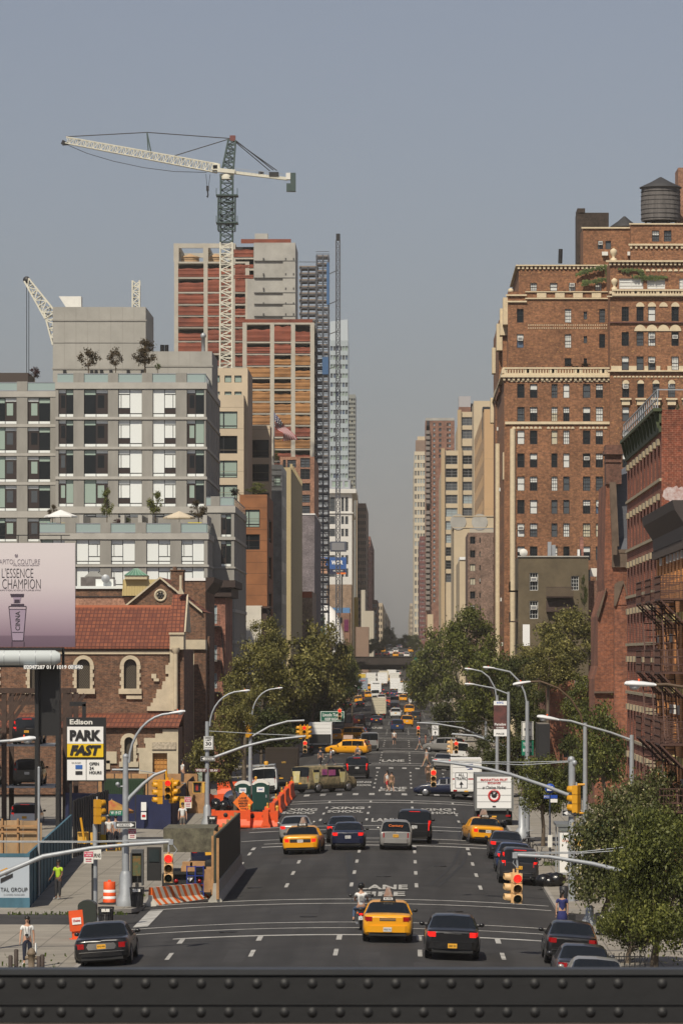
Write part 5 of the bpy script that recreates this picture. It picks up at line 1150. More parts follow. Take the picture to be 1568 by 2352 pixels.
Yp=410;cp=lambda x:wx(.34*x,Yp);dp=lambda y:wz(1223+.34*y,Yp)
B=Bd('brick_row','old brick party wall and roofs between the billboard and the church gable',base=0,x=cp(700),y=Yp);mb=MB();mb.box(wx(60,Yp),cp(900),Yp,Yp+8,0,dp(437));mb.build('front_wall',brick('pink_brick',(.36,.16,.10),(.30,.13,.085),(.4,.28,.2),dirt=.3),B.root)
mb=MB();mb.box(wx(60,Yp),cp(1100),Yp+2,Yp+12,0,dp(372));mb.build('rear_wall',cb,B.root);mb=MB();mb.box(wx(60,Yp),cp(900),Yp-.1,Yp+2,dp(437),dp(430));mb.build('coping',darkm,B.root)
mb=MB();mb.box(cp(500),cp(840),Yp+1.8,Yp+3,dp(378),dp(360));mb.box(cp(635),cp(755),Yp+2.5,Yp+6,dp(360),dp(312));mb.build('white_parapet',whitepan,B.root);mb=MB();mb.box(cp(520),cp(745),Yp+5,Yp+7,dp(360),dp(295));mb.build('grey_dormer',mat('dormer_grey',(.14,.13,.125),.9,var=.3,vs=1.5),B.root)
mb=MB();mb.lathe([(.02,0),(.3,.04),(.4,.1)],(cp(705),Yp+2,dp(310)),14,0,'y');mb.bar((cp(705),Yp+2.2,dp(340)),(cp(705),Yp+2.2,dp(310)),.07);mb.build('satellite_dish',galv,B.root)
mb=MB();mb.prism([(cp(545),dp(292)),(cp(675),dp(292)),(cp(635),dp(262)),(cp(583),dp(262))],Yp+5,Yp+7);mb.box(cp(578),cp(640),Yp+5.2,Yp+6.8,dp(262),dp(256));mb.build('skylight',mat('skylight',(.3,.3,.28),.5),B.root)
mb=MB();mb.prism([(cp(830),dp(428)),(cp(1000),dp(428)),(cp(1080),dp(318)),(cp(838),dp(318))],Yp-1,Yp+1.5);o=mb.build('copper_annex',mat('pale_yellow_metal',(.50,.40,.18),.6));tag(o,'pale yellow sheet metal roof annex beside the church gable','roof annex')
mb=MB();[mb.box(cp(840+i*18),cp(842+i*18),Yp-1.06,Yp-1,dp(428),dp(320))for i in range(9)];s_=mb.build('standing_seam',mat('pale_yellow_metal',(.5,.4,.18)),o)
g=empty('roof_lantern',(cp(925),Yp-1,dp(318)),'green copper roof lantern with a pyramid top','roof lantern');mb=MB();mb.box(cp(850),cp(1000),Yp-1.5,Yp+2,dp(318),dp(292));mb.build('base',mat('lantern_base',(.48,.42,.28),.7),g);mb=MB();xa,xb,ya,yb=cp(848),cp(1002),Yp-1.6,Yp+2.1
mb.add([(xa,ya,dp(292)),(xb,ya,dp(292)),(xb,yb,dp(292)),(xa,yb,dp(292)),(cp(910),Yp,dp(243)),(cp(930),Yp,dp(243))],[(0,1,5,4),(1,2,5),(2,3,4,5),(3,0,4)]);mb.build('roof',mat('copper_green',(.10,.22,.15),.6),g)
mb=MB();[mb.bar((cp(848+i*25.7),Yp-1.63,dp(292)),(cp(908+i*4),Yp-.1,dp(244)),.05)for i in range(7)];mb.build('glazing_bar',mat('copper_light',(.28,.42,.33)),g)
um=lambda x:376.3+.16*x;vm=lambda y:1317+.16*y
drb=brick('row_house_brick',(.16,.065,.045),(.12,.05,.035),(.2,.12,.08));dco=mat('brown_cornice',(.035,.02,.015),.7)
Y1_,Y2_=400,425;B=Bd('row_house','dark red walk-up house with heavy cornice directly behind the church',x=BL,y=Y1_,base=0)
ew=[(y,y+1.1,z,z+2)for z in(2,5.2,8.4,11.6)for y in(403,407.5,412)]
B.block(wx(um(280),Y1_),wx(um(600),Y1_),Y1_,Y2_-6,0,wz(vm(105),Y1_),cb,(),Ew=ew,wk=lambda:dict(gl='mid',fr='white',style='dh'))
mb=MB();xk=wx(um(600),Y1_);zt_=wz(vm(105),Y1_);mb.prism([(xk,zt_+.3),(xk+.8,zt_+.3),(xk+.7,zt_-.1),(xk+.25,zt_-.7),(xk,zt_-1.0)],Y1_,Y2_-6);mb.build('cornice',dco,B.root);mb=MB();mb.box(wx(um(275),Y1_),xk,Y1_-.1,Y1_+1,zt_,zt_+.25);mb.build('coping',white,B.root)
Y3_=436;B=Bd('row_house','red walk-up house with brown cornice and black fire escape next to the grey block',x=BL,y=Y3_,base=0)
xk=wx(um(885),Y3_);yb=xk*F/(um(985)-U0);z0_=wz(vm(130),Y3_)
sw=pxw([(670,765)],[(455,720),(1030,1260),(1430,1650)],Y3_,376.3,.16,1317,.16)
B.block(wx(um(600),Y3_),xk,Y3_,yb,0,z0_,brick('row_house_red',(.26,.095,.06),(.21,.08,.05),(.3,.17,.12)),sw,Ew=[(y,y+1.1,z,z+2)for z in(5,8.4,11.8)for y in(439,445,451)],wk=lambda:dict(gl='sky',fr='white',style='dh'))
mb=MB();mb.box(wx(um(600),Y3_),xk+1.0,Y3_-1.0,yb,z0_-.5,z0_+.2);mb.box(wx(um(600),Y3_),xk+.6,Y3_-.6,yb,z0_-1.4,z0_-.51);mb.box(wx(um(600),Y3_),xk+.2,Y3_-.2,Y3_,wz(vm(350),Y3_),wz(vm(340),Y3_));mb.build('cornice',dco,B.root)
for y0_ in(755,1240,1700):
 z=wz(vm(y0_),Y3_);x0,x1=wx(um(640),Y3_),wx(um(810),Y3_);mb=MB();mb.box(x0,x1,Y3_-1.6,Y3_-.05,z-.1,z);[mb.bar((x0,Y3_-1.6,z+h),(x1,Y3_-1.6,z+h),.05)for h in(.5,1.1)];[mb.bar((x0+(x1-x0)*i/8,Y3_-1.6,z),(x0+(x1-x0)*i/8,Y3_-1.6,z+1.1),.04)for i in range(9)]
 [mb.bar((x1+.1,Y3_-.6+s_,z),(x1+.5,Y3_-.6+s_,z-5),.06)for s_ in(0,.5)];[mb.bar((x1+.1+.4*i/14,Y3_-.6,z-5*i/14),(x1+.1+.4*i/14,Y3_-.1,z-5*i/14),.05)for i in range(15)];mb.build('fire_escape',black,B.root)
# ================= FAR LEFT =================
def tower(name,label,u0,u1,vt,Y,m,nc,nr,fh=None,side=None,depth=40,wgl='mid',fr='black',style='dh',ww=.55,wh=.55,vb=None,us=None,x1=None):
 """far tower: front u0..u1 with an nc x nr grid of windows; us = where its avenue side ends"""
 a,b=wx(u0,Y),wx(u1,Y);B=Bd(name,label,x=(a+b)/2,y=Y)
 if us:depth=b*F/(us-U0)-Y if b<0 else a*F/(us-U0)-Y
 z1=wz(vt,Y);zb=wz(vb,Y)if vb else prof(Y)+3
 fh=(z1-1-zb)/nr;cw=(b-a)/nc
 nside=max(1,min(4,int(depth/14)))
 lim=92
 nrs=nr
 ops=grid_w(a,b,nc,cw*ww,zb+fh*.2,fh,nr,fh*wh);ops=[o for o in ops]
 if len(ops)>lim:ops=ops[-lim:]if False else[o for o in ops]
 sd=grid_w(Y+1,Y+depth-1,nside,depth/nside*.5,zb+fh*.2,fh,nr,fh*wh)if side else[]
 B.block(a,b,Y,Y+max(depth,8),prof(Y)-3,z1,m,ops,Ew=sd if b<0 else(),Ww=sd if b>0 else(),wk=lambda:dict(gl=pick(wgl)if isinstance(wgl,list)else wgl,fr=fr,style=style),dep=.4)
 return B
gcl=mat('glass_tower_cladding',(.36,.41,.43),.35,var=.08,vs=.3);whitest=mat('white_stone',(.60,.59,.56),.85,var=.06,vs=.5)
Bt=tower('glass_tower','pale blue green glass tower behind the thin hoist mast',758,799,782,1520,gcl,6,15,wgl=[('green',.3),('mid',.35),('sky',.2),('blue',.15)],fr='grey',us=801,ww=.78,wh=.5,vb=1102)
mb=MB();mb.prism([(wx(758,1520),wz(782,1520)),(wx(799,1520),wz(782,1520)),(wx(798,1520),wz(733,1520)),(wx(758,1520),wz(738,1520))],1521,1540);mb.build('screen',mat('screen_glass',(.45,.50,.53),.3),Bt.root)
tower('glass_tower','grey green glass tower peeking out right of the pale one',800,816,906,1600,mat('glass_tower_dark',(.24,.25,.23),.4),3,24,wgl=[('mid',.5),('dark',.3),('cream',.2)],fr='black',us=818,ww=.7,wh=.55,vb=1150)
Yw=1300;uq=lambda x:470.4+.32*x;vq=lambda y:784+.32*y
B=Bd('white_office_house','white stone office house with arched top windows and a mansard behind the hoist mast',x=wx(790,Yw),y=Yw)
cols=[(895,935),(978,998),(1006,1028)];rws=[(1255,1312),(1345,1400),(1440,1500),(1535,1600),(1630,1690)]
sw=[(*o,dict())for o in pxw(cols,rws,Yw,470.4,.32,784,.32)]+[(*o,dict(arch=True))for o in pxw(cols,[(1118,1220)],Yw,470.4,.32,784,.32)]
B.block(wx(755,Yw),wx(uq(1055),Yw),Yw,Yw+60,prof(Yw)-1,wz(vq(1085),Yw),whitest,sw,Ew=grid_w(Yw+3,Yw+58,6,3,wz(vq(1690),Yw),wz(vq(1345),Yw)-wz(vq(1440),Yw),6,5),wk=lambda:dict(gl='mid',fr='black',style='grid'))
for v0_,v1_,o_ in((1060,1090,1.2),(1228,1236,.4)):mb=MB();mb.box(wx(755,Yw),wx(uq(1055),Yw)+o_,Yw-o_,Yw+60,wz(vq(v1_),Yw),wz(vq(v0_),Yw));B.mesh('cornice',mb,whitest)
B.block(wx(757,Yw),wx(uq(1042),Yw),Yw+.5,Yw+55,wz(vq(1062),Yw),wz(vq(995),Yw),mat('mansard',(.30,.32,.36),.6),pxw([(910,940),(958,985),(1002,1028)],[(1003,1048)],Yw+.5,470.4,.32,784,.32),name='mansard',wk=lambda:dict(gl='green',fr='white',style='dh'))
Yn=1270;B=Bd('brick_house','plain brown brick house under the white office house',x=wx(785,Yn),y=Yn);B.block(wx(750,Yn),wx(uq(1052),Yn),Yn,Yn+25,prof(Yn)-1,wz(vq(1745),Yn),brick('far_brown_brick',(.26,.17,.11),(.22,.14,.09),(.25,.2,.15)))
mb=MB();mb.box(wx(uq(890),Yn),wx(uq(1040),Yn),Yn-.4,Yn-.1,wz(vq(1952),Yn),wz(vq(1912),Yn));mb.build('blue_banner',mat('sky_blue_print',(.08,.2,.4),.6),B.root)
Yv=1240;g=empty('billboard',(wx(760,Yv),Yv,wz(1345,Yv)),'blue billboard with a face and white lettering in front of the white office house','billboard')
mb=MB();mb.box(wx(722,Yv),wx(795,Yv),Yv,Yv+.6,wz(1319,Yv),wz(1280,Yv));mb.build('panel',mat('billboard_blue',(.02,.09,.3),.5),g)
mb=MB();mb.box(wx(722,Yv),wx(794,Yv),Yv-.06,Yv-.01,wz(1319,Yv),wz(1307,Yv));mb.build('lower_band',mat('billboard_navy',(.01,.015,.05),.5),g)
mb=MB();mb.box(wx(773,Yv),wx(794,Yv),Yv-.12,Yv-.07,wz(1319,Yv),wz(1315,Yv));mb.build('orange_strip',orangew,g)
mb=MB();mb.ball((wx(742,Yv),Yv-.1,wz(1290,Yv)),1.1,12,0,(.8,.1,1));mb.prism([(wx(732,Yv),wz(1317,Yv)),(wx(752,Yv),wz(1317,Yv)),(wx(749,Yv),wz(1299,Yv)),(wx(735,Yv),wz(1299,Yv))],Yv-.12,Yv-.07);mb.build('portrait',mat('face_print',(.45,.26,.17),.6),g)
text('WOR',3.1,1.2,white,g,(wx(774,Yv)-g.location.x,-.1,wz(1292,Yv)-g.location.z),bold=.05,italic=.15)
text('NEWSTALK 710',2.6,.4,white,g,(wx(776,Yv)-g.location.x,-.15,wz(1311,Yv)-g.location.z),bold=.02)
for u in(730,785):mb=MB();mb.bar((wx(u,Yv),Yv+.4,prof(Yv)),(wx(u,Yv),Yv+.4,wz(1319,Yv)),.4);mb.build('post',darkm,g)
Yg=1000;B=Bd('shop_house','low green and red shop house behind the left trees',x=wx(735,Yg),y=Yg);B.block(wx(690,Yg),wx(748,Yg),Yg,Yg+20,0,wz(1397,Yg),mat('shop_green',(.04,.1,.07),.7),pxw([(722,744)],[(1405,1420),(1425,1440)],Yg))
Yg=1040;B=Bd('shop_house','low brown house with a purple poster beside the left trees',x=wx(785,Yg),y=Yg);B.block(wx(760,Yg),wx(803,Yg),Yg,Yg+20,prof(Yg)-.5,wz(1408,Yg),brick('shop_brick',(.22,.10,.07),(.18,.09,.06),(.2,.15,.1)),pxw([(768,775),(779,786)],[(1418,1432)],Yg))
mb=MB();mb.box(wx(790,Yg),wx(800,Yg),Yg-.2,Yg,wz(1450,Yg),wz(1423,Yg));mb.build('poster',mat('poster_purple',(.12,.01,.06),.6),B.root)
Yh=985;g=empty('horse_statue',(wx(757,Yh),Yh,0),'big white horse head statue above the left trees','statue')
mb=MB();P=lambda u,v:(wx(u,Yh),Yh,wz(v,Yh));mb.tube([P(770,1480),P(768,1455),P(762,1425),P(757,1408),P(750,1398)],[2.2,2.0,1.7,1.3,1.0],12);mb.tube([P(758,1395),P(750,1398),P(744,1406),P(743,1411)],[.7,1.05,.8,.55],12)
for u in(750,756):mb.tube([P(u,1396),P(u-1,1391)],[.35,.05],6)
mb.build('figure',white,g);mb=MB();mb.box(wx(762,Yh),wx(778,Yh),Yh-1,Yh+1,0,wz(1470,Yh));mb.build('plinth',white,g)
redbr=brick('far_red_brick',(.26,.10,.07),(.22,.08,.06),(.25,.15,.12));tanbr=mat('far_tan_stone',(.40,.33,.24),.9,var=.08,vs=.3);brn=mat('far_brown',(.22,.15,.11),.9,var=.1,vs=.3)
creamw_=mat('cream_far',(.42,.38,.30),.85)
def farL(label,u0,u1,vt,Y,m,nc,nr,**k):return tower('far_building',label,u0,u1,vt,Y,m,nc,nr,**k)
farL('narrow plain tan building right of the white office house',800,820,1144,1640,mat('far_tan_plain',(.38,.31,.22),.9),1,1,depth=60,us=829,ww=.05,wh=.05)
farL('dark brown stepped tower beyond the plain tan building',822,840,1156,1620,brn,4,20,side=True,us=846,wgl='dark')
farL('brick red apartment tower with a stepped dark right side',826,850,1232,1800,redbr,4,26,side=True,us=859,wgl=[('dark',.5),('sky',.5)])
farL('red brick slab in front of the dark stepped tower',822,846,1254,1700,redbr,4,20,side=True,us=848,wgl=[('dark',.5),('sky',.5)])
farL('cream striped low tower on the left of the far avenue',829,838,1355,1520,creamw_,3,1,us=840,ww=.5,wh=.92,wgl='dark')
farL('white vertical striped block below the cream tower',838,858,1403,1420,creamw_,6,1,us=861,ww=.4,wh=.9,wgl='dark')
farL('greenish roofed brown block behind the white striped one',842,866,1378,1950,brn,4,6,us=869,wgl='sky')
farL('beige stepped far block left of the vanishing point',862,878,1385,2300,tanbr,3,6,us=886,side=True,wgl='dark')
farL('lower beige far block nearest the vanishing point on the left',872,888,1408,2700,tanbr,2,4,us=896,side=True,wgl='dark')
Yo_=1310;B=Bd('ochre_pillar','tall ochre yellow painted strip wall beside the white office house','wall',x=wx(812,Yo_),y=Yo_);B.block(wx(813,Yo_),wx(822,Yo_),Yo_,Yo_+6,prof(Yo_)-1,wz(1372,Yo_),mat('ochre_paint',(.28,.21,.03),.8))
Yo_=1250;B=Bd('low_house','low brown and grey shops by the far left trees',x=wx(835,Yo_),y=Yo_);B.block(wx(815,Yo_),wx(846,Yo_),Yo_,Yo_+20,prof(Yo_)-1,wz(1440,Yo_),brn,pxw([(828,834),(838,844)],[(1440,1446)],Yo_))
# ================= overpass =================
Yp=1069;g=empty('overpass',(0,Yp,5),'dark steel railway viaduct crossing the avenue far off','bridge')
mb=MB();mb.box(-26,24,Yp,Yp+.5,wz(1526,Yp),wz(1509,Yp));mb.box(-26,24,Yp-.3,Yp+.8,wz(1526.5,Yp),wz(1525.5,Yp));mb.box(-26,24,Yp-.2,Yp+.7,wz(1509,Yp),wz(1508,Yp));mb.build('girder',mat('viaduct_brown',(.03,.023,.02),.8,var=.2,vs=.4),g)
mb=MB();mb.box(-26,24,Yp+2,Yp+9,wz(1538,Yp),wz(1524,Yp))
mb.build('deck_beam',mat('viaduct_dark',(.016,.013,.012),.9),g)
mb=MB()
for x in np.arange(-25,23.5,3.2):mb.box(x-.12,x+.12,Yp-.25,Yp,wz(1525,Yp),wz(1509,Yp))
mb.build('stiffener',mat('viaduct_brown',(.05,.04,.035)),g)
for x in(-14.5,9.5):mb=MB();mb.box(x-.4,x+.4,Yp+3,Yp+8,prof(Yp)-.5,wz(1536,Yp));mb.build('column',darkm,g)
mb=MB();mb.box(wx(951,1066),wx(961,1066),1066,1066.2,wz(1531,1066),wz(1510,1066));o=mb.build('green_road_sign',mat('road_sign_green',(.01,.11,.07),.5));tag(o,'small green road sign at the right end of the dark overpass','sign')
# ================= FAR RIGHT =================
ur=lambda x:909.4+.2666*x;vr=lambda y:878+.2666*y
beige=mat('beige_brick',(.50,.41,.28),.85,var=.06,vs=.4);tanst=mat('orange_tan_stone',(.50,.33,.18),.85,var=.05,vs=.4);browntw=brick('brown_tower_brick',(.22,.10,.065),(.19,.085,.055),(.2,.12,.09))
tower('far_building','faint beige buildings farthest on the right of the vanishing point',941,947,1386,2900,tanbr,2,6,us=937,side=True,wgl='dark',vb=1460)
B=tower('far_building','slim cream and glass tower with a brown cap at the right of the far gap',951,976,1037,2150,mat('cream_tower',(.52,.45,.33),.8),4,24,us=948,side=True,wgl=[('sky',.6),('mid',.4)],fr='grey',ww=.6,wh=.6)
mb=MB();Yf_=2152;mb.box(wx(954,Yf_),wx(977,Yf_),Yf_,Yf_+20,wz(1037,Yf_),wz(1011,Yf_));mb.build('penthouse',brn,B.root);mb=MB();mb.box(wx(958,Yf_),wx(976,Yf_),Yf_+2,Yf_+18,wz(1011,Yf_),wz(1002,Yf_));mb.build('cap',beige,B.root)
tower('far_building','dark maroon tower between the slim cream tower and the brown balcony tower',963,977,1232,1900,mat('maroon_brick',(.16,.06,.055),.9),4,22,us=960,wgl=[('sky',.5),('blind',.5)],ww=.5)
Yb_=1560;a,b=wx(976.6,Yb_),wx(1043,Yb_);B=Bd('balcony_tower','tall brown brick tower with stacks of balconies on its left edge',x=a,y=Yb_)
fr_=[(340+46*i+8,340+46*i+36)for i in range(34)];sw=[]
for c0,c1,gl_ in((318,335,'sky'),(368,388,'mid'),(436,448,'dark'),(452,468,'sky')):sw+=[(*o,dict(gl=gl_,style='dh'))for o in pxw([(c0,c1)],fr_ if c0==318 else fr_[:7],Yb_,909.4,.2666,878,.2666)]
sw=sw[:99]
B.block(a,b,Yb_,Yb_+40,prof(Yb_)-2,wz(966,Yb_),browntw,sw,wk=lambda:dict(gl='mid',fr='black',style='dh'),dep=.4)
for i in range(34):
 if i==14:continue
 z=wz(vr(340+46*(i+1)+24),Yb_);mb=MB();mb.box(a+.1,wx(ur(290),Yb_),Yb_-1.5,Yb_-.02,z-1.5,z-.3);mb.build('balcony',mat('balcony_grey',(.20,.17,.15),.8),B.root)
 mb=MB();mb.box(a+.3,wx(ur(288),Yb_),Yb_-.06,Yb_-.01,z-.3,z+3.4);mb.build('recess_shade_panel',mat('recess_shade_paint',(.03,.025,.03),.9),B.root)  # flat panel before the wall, recess shade put into its colour
mb=MB();mb.box(a,b,Yb_-.1,Yb_+40,wz(966,Yb_),wz(960,Yb_));mb.build('parapet',rawc,B.root)
Yd=1180;B=Bd('beige_tower','stepped beige brick tower with wide industrial windows on the right',x=wx(1021,Yd),y=Yd)
sw=pxw([(427,527),(572,672)],[(630+113*i,630+113*i+76)for i in range(10)],Yd,909.4,.2666,878,.2666)
B.block(wx(ur(420),Yd),wx(ur(690),Yd),Yd,wx(ur(420),Yd)*F/(ur(367)-U0),prof(Yd)-1,wz(vr(588),Yd),beige,sw,Ww=(),wk=lambda:dict(gl=pick([('mid',.5),('sky',.3),('dark',.2)]),fr='grey',style='grid'),dep=.4)
for x in(400,549):mb=MB();mb.box(wx(ur(x-14),Yd),wx(ur(x+18),Yd),Yd-.8,Yd-.01,prof(Yd),wz(vr(570),Yd));B.mesh('pier',mb,mat('beige_dark',(.40,.30,.18),.85))
Ye_=1240;sw=pxw([(565,668)],[(300,372),(408,485),(550,600)],Ye_,909.4,.2666,878,.2666)
B.block(wx(ur(555),Ye_),wx(ur(715),Ye_),Ye_,wx(ur(555),Ye_)*F/(ur(508)-U0),prof(Yd)-1,wz(vr(255),Ye_),beige,sw,wk=lambda:dict(gl='mid',fr='grey',style='grid'),dep=.4,name='upper_wall')
for x in(541,686):mb=MB();mb.box(wx(ur(x-14),Ye_),wx(ur(x+18),Ye_),Ye_-.8,Ye_-.01,wz(vr(600),Ye_),wz(vr(238),Ye_));B.mesh('pier',mb,mat('beige_dark',(.40,.30,.18),.85))
mb=MB();mb.box(wx(ur(540),Ye_),wx(ur(643),Ye_),Ye_+4,Ye_+16,wz(vr(255),Ye_),wz(vr(206),Ye_));B.mesh('penthouse',mb,browntw)
mb=MB();mb.box(wx(ur(541),Ye_),wx(ur(642),Ye_),Ye_+4,Ye_+16,wz(vr(206),Ye_)+.01,wz(vr(113),Ye_));B.mesh('water_housing',mb,mat('housing_grey',(.36,.35,.36),.8))
mb=MB();mb.box(wx(ur(645),Ye_),wx(ur(662),Ye_),Ye_+6,Ye_+16,wz(vr(250),Ye_),wz(vr(172),Ye_));B.mesh('stair_head',mb,darkm)
mb=MB();mb.box(wx(ur(668),1120),wx(ur(850),1120),1120,1150,prof(1120),wz(vr(160),1120));B=Bd('cream_slab','cream topped slab behind the orange tan building',x=wx(1110,1120),y=1120);mb.build('wall',beige,B.root)
Yt_=930;xa=wx(ur(757),Yt_);B=Bd('tan_stone_building','orange tan stone building with a long shaded side next to the huge brick block',x=xa,y=Yt_)
yb_=xa*F/(ur(672)-U0);ww_=grid_w(Yt_+12,yb_-4,10,5,wz(vr(1080),Yt_),5.2,9,2.6)
B.block(xa,wx(ur(860),Yt_),Yt_,yb_,0,wz(vr(232),Yt_),tanst,(),Ww=ww_,wk=lambda:dict(gl='dark',fr='grey',style='two'),name='wall')
mb=MB();mb.box(xa-.02,xa+2,Yt_+16,Yt_+24,wz(vr(450),Yt_),wz(vr(215),Yt_)+1);mb.box(xa,wx(ur(860),Yt_),Yt_+16,Yt_+20,wz(vr(232),Yt_),wz(vr(205),Yt_));B.mesh('stair_tower',mb,darkm)
jointed(B,xa+.05,wx(ur(860),Yt_),Yt_,10,wz(vr(232),Yt_),50,10.5)
Yl_=860;B=Bd('cream_loft_building','plain cream brick building with round plaques below the parapet',x=wx(ur(495),Yl_),y=Yl_);xl_=wx(ur(497),Yl_)
B.block(xl_,wx(ur(860),Yl_),Yl_,xl_*F/(ur(472)-U0),0,wz(vr(1155),Yl_),beige)
mb=MB();mb.box(xl_-.15,wx(ur(860),Yl_),Yl_-.15,Yl_+20,wz(vr(1255),Yl_),wz(vr(1250),Yl_));mb.box(xl_-.2,wx(ur(860),Yl_),Yl_-.2,Yl_+20,wz(vr(1158),Yl_),wz(vr(1150),Yl_));B.mesh('cornice',mb,beige)
for x in(533,718):mb=MB();mb.lathe([(1.55,0),(1.55,.12),(1.2,.12),(1.2,.02)],(wx(ur(x),Yl_),Yl_-.13,wz(vr(1203),Yl_)),24,0,'y');B.mesh('plaque',mb,rawc)
Ym_=800;B=Bd('tan_annex','small tan annex with a white roof edge beside the brown brick house',x=wx(ur(545),Ym_),y=Ym_);xl_=wx(ur(545),Ym_)
B.block(xl_,wx(ur(625),Ym_),Ym_,xl_*F/(ur(515)-U0),0,wz(vr(1530),Ym_),beige);mb=MB();mb.box(xl_,wx(ur(625),Ym_),Ym_-.2,Ym_+20,wz(vr(1530),Ym_)+.01,wz(vr(1505),Ym_));B.mesh('roof_edge',mb,white)
Yn_=715;B=Bd('brown_brick_house','brown brick apartment house directly left of the huge brick block',x=wx(ur(617),Yn_),y=Yn_)
sw=pxw([(635,680)],[(1330+118*i,1330+118*i+62)for i in range(7)],Yn_,909.4,.2666,878,.2666)+pxw([(715,726),(834,846)],[(1340+118*i,1340+118*i+45)for i in range(7)],Yn_,909.4,.2666,878,.2666)
brb=brick('brown_house_brick',(.20,.12,.085),(.17,.10,.07),(.2,.15,.12))
B.block(wx(ur(617),Yn_),wx(ur(870),Yn_),Yn_,Yn_+30,0,wz(vr(1295),Yn_),brb,sw,wk=lambda:dict(gl=pick([('dark',.7),('cream',.3)]),fr='black',style='two',ac=random.random()<.25))
mb=MB();z_=wz(vr(1260),Yn_);mb.box(wx(ur(635),Yn_),wx(ur(860),Yn_),Yn_+.1,Yn_+.16,z_-.05,z_+.05)
for i in range(24):x=wx(ur(635+9*i),Yn_);mb.box(x-.03,x+.03,Yn_+.1,Yn_+.16,wz(vr(1295),Yn_),z_)
B.mesh('roof_railing',mb,galv)
Yc2=1300;B=Bd('cream_kiosk','small cream block over the right trees at the far avenue',x=wx(985,Yc2),y=Yc2);B.block(wx(981,Yc2),wx(994,Yc2),Yc2,Yc2+10,prof(Yc2)-1,wz(1411,Yc2),beige)
for(x0,x1,y0,y1,h_,lab)in((-60,-18.5,640,700,14,'low brown brick row behind the left trees'),(-60,-19,720,830,16,'low tan brick row farther behind the left trees'),(13,50,640,700,12,'low brick row behind the right trees')):
 B=Bd('row_house',lab,x=x0,y=y0);B.block(x0,x1,y0,y1,0,h_,brb,grid_w(x0,x1,12,1.2,2,3,3,1.7),wk=lambda:dict(gl='dark',fr='black',style='dh'))
# ================= RIGHT: the huge brick apartment block =================
ltb=brick('block_brick',(.26,.115,.055),(.17,.075,.038),(.2,.12,.07),bh=.12,bw=.4,spot=(.40,.21,.09),dirt=.18,ns=.25)
trim=mat('cream_terracotta',(.60,.50,.34),.8,var=.12,vs=2)
YL=515
B=Bd('brick_apartment_block','huge stepped brown brick apartment block with cream trim and balustrades',x=13,y=YL)
ua=lambda x:1034.9+.34*x;va=lambda y:345+.34*y;ub=lambda x:1066.2+.32*x;vb_=lambda y:846.7+.32*y
wkL=lambda:dict(gl=pick([('dark',.42),('mid',.25),('blind',.18),('blue',.05),('cream',.1)]),fr='black',style=random.choice(['dh','dh6']),ac=random.random()<.12,half=random.choice([None,None,.4]))
xc=wx(1157,YL);X8=wx(1400,YL);X9=wx(1640,YL)
c1=[(377,430),(468,522),(622,666),(707,752),(848,902),(940,992)];r1=[(275,378),(443,543),(608,710),(774,877),(942,1042),(1110,1208),(1276,1376),(1443,1543),(1610,1710),(1777,1877),(1944,2044)]
sw=[(*o,dict(wkL(),arch=True,ac=False))for o in pxw(c1,[(110,210)],YL,1066.2,.32,846.7,.32)]+[(*o,wkL())for o in pxw(c1,r1,YL,1066.2,.32,846.7,.32)]
nf=11;fh_=wz(vb_(443),YL)-wz(vb_(608),YL);YB=xc*F/(1136-U0)
ww_=grid_w(YL+4,YB-2,7,1.3,wz(vb_(2044),YL),fh_,nf,1.7)[:77]
B.block(xc,X8,YL,YB,0,wz(860,YL),ltb,sw,Ww=ww_[:],wk=wkL,name='wall')
YR=YL-1.6
c2=[(1130,1180),(1238,1287),(1347,1397),(1458,1510),(1568,1618),(1680,1730)]
sw=[(*o,wkL())for o in pxw(c2,[(85,207)]+r1,YR,1066.2,.32,846.7,.32)]
B2=Bd('brick_apartment_block','right wing of the huge brick block, with arched hoods over its windows',x=20,y=YR)
x8=wx(1400,YR);x9=wx(1640,YR)
r3=[(1057,1155),(1228,1322),(1393,1485)];c3=[(1152,1200),(1252,1300),(1330,1380),(1488,1537),(1600,1650)]
sw+=[(*o,wkL())for o in pxw(c3,r3,YR,1034.9,.34,345,.34)]
sw+=[(*o,dict(gl='blind',fr='white',style='grid'))for o in pxw([(1133,1298),(1323,1445),(1540,1580)],[(866,937)],YR,1034.9,.34,345,.34)]
B2.block(x8,x9,YR,YL+70,0,wz(va(745),YR),ltb,sw,wk=wkL)
def tr(*p):return[wx(p[0],p[4]if len(p)>4 else YL),wx(p[1],p[4]if len(p)>4 else YL)]
Yt1=YL+4;k=lambda x,Y=Yt1:wx(ua(x),Y)
sw=[(*o,wkL())for o in pxw([(445,490),(768,812),(1000,1040)],[(1072,1165),(1242,1335)],Yt1,1034.9,.34,345,.34)]+[(*o,dict(gl='mid',fr='black',style='dh'))for o in pxw([(895,918)],[(1090,1143),(1255,1303)],Yt1,1034.9,.34,345,.34)]
sw+=[(*o,dict(gl='dark',fr='black'))for o in pxw([(768,812),(895,918)],[(1405,1460)],Yt1,1034.9,.34,345,.34)]
B.block(k(385),X8,Yt1,YB-8,wz(860,YL)-1,wz(va(955),Yt1),ltb,sw,wk=wkL,name='tier_wall',parapet=.0)
Yt2=YL+8;sw=[(*o,wkL())for o in pxw([(535,580),(668,718),(795,840),(973,1017)],[(897,950)],Yt2,1034.9,.34,345,.34)]
B.block(wx(ua(457),Yt2),wx(1400,Yt2)+1,Yt2,YB-14,wz(va(955),Yt1)-.5,wz(va(775),Yt2),ltb,sw,wk=wkL,name='tier_wall')
mb=MB();mb.box(wx(ua(590),Yt2),X8,Yt2-.35,Yt2-.01,wz(va(955),Yt2),wz(va(765),Yt2));
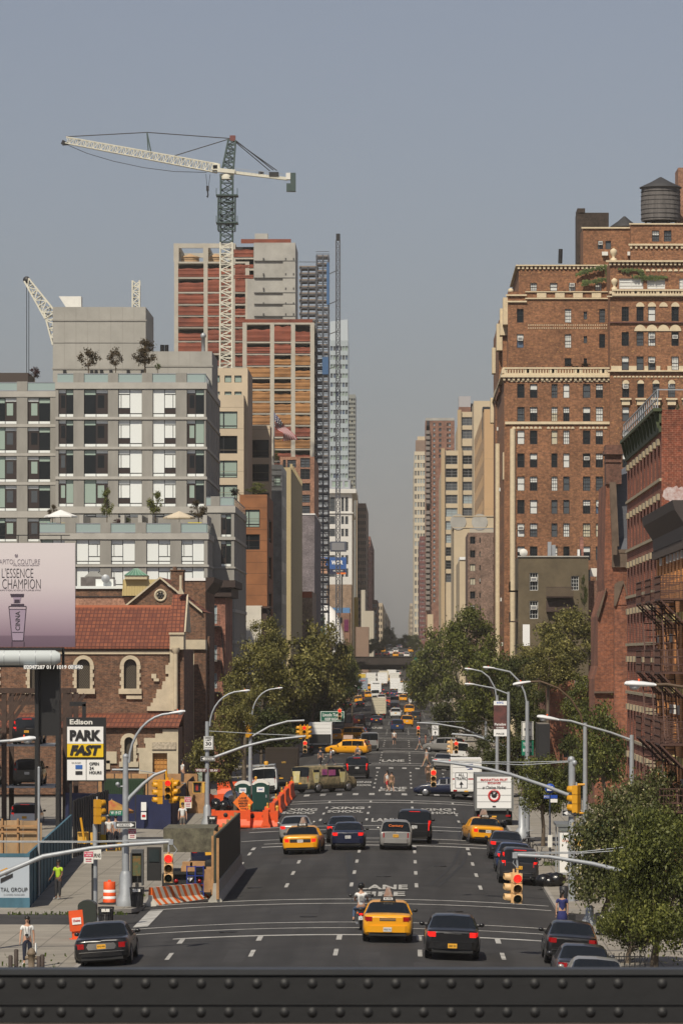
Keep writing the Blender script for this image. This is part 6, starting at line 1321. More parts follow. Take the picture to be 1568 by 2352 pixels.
Yt3=YL+12;sw=[(*o,dict(gl='mid',fr='black',style='none'))for o in pxw([(990,1027),(1043,1080)],[(612,668)],Yt3,1034.9,.34,345,.34)]
B.block(wx(ua(892),Yt3),wx(ua(1215),Yt3),Yt3,YB-30,wz(va(775),Yt2)-.5,wz(va(522),Yt3),ltb,sw,wk=wkL,name='tier_wall')
Yt4=YL+10;sw=[(*o,dict(gl='mid',fr='black',style='dh6'))for o in pxw([(1357,1405),(1437,1488)],[(542,617)],Yt4,1034.9,.34,345,.34)]
B.block(wx(ua(1213),Yt4),wx(1640,Yt4),Yt4,YB-30,wz(va(745),YR)-.3,wz(va(495),Yt4),ltb,sw,wk=wkL,name='tier_wall')
def band(x0,x1,y,z0,z1,o=.25,m=trim,dent=0,nm='cornice',wside=None):
 mb=MB();mb.box(x0-o,x1+.0,y-o,y,z0,z1)
 if wside:mb.box(x0-o,x0,y,wside,z0,z1)
 if dent:
  n_=int((x1-x0)/dent)
  for i in range(n_+1):x=x0+i*dent;mb.box(x-.13,x+.13,y-o*.6,y,z0-.35,z0)
 mb.build(nm,m,B.root)
def balus(x0,x1,y,z0,z1,solid=None,wside=None,nm='balustrade'):
 """balustrade: rail, plinth, piers and turned balusters"""
 mb=MB();mb.box(x0,x1,y-.2,y+.2,z1-.18,z1);mb.box(x0,x1,y-.2,y+.2,z0,z0+.25)
 n_=int((x1-x0)/.32)
 for i in range(n_+1):
  x=x0+(x1-x0)*i/n_;w_=.3 if i%9==0 or i%9==8 else .07
  mb.box(x-w_,x+w_,y-.12,y+.12,z0+.25,z1-.18)
 if wside:mb.box(x0-.2,x0+.2,y,wside,z0,z1)
 mb.build(nm,trim,B.root)
balus(wx(1157,YL),X8,YL-.1,wz(862,YL),wz(844,YL),wside=YB)
band(wx(1157,YL),X8,YL,wz(867,YL),wz(862,YL),.4,dent=.55,wside=YB)
band(wx(1163,YL),X8,YL,wz(974.5,YL),wz(968.5,YL),.2,wside=YB,nm='string_course')
mb=MB()
for(a,b,v)in((328,372,85),(370,530,85),(548,620,85),(640,700,85),(708,770,85),(782,850,85),(865,925,85),(935,1035,85),(340,558,422),(588,792,422),(820,1028,422)):
 n_=max(1,int((b-a)/28))
 for i in range(n_):
  x0,x1=wx(ub(a+(b-a)*i/n_),YL),wx(ub(a+(b-a)*(i+.85)/n_),YL);r=(x1-x0)/2;zc=wz(vb_(v+9),YL)
  mb.add([(x0+r+r*cos(t),YL-.08,zc+r*1.2*sin(t))for t in np.linspace(0,pi,7)],[tuple(range(7))[::-1]])
mb.build('arch_frieze',trim,B.root)
band(k(512),X8,Yt1,wz(va(960),Yt1),wz(va(954),Yt1),.2);band(k(512),X8,Yt1,wz(va(1006),Yt1),wz(va(998),Yt1),.2)
mb=MB()
for x in(580,703,825,950):mb.box(k(x),k(x+63),Yt1-.12,Yt1,wz(va(996),Yt1),wz(va(962),Yt1))
mb.build('quatrefoil_panel',trim,B.root)
mb=MB()
for yy in(1178,1198):
 for i in range(38):x=k(520+i*15);mb.box(x,x+.13,Yt1-.06,Yt1,wz(va(yy+7),Yt1),wz(va(yy),Yt1))
mb.build('brick_dentils',trim,B.root)
band(wx(ua(457),Yt2),X8+.3,Yt2,wz(va(783),Yt2),wz(va(775),Yt2),.35,dent=.5,wside=YB-14)
band(k(385),k(512),Yt1,wz(va(985),Yt1),wz(va(975),Yt1),.25);band(k(385),k(512),Yt1,wz(va(1028),Yt1),wz(va(1018),Yt1),.25)
band(wx(ua(892),Yt3),wx(ua(1213),Yt3),Yt3,wz(va(530),Yt3),wz(va(520),Yt3),.2);band(wx(ua(1213),Yt4),wx(1640,Yt4),Yt4,wz(va(503),Yt4),wz(va(494),Yt4),.2);band(wx(ua(1215),Yt4),wx(1640,Yt4),Yt4,wz(va(645),Yt4),wz(va(633),Yt4),.3,dent=.6)
Bs,B=B,B2
band(x8,x9,YR,wz(va(757),YR),wz(va(746),YR),.5,dent=.5);balus(x8+.2,x9,YR-.3,wz(va(985),YR),wz(va(942),YR));band(x8,x9,YR,wz(va(992),YR),wz(va(985),YR),.4)
band(x8,x9,YR,wz(va(1168),YR),wz(va(1160),YR),.25,m=mat('dark_cornice',(.12,.05,.04),.8));band(x8,x9,YR,wz(va(1497),YR),wz(va(1488),YR),.35)
mb=MB()
def hood(x0,x1,zc,y,full=True,ring=None):
 r=(x1-x0)/2;t=np.linspace(0,pi,11);mb.add([(x0+r+r*cos(a),y-.1,zc+r*sin(a)*1.05)for a in t]+[(x0+r,y-.1,zc)],[tuple(range(12))[::-1]])
for x in(1248,1327,1405,1485,1597):hood(k(x,YR),k(x+57,YR),wz(va(1057),YR),YR)
for x in(1248,1327,1405,1485,1597):hood(k(x-12,YR),k(x+69,YR),wz(va(1222),YR),YR)
for a,b in c2:hood(wx(ub(a),YR),wx(ub(b),YR),wz(vb_(108),YR),YR)
for i in range(32):x=1095+i*25;hood(k(x,YR),k(x+20,YR),wz(va(1535),YR),YR)
for i in range(16):x=1160+i*38;hood(k(x,YR),k(x+30,YR),wz(va(818),YR),YR)
mb.build('window_hood',trim,B.root)
mb=MB()
for a,b in((1080,1152),(1200,1252),(1305,1330),(1385,1412),(1460,1488),(1537,1600)):mb.box(k(a,YR),k(b,YR),YR-.25,YR,wz(va(1490),YR),wz(va(1458),YR))
mb.build('parapet_block',trim,B.root)
mb=MB()
for a,b in c2:mb.box(wx(ub(a-14),YR),wx(ub(b+14),YR),YR-.45,YR,wz(vb_(225),YR),wz(vb_(213),YR));mb.box(wx(ub(a-4),YR),wx(ub(b+4),YR),YR-.25,YR,wz(vb_(262),YR),wz(vb_(225),YR))
mb.build('window_balconet',trim,B.root)
B=Bs
for u,Yy in((1185,YL),(1166,YL+35)):
 pass
mb=MB()
xk=wx(1183.5,YL);mb.tube([(xk-.35,YL-.2,0),(xk-.35,YL-.2,wz(985,YL))],.33,8);xk2=xc-.2;yk2=xc*F/(1148-U0)
mb.tube([(xk2,xc*F/(1146.5-U0),0),(xk2,xc*F/(1146.5-U0),wz(1019,xc*F/(1146.5-U0)))],.33,8);mb.build('corner_colonnette',trim,B.root)
def urn(x,y,z,s=1,nm='urn'):
 m_=MB();m_.lathe([(.5*s,0),(.5*s,.3*s),(.2*s,.45*s),(.25*s,.7*s),(.5*s,1.1*s),(.55*s,1.5*s),(.42*s,1.7*s),(.1*s,1.9*s)],(x,y,z),12);m_.build(nm,trim,B.root)
urn(k(1098,YR),YR+.3,wz(va(745),YR),.75);urn(k(1103,YR),YR,wz(va(942),YR),.7)
for u,v,dy in((1172,675,5),(1157,735,12),(1146,790,35),(1142,905,50),(1172,1030,0),(1165,700,8)):
 y=YL+dy+1;x=wx(u,y);mb=MB();mb.box(x-.9,x+.9,y-.5,y+2.5,wz(v+12,y)-3,wz(v+9,y));mb.build('statue_plinth',trim,B.root);urn(x,y,wz(v+9,y),.6,'statue')
mb=MB();y=YL+40;mb.box(wx(1137,y),wx(1150,y),y,YB,0,wz(765,y));mb.build('side_pier',ltb,B.root)
mb=MB();y=YL+14;mb.box(wx(1145,y),wx(1163,y),y,y+20,wz(900,y),wz(735,y));mb.box(wx(1152,y),wx(1170,y),y-5,y+10,wz(900,y),wz(712,y));mb.build('side_pier',ltb,B.root)
soot=brick('sooty_brick',(.05,.032,.026),(.035,.025,.022),(.05,.04,.03))
mb=MB();y=YL+20;mb.box(wx(ua(850),y),wx(ua(1065),y),y,y+5,wz(va(775),y),wz(va(422),y));mb.box(wx(ua(853),y),wx(ua(905),y),y-.1,y+5.1,wz(va(422),y),wz(va(393),y));mb.build('chimney_stack',soot,B.root)
mb=MB();mb.tube([(k(737,y),y,wz(va(765),y)),(k(740,y),y,wz(va(668),y))],.25,8);mb.build('flue',black,B.root)
mb=MB();mb.box(wx(1556,y),wx(1640,y),y,y+6,wz(513,y)-1,wz(385,y));mb.build('chimney_stack',obr,B.root)
grw=mat('weathered_tank_wood',(.12,.11,.105),.85,var=.3,vs=2.5,streak=.1);tkroof=mat('tank_roof_dark',(.035,.035,.038),.75)
water_tank(1516,508,431,91,YL+16,'big weathered grey wooden water tank with a cone roof at the top right',grw,tkroof,.8,None,407)
water_tank(1433,540,521,62,YL+24,'dark cone roof of a water tank half hidden left of the big tank',grw,tkroof,.8,None,497)
for i,(xx,yy,ww2)in enumerate(((1018,688,40),(1190,688,26))):mb=MB();mb.box(k(xx,Yt3),k(xx+ww2,Yt3),Yt3-.5,Yt3,wz(va(yy+25),Yt3),wz(va(yy),Yt3));mb.build('air_conditioner',offwhite,B.root)
# ================= brown stucco house =================
Yu=492;stuc=mat('dark_stucco',(.115,.09,.055),.95,var=.25,vs=.6);B=Bd('stucco_house','dark brown stucco house with white framed windows in front of the huge brick block',x=wx(1190,Yu),y=Yu)
sw=[(*o,dict(gl='dark',fr='white',style='dh6',ac=(i<2)))for i,o in enumerate(pxw([(466,526)],[(1465,1592),(1667,1795)],Yu,1066.2,.32,846.7,.32)+pxw([(764,818)],[(1488,1590)],Yu,1066.2,.32,846.7,.32))]
B.block(wx(ub(385),Yu),wx(ub(888),Yu),Yu,Yu+14,0,wz(vb_(1350),Yu),stuc,sw,parapet=.5)
mb=MB();mb.box(wx(ub(380),Yu),wx(ub(892),Yu),Yu-.15,Yu+.3,wz(vb_(1352),Yu),wz(vb_(1344),Yu));B.mesh('coping',mb,conc2)
mb=MB();z0,z1=wz(vb_(1645),Yu),wz(vb_(1568),Yu);x0,x1=wx(ub(585),Yu),wx(ub(775),Yu);mb.box(x0,x1,Yu-1.6,Yu,z0,z0+.15)
for i in range(30):x=x0+(x1-x0)*i/29;mb.box(x-.02,x+.02,Yu-1.6,Yu-1.56,z0,z1)
mb.box(x0,x1,Yu-1.62,Yu-1.54,z1-.06,z1);mb.box(x0,x1,Yu-.8,Yu,wz(vb_(1745),Yu),z0-.3);B.mesh('balcony',mb,steelbrown)
mb=MB();mb.box(wx(ub(410),Yu)-.0,wx(ub(460),Yu),Yu-4,Yu-3.8,wz(vb_(1990),Yu),wz(vb_(1838),Yu));B.mesh('white_banner',mb,white)
mb=MB();mb.lathe([(.02,0),(.35,.05),(.45,.12)],(wx(ub(425),Yu),Yu+1,wz(vb_(1320),Yu)),14,0,'y');mb.bar((wx(ub(425),Yu),Yu+1.2,wz(vb_(1320),Yu)),(wx(ub(425),Yu),Yu+1.2,wz(vb_(1350),Yu)),.08);B.mesh('satellite_dish',mb,offwhite)
for x,y0_,y1__,m_ in((600,1240,1345,galv),(630,1262,1345,galv),(832,1205,1345,redbr),(815,1295,1335,white)):mb=MB();mb.box(wx(ub(x),Yu),wx(ub(x+26),Yu),Yu+2,Yu+3,wz(vb_(1352),Yu),wz(vb_(y0_),Yu));B.mesh('roof_vent',mb,m_)
mb=MB()
for v in(1480+1350-1240,1590,1810):z=wz(vb_(v),Yu);mb.box(wx(ub(330),Yu),wx(ub(386),Yu),Yu+2,Yu+8,z-.1,z);mb.box(wx(ub(330),Yu),wx(ub(332),Yu),Yu+2,Yu+8,z,z+1)
B.mesh('fire_escape',mb,steelbrown)
B=Bd('row_house','small brick house with a terrace right of the stucco house',x=wx(1370,Yu),y=Yu+2);B.block(wx(ub(890),Yu),wx(ub(1010),Yu),Yu+2,Yu+14,0,wz(vb_(1520),Yu),brick('deep_red_brick',(.19,.075,.05),(.15,.06,.04),(.2,.14,.1)))
mb=MB();mb.box(wx(ub(905),Yu),wx(ub(980),Yu),Yu+2,Yu+2.2,wz(vb_(1490),Yu),wz(vb_(1430),Yu));B.mesh('terrace_screen',mb,offwhite)
mb=MB();mb.lathe([(.05,0),(.3,.8),(.2,2.0),(.02,2.3)],(wx(ub(985),Yu),Yu+1.5,wz(vb_(1500),Yu)),8);o=mb.build('parasol',mat('parasol_pink',(.55,.16,.14),.8));tag(o,'folded pink parasol on the terrace right of the stucco house','parasol')
# ================= right church =================
Ych=312;uc=lambda x:1317+.24*x;vc=lambda y:1129+.24*y
chbr=brick('church_brick',(.25,.08,.035),(.15,.05,.028),(.2,.11,.075),bw=.3,bh=.1,dirt=.35,ns=.35);chst=mat('church_brownstone',(.12,.085,.06),.9,var=.3,vs=1.2);slate=mat('slate_roof',(.085,.09,.105),.6,var=.2,vs=2,streak=4)
g=empty('brick_church',(wx(1400,Ych),Ych,0),'red brick church with slate roof and tall chimney left of the red corner house','church')
X_=lambda u,Y=Ych:wx(u,Y);Z_=lambda v,Y=Ych:wz(v,Y)
mb=MB();mb.prism([(X_(1364),0),(X_(1460),0),(X_(1460),Z_(1262)),(X_(1404),Z_(1262)),(X_(1399),Z_(1110)),(X_(1391),Z_(1110)),(X_(1386),Z_(1330)),(X_(1388),Z_(1355)),(X_(1372),Z_(1415)),(X_(1372),Z_(1530)),(X_(1364),Z_(1560))][::1],Ych,Ych+12);mb.build('gable_wall',chbr,g)
mb=MB();mb.prism([(X_(1398),Z_(1108)),(X_(1413),Z_(1108)),(X_(1420),Z_(1255)),(X_(1404),Z_(1255))],Ych-.5,Ych-.02);mb.prism([(X_(1368),Z_(1412)),(X_(1373),Z_(1420)),(X_(1391),Z_(1355)),(X_(1391),Z_(1350))],Ych-.3,Ych-.02);mb.build('stone_coping',chst,g)
mb=MB();mb.prism([(X_(1410),Z_(1262)),(X_(1470),Z_(1262)),(X_(1470),Z_(1060)),(X_(1441),Z_(1085)),(X_(1416),Z_(1093))],Ych+1,Ych+1.3)
mb.quad((X_(1408),Ych-.1,Z_(1262)),(X_(1480),Ych-.1,Z_(1262)),(X_(1480),Ych+9,Z_(1040)),(X_(1411),Ych+9,Z_(1085)));mb.build('roof',slate,g)
mb=MB();mb.box(X_(1390),X_(1426),Ych-.2,Ych+2.0,Z_(1112),Z_(1040));mb.box(X_(1386),X_(1429),Ych-.5,Ych+2.3,Z_(1044),Z_(1034));mb.box(X_(1389),X_(1427),Ych-.35,Ych+2.1,Z_(1034),Z_(1022));mb.box(X_(1389),X_(1427),Ych-.3,Ych+2.1,Z_(1062),Z_(1056));mb.build('chimney',brick('chimney_brick',(.14,.055,.035),(.11,.045,.03),(.12,.08,.06)),g)
mb=MB();mb.box(X_(1404),X_(1445),Ych-.25,Ych,Z_(1303),Z_(1265));mb.box(X_(1407),X_(1445),Ych-.3,Ych-.25,Z_(1270),Z_(1262));mb.box(X_(1409),X_(1445),Ych-.45,Ych-.25,Z_(1560),Z_(1532));mb.build('stone_band',chst,g)
mb=MB();mb.box(X_(1408),X_(1445),Ych-1.2,Ych-.0,0,Z_(1390));mb.prism([(X_(1408),Z_(1390)),(X_(1436),Z_(1390)),(X_(1430),Z_(1345)),(X_(1426),Z_(1340)),(X_(1420),Z_(1345))],Ych-1.25,Ych-.0);mb.build('buttress',chbr,g)
mb=MB();mb.prism([(X_(1407),Z_(1392)),(X_(1411),Z_(1392)),(X_(1428),Z_(1340)),(X_(1437),Z_(1372)),(X_(1440),Z_(1368)),(X_(1428),Z_(1334)),(X_(1418),Z_(1336)),(X_(1408),Z_(1342))],Ych-1.4,Ych-1.26);mb.box(X_(1363),X_(1409),Ych-.3,Ych-.0,Z_(1592),Z_(1588));mb.build('buttress_cap',chst,g)
mb=MB();mb.prism([(X_(1403),Z_(1275)),(X_(1415),Z_(1275)),(X_(1415),Z_(1252)),(X_(1410),Z_(1237)),(X_(1403),Z_(1252))],Ych-.9,Ych-.55);mb.build('gablet',chst,g)
# ================= red corner house =================
rb=brick('corner_house_brick',(.22,.052,.026),(.13,.034,.02),(.28,.14,.09),bw=.26,bh=.1,dirt=.25,ns=.4);Yn0,Yn1=221.3,255.5
B=Bd('red_corner_house','red brick corner house with green cornice and white graffiti at the right edge',x=BR,y=Yn0)
tops=[21.2,18.45,15.65,13.0,10.3,7.6,4.9]
ww_=[(y,y+1.05,t-1.9,t)for t in tops for y in np.arange(Yn0+1.6,Yn1-1.4,3.35)]
B.block(BR,wx(1640,Yn0),Yn0,Yn1,0,wz(941,Yn0),rb,(),Ww=ww_,wk=lambda:dict(gl='dark',fr='black',style='dh'),dep=.3,parapet=.4)
mb=MB()
for t in tops:
 mb.box(BR-.1,BR,Yn0,Yn1,t+.9,t+1.05)
mb.build('string_course',mat('aged_cream_stone',(.33,.275,.185),.85,var=.2,vs=2),B.root)
for t in tops:
 for y in np.arange(Yn0+1.6,Yn1-1.4,3.35):mb=MB();mb.box(BR-.14,BR-.0,y-.15,y+1.2,t,t+.32);mb.build('lintel',mat('aged_cream_stone',(.33,.275,.185)),B.root)
grn=mat('green_cornice',(.055,.07,.03),.7,var=.2,vs=2);zt_=wz(941,Yn0)
mb=MB();mb.box(BR-.42,BR,Yn0-.1,Yn1,zt_-.08,zt_+.08);mb.box(BR-.12,BR-.0,Yn0,Yn1,zt_-1.1,zt_-.12)
for y in np.arange(Yn0+.3,Yn1,3):mb.prism([(BR-.38,zt_-.09),(BR-.12,zt_-.09),(BR-.12,zt_-.95),(BR-.2,zt_-.85)],y,y+.3)
mb.build('cornice',grn,B.root)
mb=MB();mb.bar((BR-.2,Yn0,zt_+1.0),(BR-.2,Yn1,zt_+1.0),.06);mb.bar((BR-.2,Yn0,zt_+.55),(BR-.2,Yn1,zt_+.55),.05);mb.bar((BR-.2,Yn0,zt_+1.0),(wx(1640,Yn0),Yn0+.2,zt_+1.0),.06)
for y in np.arange(Yn0,Yn1,2):mb.bar((BR-.2,y,zt_),(BR-.2,y,zt_+1.0),.05)
mb.build('roof_railing',galv,B.root)
graf=mat('graffiti_white',(.60,.55,.54),.8,c2=(.36,.2,.17),vs=6);mb=MB();P=[(0,-.85),(.28,-.72),(.4,-.35),(.75,-.3),(1.0,.0),(.95,.45),(.6,.62),(.35,.5),(.2,.68),(-.1,.55),(-.5,.6),(-.85,.35),(-.95,-.05),(-.7,-.3),(-.4,-.35),(-.25,-.6)]
gx,gz=wx(1547,Yn0),wz(1138,Yn0);mb.prism([(gx+a*.62,gz+b*.72)for a,b in P],Yn0-.012,Yn0-.004);mb.build('graffiti',graf,B.root)
ob=brick('orange_painted_brick',(.58,.25,.075),(.46,.19,.06),(.3,.14,.07),bh=.1,dirt=.12);Yo0,Yo1=196,221.2;XO=12.55;ylw=mat('pale_yellow_lintel',(.60,.50,.22),.8)
B=Bd('orange_walkup_house','orange painted walk-up house with dark cornice and fire escapes at the right edge',x=XO,y=Yo0)
tops=[16.0,12.2,8.9,5.6];zt_=wz(1180,200)
zt_=17.0
ww_=[(y,y+1.1,t-2.0,t)for t in tops for y in np.arange(Yo0+1.2,Yo1-1.2,2.75)]
B.block(XO,24,Yo0,Yo1,0,zt_,ob,(),Ww=ww_,wk=lambda:dict(gl='dark',fr='white',style='dh',ac=random.random()<.35),dep=.3)
for t in tops:
 for y in np.arange(Yo0+1.2,Yo1-1.2,2.75):mb=MB();mb.box(XO-.12,XO,y-.15,y+1.25,t,t+.42);mb.build('lintel',ylw,B.root)
mb=MB();dkc=mat('dark_cornice_metal',(.045,.035,.032),.6);mb.prism([(XO-.75,zt_+.5),(XO,zt_+.5),(XO,zt_-1.2),(XO-.15,zt_-1.2),(XO-.2,zt_-.6),(XO-.65,zt_+.1)],Yo0-.2,Yo1+.2);mb.build('cornice',dkc,B.root)
mb=MB()
for y in np.arange(Yo0,Yo1,.55):mb.box(XO-.26,XO-.0,y,y+.2,zt_-1.6,zt_-1.2)
mb.build('cornice_bracket',dkc,B.root)
escm=mat('fire_escape_brown',(.075,.035,.026),.7)
for yy in(Yo0+2,Yo0+10,Yo0+18):
 for lev,z in enumerate((13.4-.2,10.1-.2,6.9-.2,3.7)):
  mb=MB();x0=XO-1.15;mb.box(x0,XO,yy,yy+4.6,z-.08,z)
  for zz in(.35,.7,1.0):mb.bar((x0,yy,z+zz),(x0,yy+4.6,z+zz),.04);mb.bar((x0,yy,z+zz),(XO,yy,z+zz),.04);mb.bar((x0,yy+4.6,z+zz),(XO,yy+4.6,z+zz),.04)
  for t in np.arange(0,4.61,.23):mb.bar((x0,yy+t,z),(x0,yy+t,z+1.0),.016)
  for t in np.arange(0,1.1,.14):mb.bar((x0+t,yy,z),(x0+t,yy,z+1),.016)
  for t in(0,2.3,4.6):mb.bar((x0,yy+t,z-.05),(XO,yy+t,z-1.2),.07)
  if lev<3:
   for s_ in(-.3,.3):mb.bar((XO-.6+s_,yy+.5,z-3.3),(XO-.6+s_,yy+3.6,z),.06)
   for i in range(11):t=i/10;mb.bar((XO-.9,yy+.5+3.1*t,z-3.3+3.3*t),(XO-.3,yy+.5+3.1*t,z-3.3+3.3*t),.05)
  mb.build('fire_escape',escm,B.root)
Yk=335;B=Bd('narrow_brick_house','narrow orange red brick house with tall black windows among the right trees',x=wx(1258,Yk),y=Yk)
xk=wx(1262,Yk);sw=pxw([(1293,1312)],[(1687,1740),(1760,1800)],Yk)
B.block(xk,wx(1318,Yk),Yk,Yk+30,0,wz(1562,Yk),chbr,sw,wk=lambda:dict(gl='dark',fr='black',style='two'))
B=Bd('ground_floor_shop','dark glass shop front under the trees on the right',x=wx(1250,330),y=322);B.block(wx(1236,326),wx(1262,326),326,334,0,wz(1663,326),darkm)
B=Bd('row_house','brick row houses hidden behind the right trees',x=13.2,y=350);B.block(13.2,30,366,480,0,8,chbr,(),Ww=grid_w(368,478,14,1.1,1.5,3.2,2,1.9),wk=lambda:dict(gl='dark',fr='black',style='dh'))
# ================= TREES =================
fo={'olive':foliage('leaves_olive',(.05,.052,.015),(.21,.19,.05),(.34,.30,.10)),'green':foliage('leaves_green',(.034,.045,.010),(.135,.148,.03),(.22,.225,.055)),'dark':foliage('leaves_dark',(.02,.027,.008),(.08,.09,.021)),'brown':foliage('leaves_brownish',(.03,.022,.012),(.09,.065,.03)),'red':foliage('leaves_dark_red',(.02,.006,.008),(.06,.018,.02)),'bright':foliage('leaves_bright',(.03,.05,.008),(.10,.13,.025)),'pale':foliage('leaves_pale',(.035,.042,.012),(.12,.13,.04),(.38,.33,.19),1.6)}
def crown_mesh(seed,N,leaf,K=26,squash=1.0,airy=.15,hol=.35):
 rng=np.random.default_rng(seed)
 d=rng.normal(size=(K,3));d/=np.linalg.norm(d,axis=1)[:,None]
 rad=hol+(1-hol)*rng.random(K)**.6;c=d*rad[:,None]*.80;c[:,2]*=squash
 c[:,:2]*=(1-.25*np.clip(c[:,2:3],0,1));c[c[:,2]<-.5,2]*=.8
 cs=rng.uniform(.10,.30,K)
 i=rng.choice(K,N,p=cs**2/np.sum(cs**2));q=rng.normal(size=(N,3));q/=np.linalg.norm(q,axis=1)[:,None]
 r_=rng.random(N)**.4;p=c[i]+q*(cs[i]*r_)[:,None]*np.array([1.15,1.15,.75])
 m=rng.random(N)<airy;p[m]+=rng.normal(size=(m.sum(),3))*.09
 nrm=q*.6+rng.normal(size=(N,3))*.7+np.array([0,0,.45]);nrm/=np.linalg.norm(nrm,axis=1)[:,None]
 t=np.cross(nrm,rng.normal(size=(N,3)));t/=np.linalg.norm(t,axis=1)[:,None];b=np.cross(nrm,t)
 s=leaf*rng.uniform(.6,1.3,N)[:,None]
 v=np.stack([p-t*s,p-b*s*.6+nrm*s*.15,p+t*s,p+b*s*.6+nrm*s*.15],1).reshape(-1,3)
 me=bpy.data.meshes.new('crown');me.vertices.add(4*N);me.vertices.foreach_set('co',v.astype(np.float32).ravel())
 me.loops.add(4*N);me.loops.foreach_set('vertex_index',np.arange(4*N,dtype=np.int32));me.polygons.add(N)
 me.polygons.foreach_set('loop_start',np.arange(0,4*N,4,dtype=np.int32));me.materials.append(fo['olive']);me.update(calc_edges=True)
 return me,c
CR={'a':crown_mesh(1,8500,.034,34,airy=.3),'b':crown_mesh(2,8500,.034,40,airy=.3),'c':crown_mesh(3,9000,.034,30,airy=.45),'n':crown_mesh(5,26000,.026,60,airy=.35,hol=.25),'n2':crown_mesh(6,26000,.022,60,airy=.4,hol=.25),'s':crown_mesh(8,900,.075,22,airy=.6),'t':crown_mesh(9,2200,.055,22,airy=.5)}
def tree(label,u,vt,vb,wpx,Y,kind='a',col='olive',base=None,group=None,name='tree',tu=None,lean=0,rot=None,cat='tree',depth=1.0):
 x=wx(u,Y);z1,z0=wz(vt,Y),wz(vb,Y);r=wpx/2*Y/F*1.12;rz=(z1-z0)/2*1.1;zc=(z0+z1)/2
 xb=wx(tu,Y)if tu else x;zb=base if base is not None else prof(Y)-.17
 g=empty(name,(xb,Y,zb),label,cat,group);me,cc=CR[kind]
 o=bpy.data.objects.new('crown',me);COL.objects.link(o);o.parent=g;o.location=(x-xb,0,zc-zb);o.scale=(r,r*depth,rz);a=rot if rot is not None else(hash(label)%628)/100
 a=(sum(map(ord,label))%628)/100;o.rotation_euler=(0,0,a)
 o.material_slots[0].link='OBJECT';o.material_slots[0].material=fo[col]
 mb=MB();hc=zc-zb;R_=max(.04,min(.26,r*.055));tr_=hc-rz*.55
 if tr_<.2:tr_=.2
 mb.tube([(0,0,-.1),(R_*.3,0,tr_*.5),((x-xb)*.4,0,tr_)],[R_*1.25,R_,R_*.8],8)
 ca,sa=cos(a),sin(a)
 for k_,c in enumerate(cc[:14]):
  q=Vector((x-xb+(c[0]*ca-c[1]*sa)*r,(c[0]*sa+c[1]*ca)*r*depth,hc+c[2]*rz));p=Vector(((x-xb)*.4,0,tr_));md=(p+q)/2+Vector((0,0,-.1*rz));mb.tube([p,md,q],[R_*.55,R_*.35,R_*.12],5)
 mb.build('trunk',barkm,g,True);return g
tl='street trees on the left';trg='street trees on the right'
tree('young olive green street tree beside the speed limit sign pole',505,1652,1815,140,296,'a','olive',group=tl,tu=540)
tree('broad olive tree with its crown above the brick side of the left row',592,1455,1660,150,352,'b','olive',group=tl,tu=560)
tree('tallest left tree, thin brownish twigs reaching up before the white plaster house',612,1412,1560,100,395,'c','olive',group=tl,tu=600)
tree('big round olive tree right above the parked brown delivery truck',668,1430,1660,190,418,'a','olive',group=tl,tu=650)
tree('left tree whose crown hangs lowest over the traffic signals',735,1405,1650,130,545,'b','olive',group=tl,tu=715)
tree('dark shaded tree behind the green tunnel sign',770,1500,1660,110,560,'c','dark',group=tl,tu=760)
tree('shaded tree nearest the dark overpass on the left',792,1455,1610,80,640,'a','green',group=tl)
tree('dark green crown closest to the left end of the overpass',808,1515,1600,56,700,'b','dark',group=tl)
tree('tall tree at the right between the brick block and the banner pole',1150,1500,1680,120,470,'c','green',group=trg,tu=1170)
tree('green tree between the narrow brick house and the church wall',1340,1535,1690,100,322,'b','green',group=trg,tu=1345)
tree('olive tree just above the roof of the narrow brick house',1262,1478,1600,130,332,'c','olive',group=trg,tu=1255)
tree('shady tree left of the narrow brick house',1225,1560,1720,100,345,'a','dark',group=trg,tu=1222)
tree('olive tree before the row houses above the luminaires',1215,1470,1600,110,440,'b','olive',group=trg,tu=1230)
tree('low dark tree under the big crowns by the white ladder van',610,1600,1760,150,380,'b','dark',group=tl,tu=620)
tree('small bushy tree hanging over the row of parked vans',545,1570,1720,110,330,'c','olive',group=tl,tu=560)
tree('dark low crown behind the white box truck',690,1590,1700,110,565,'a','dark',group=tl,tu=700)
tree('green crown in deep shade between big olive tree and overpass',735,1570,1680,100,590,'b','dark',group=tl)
tree('topmost green tree on the right below the brown brick house',1072,1370,1560,140,520,'a','green',group=trg,tu=1110)
tree('wide dark green tree leaning over the right lane',1005,1425,1640,130,700,'b','green',group=trg,tu=1090)
tree('green tree at the far right kerb close to the overpass end',966,1500,1640,80,860,'a','green',group=trg,tu=1050)
tree('dense dark green tree behind the summer banner',1120,1470,1700,150,440,'b','green',group=trg,tu=1180)
tree('dark green tree between banner pole and narrow brick house',1195,1480,1690,130,395,'a','dark',group=trg,tu=1210)
tree('deep green low tree by the far right crossing',1060,1560,1720,150,560,'c','dark',group=trg,tu=1100)
tree('yellow green tree in front of the stucco house',1300,1375,1560,170,410,'a','olive',group=trg,tu=1280)
tree('yellow green tree below the stucco house balcony, over the narrow brick house',1270,1500,1640,110,370,'a','olive',group=trg,tu=1290)
tree('bright green tree in front of the church wall',1372,1593,1830,145,286,'b','green',group=trg,tu=1390)
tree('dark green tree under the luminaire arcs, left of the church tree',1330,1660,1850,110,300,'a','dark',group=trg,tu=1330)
tree('small street tree right of the fruit truck with two thin trunks',1240,1720,1890,135,252,'b','green',group=trg,tu=1246)
tree('dark tree just behind the fruit truck',1170,1650,1800,130,345,'a','dark',group=trg,tu=1200)
tree('low dark green tree behind the truck route sign',1110,1690,1800,90,400,'c','dark',group=trg,tu=1150)
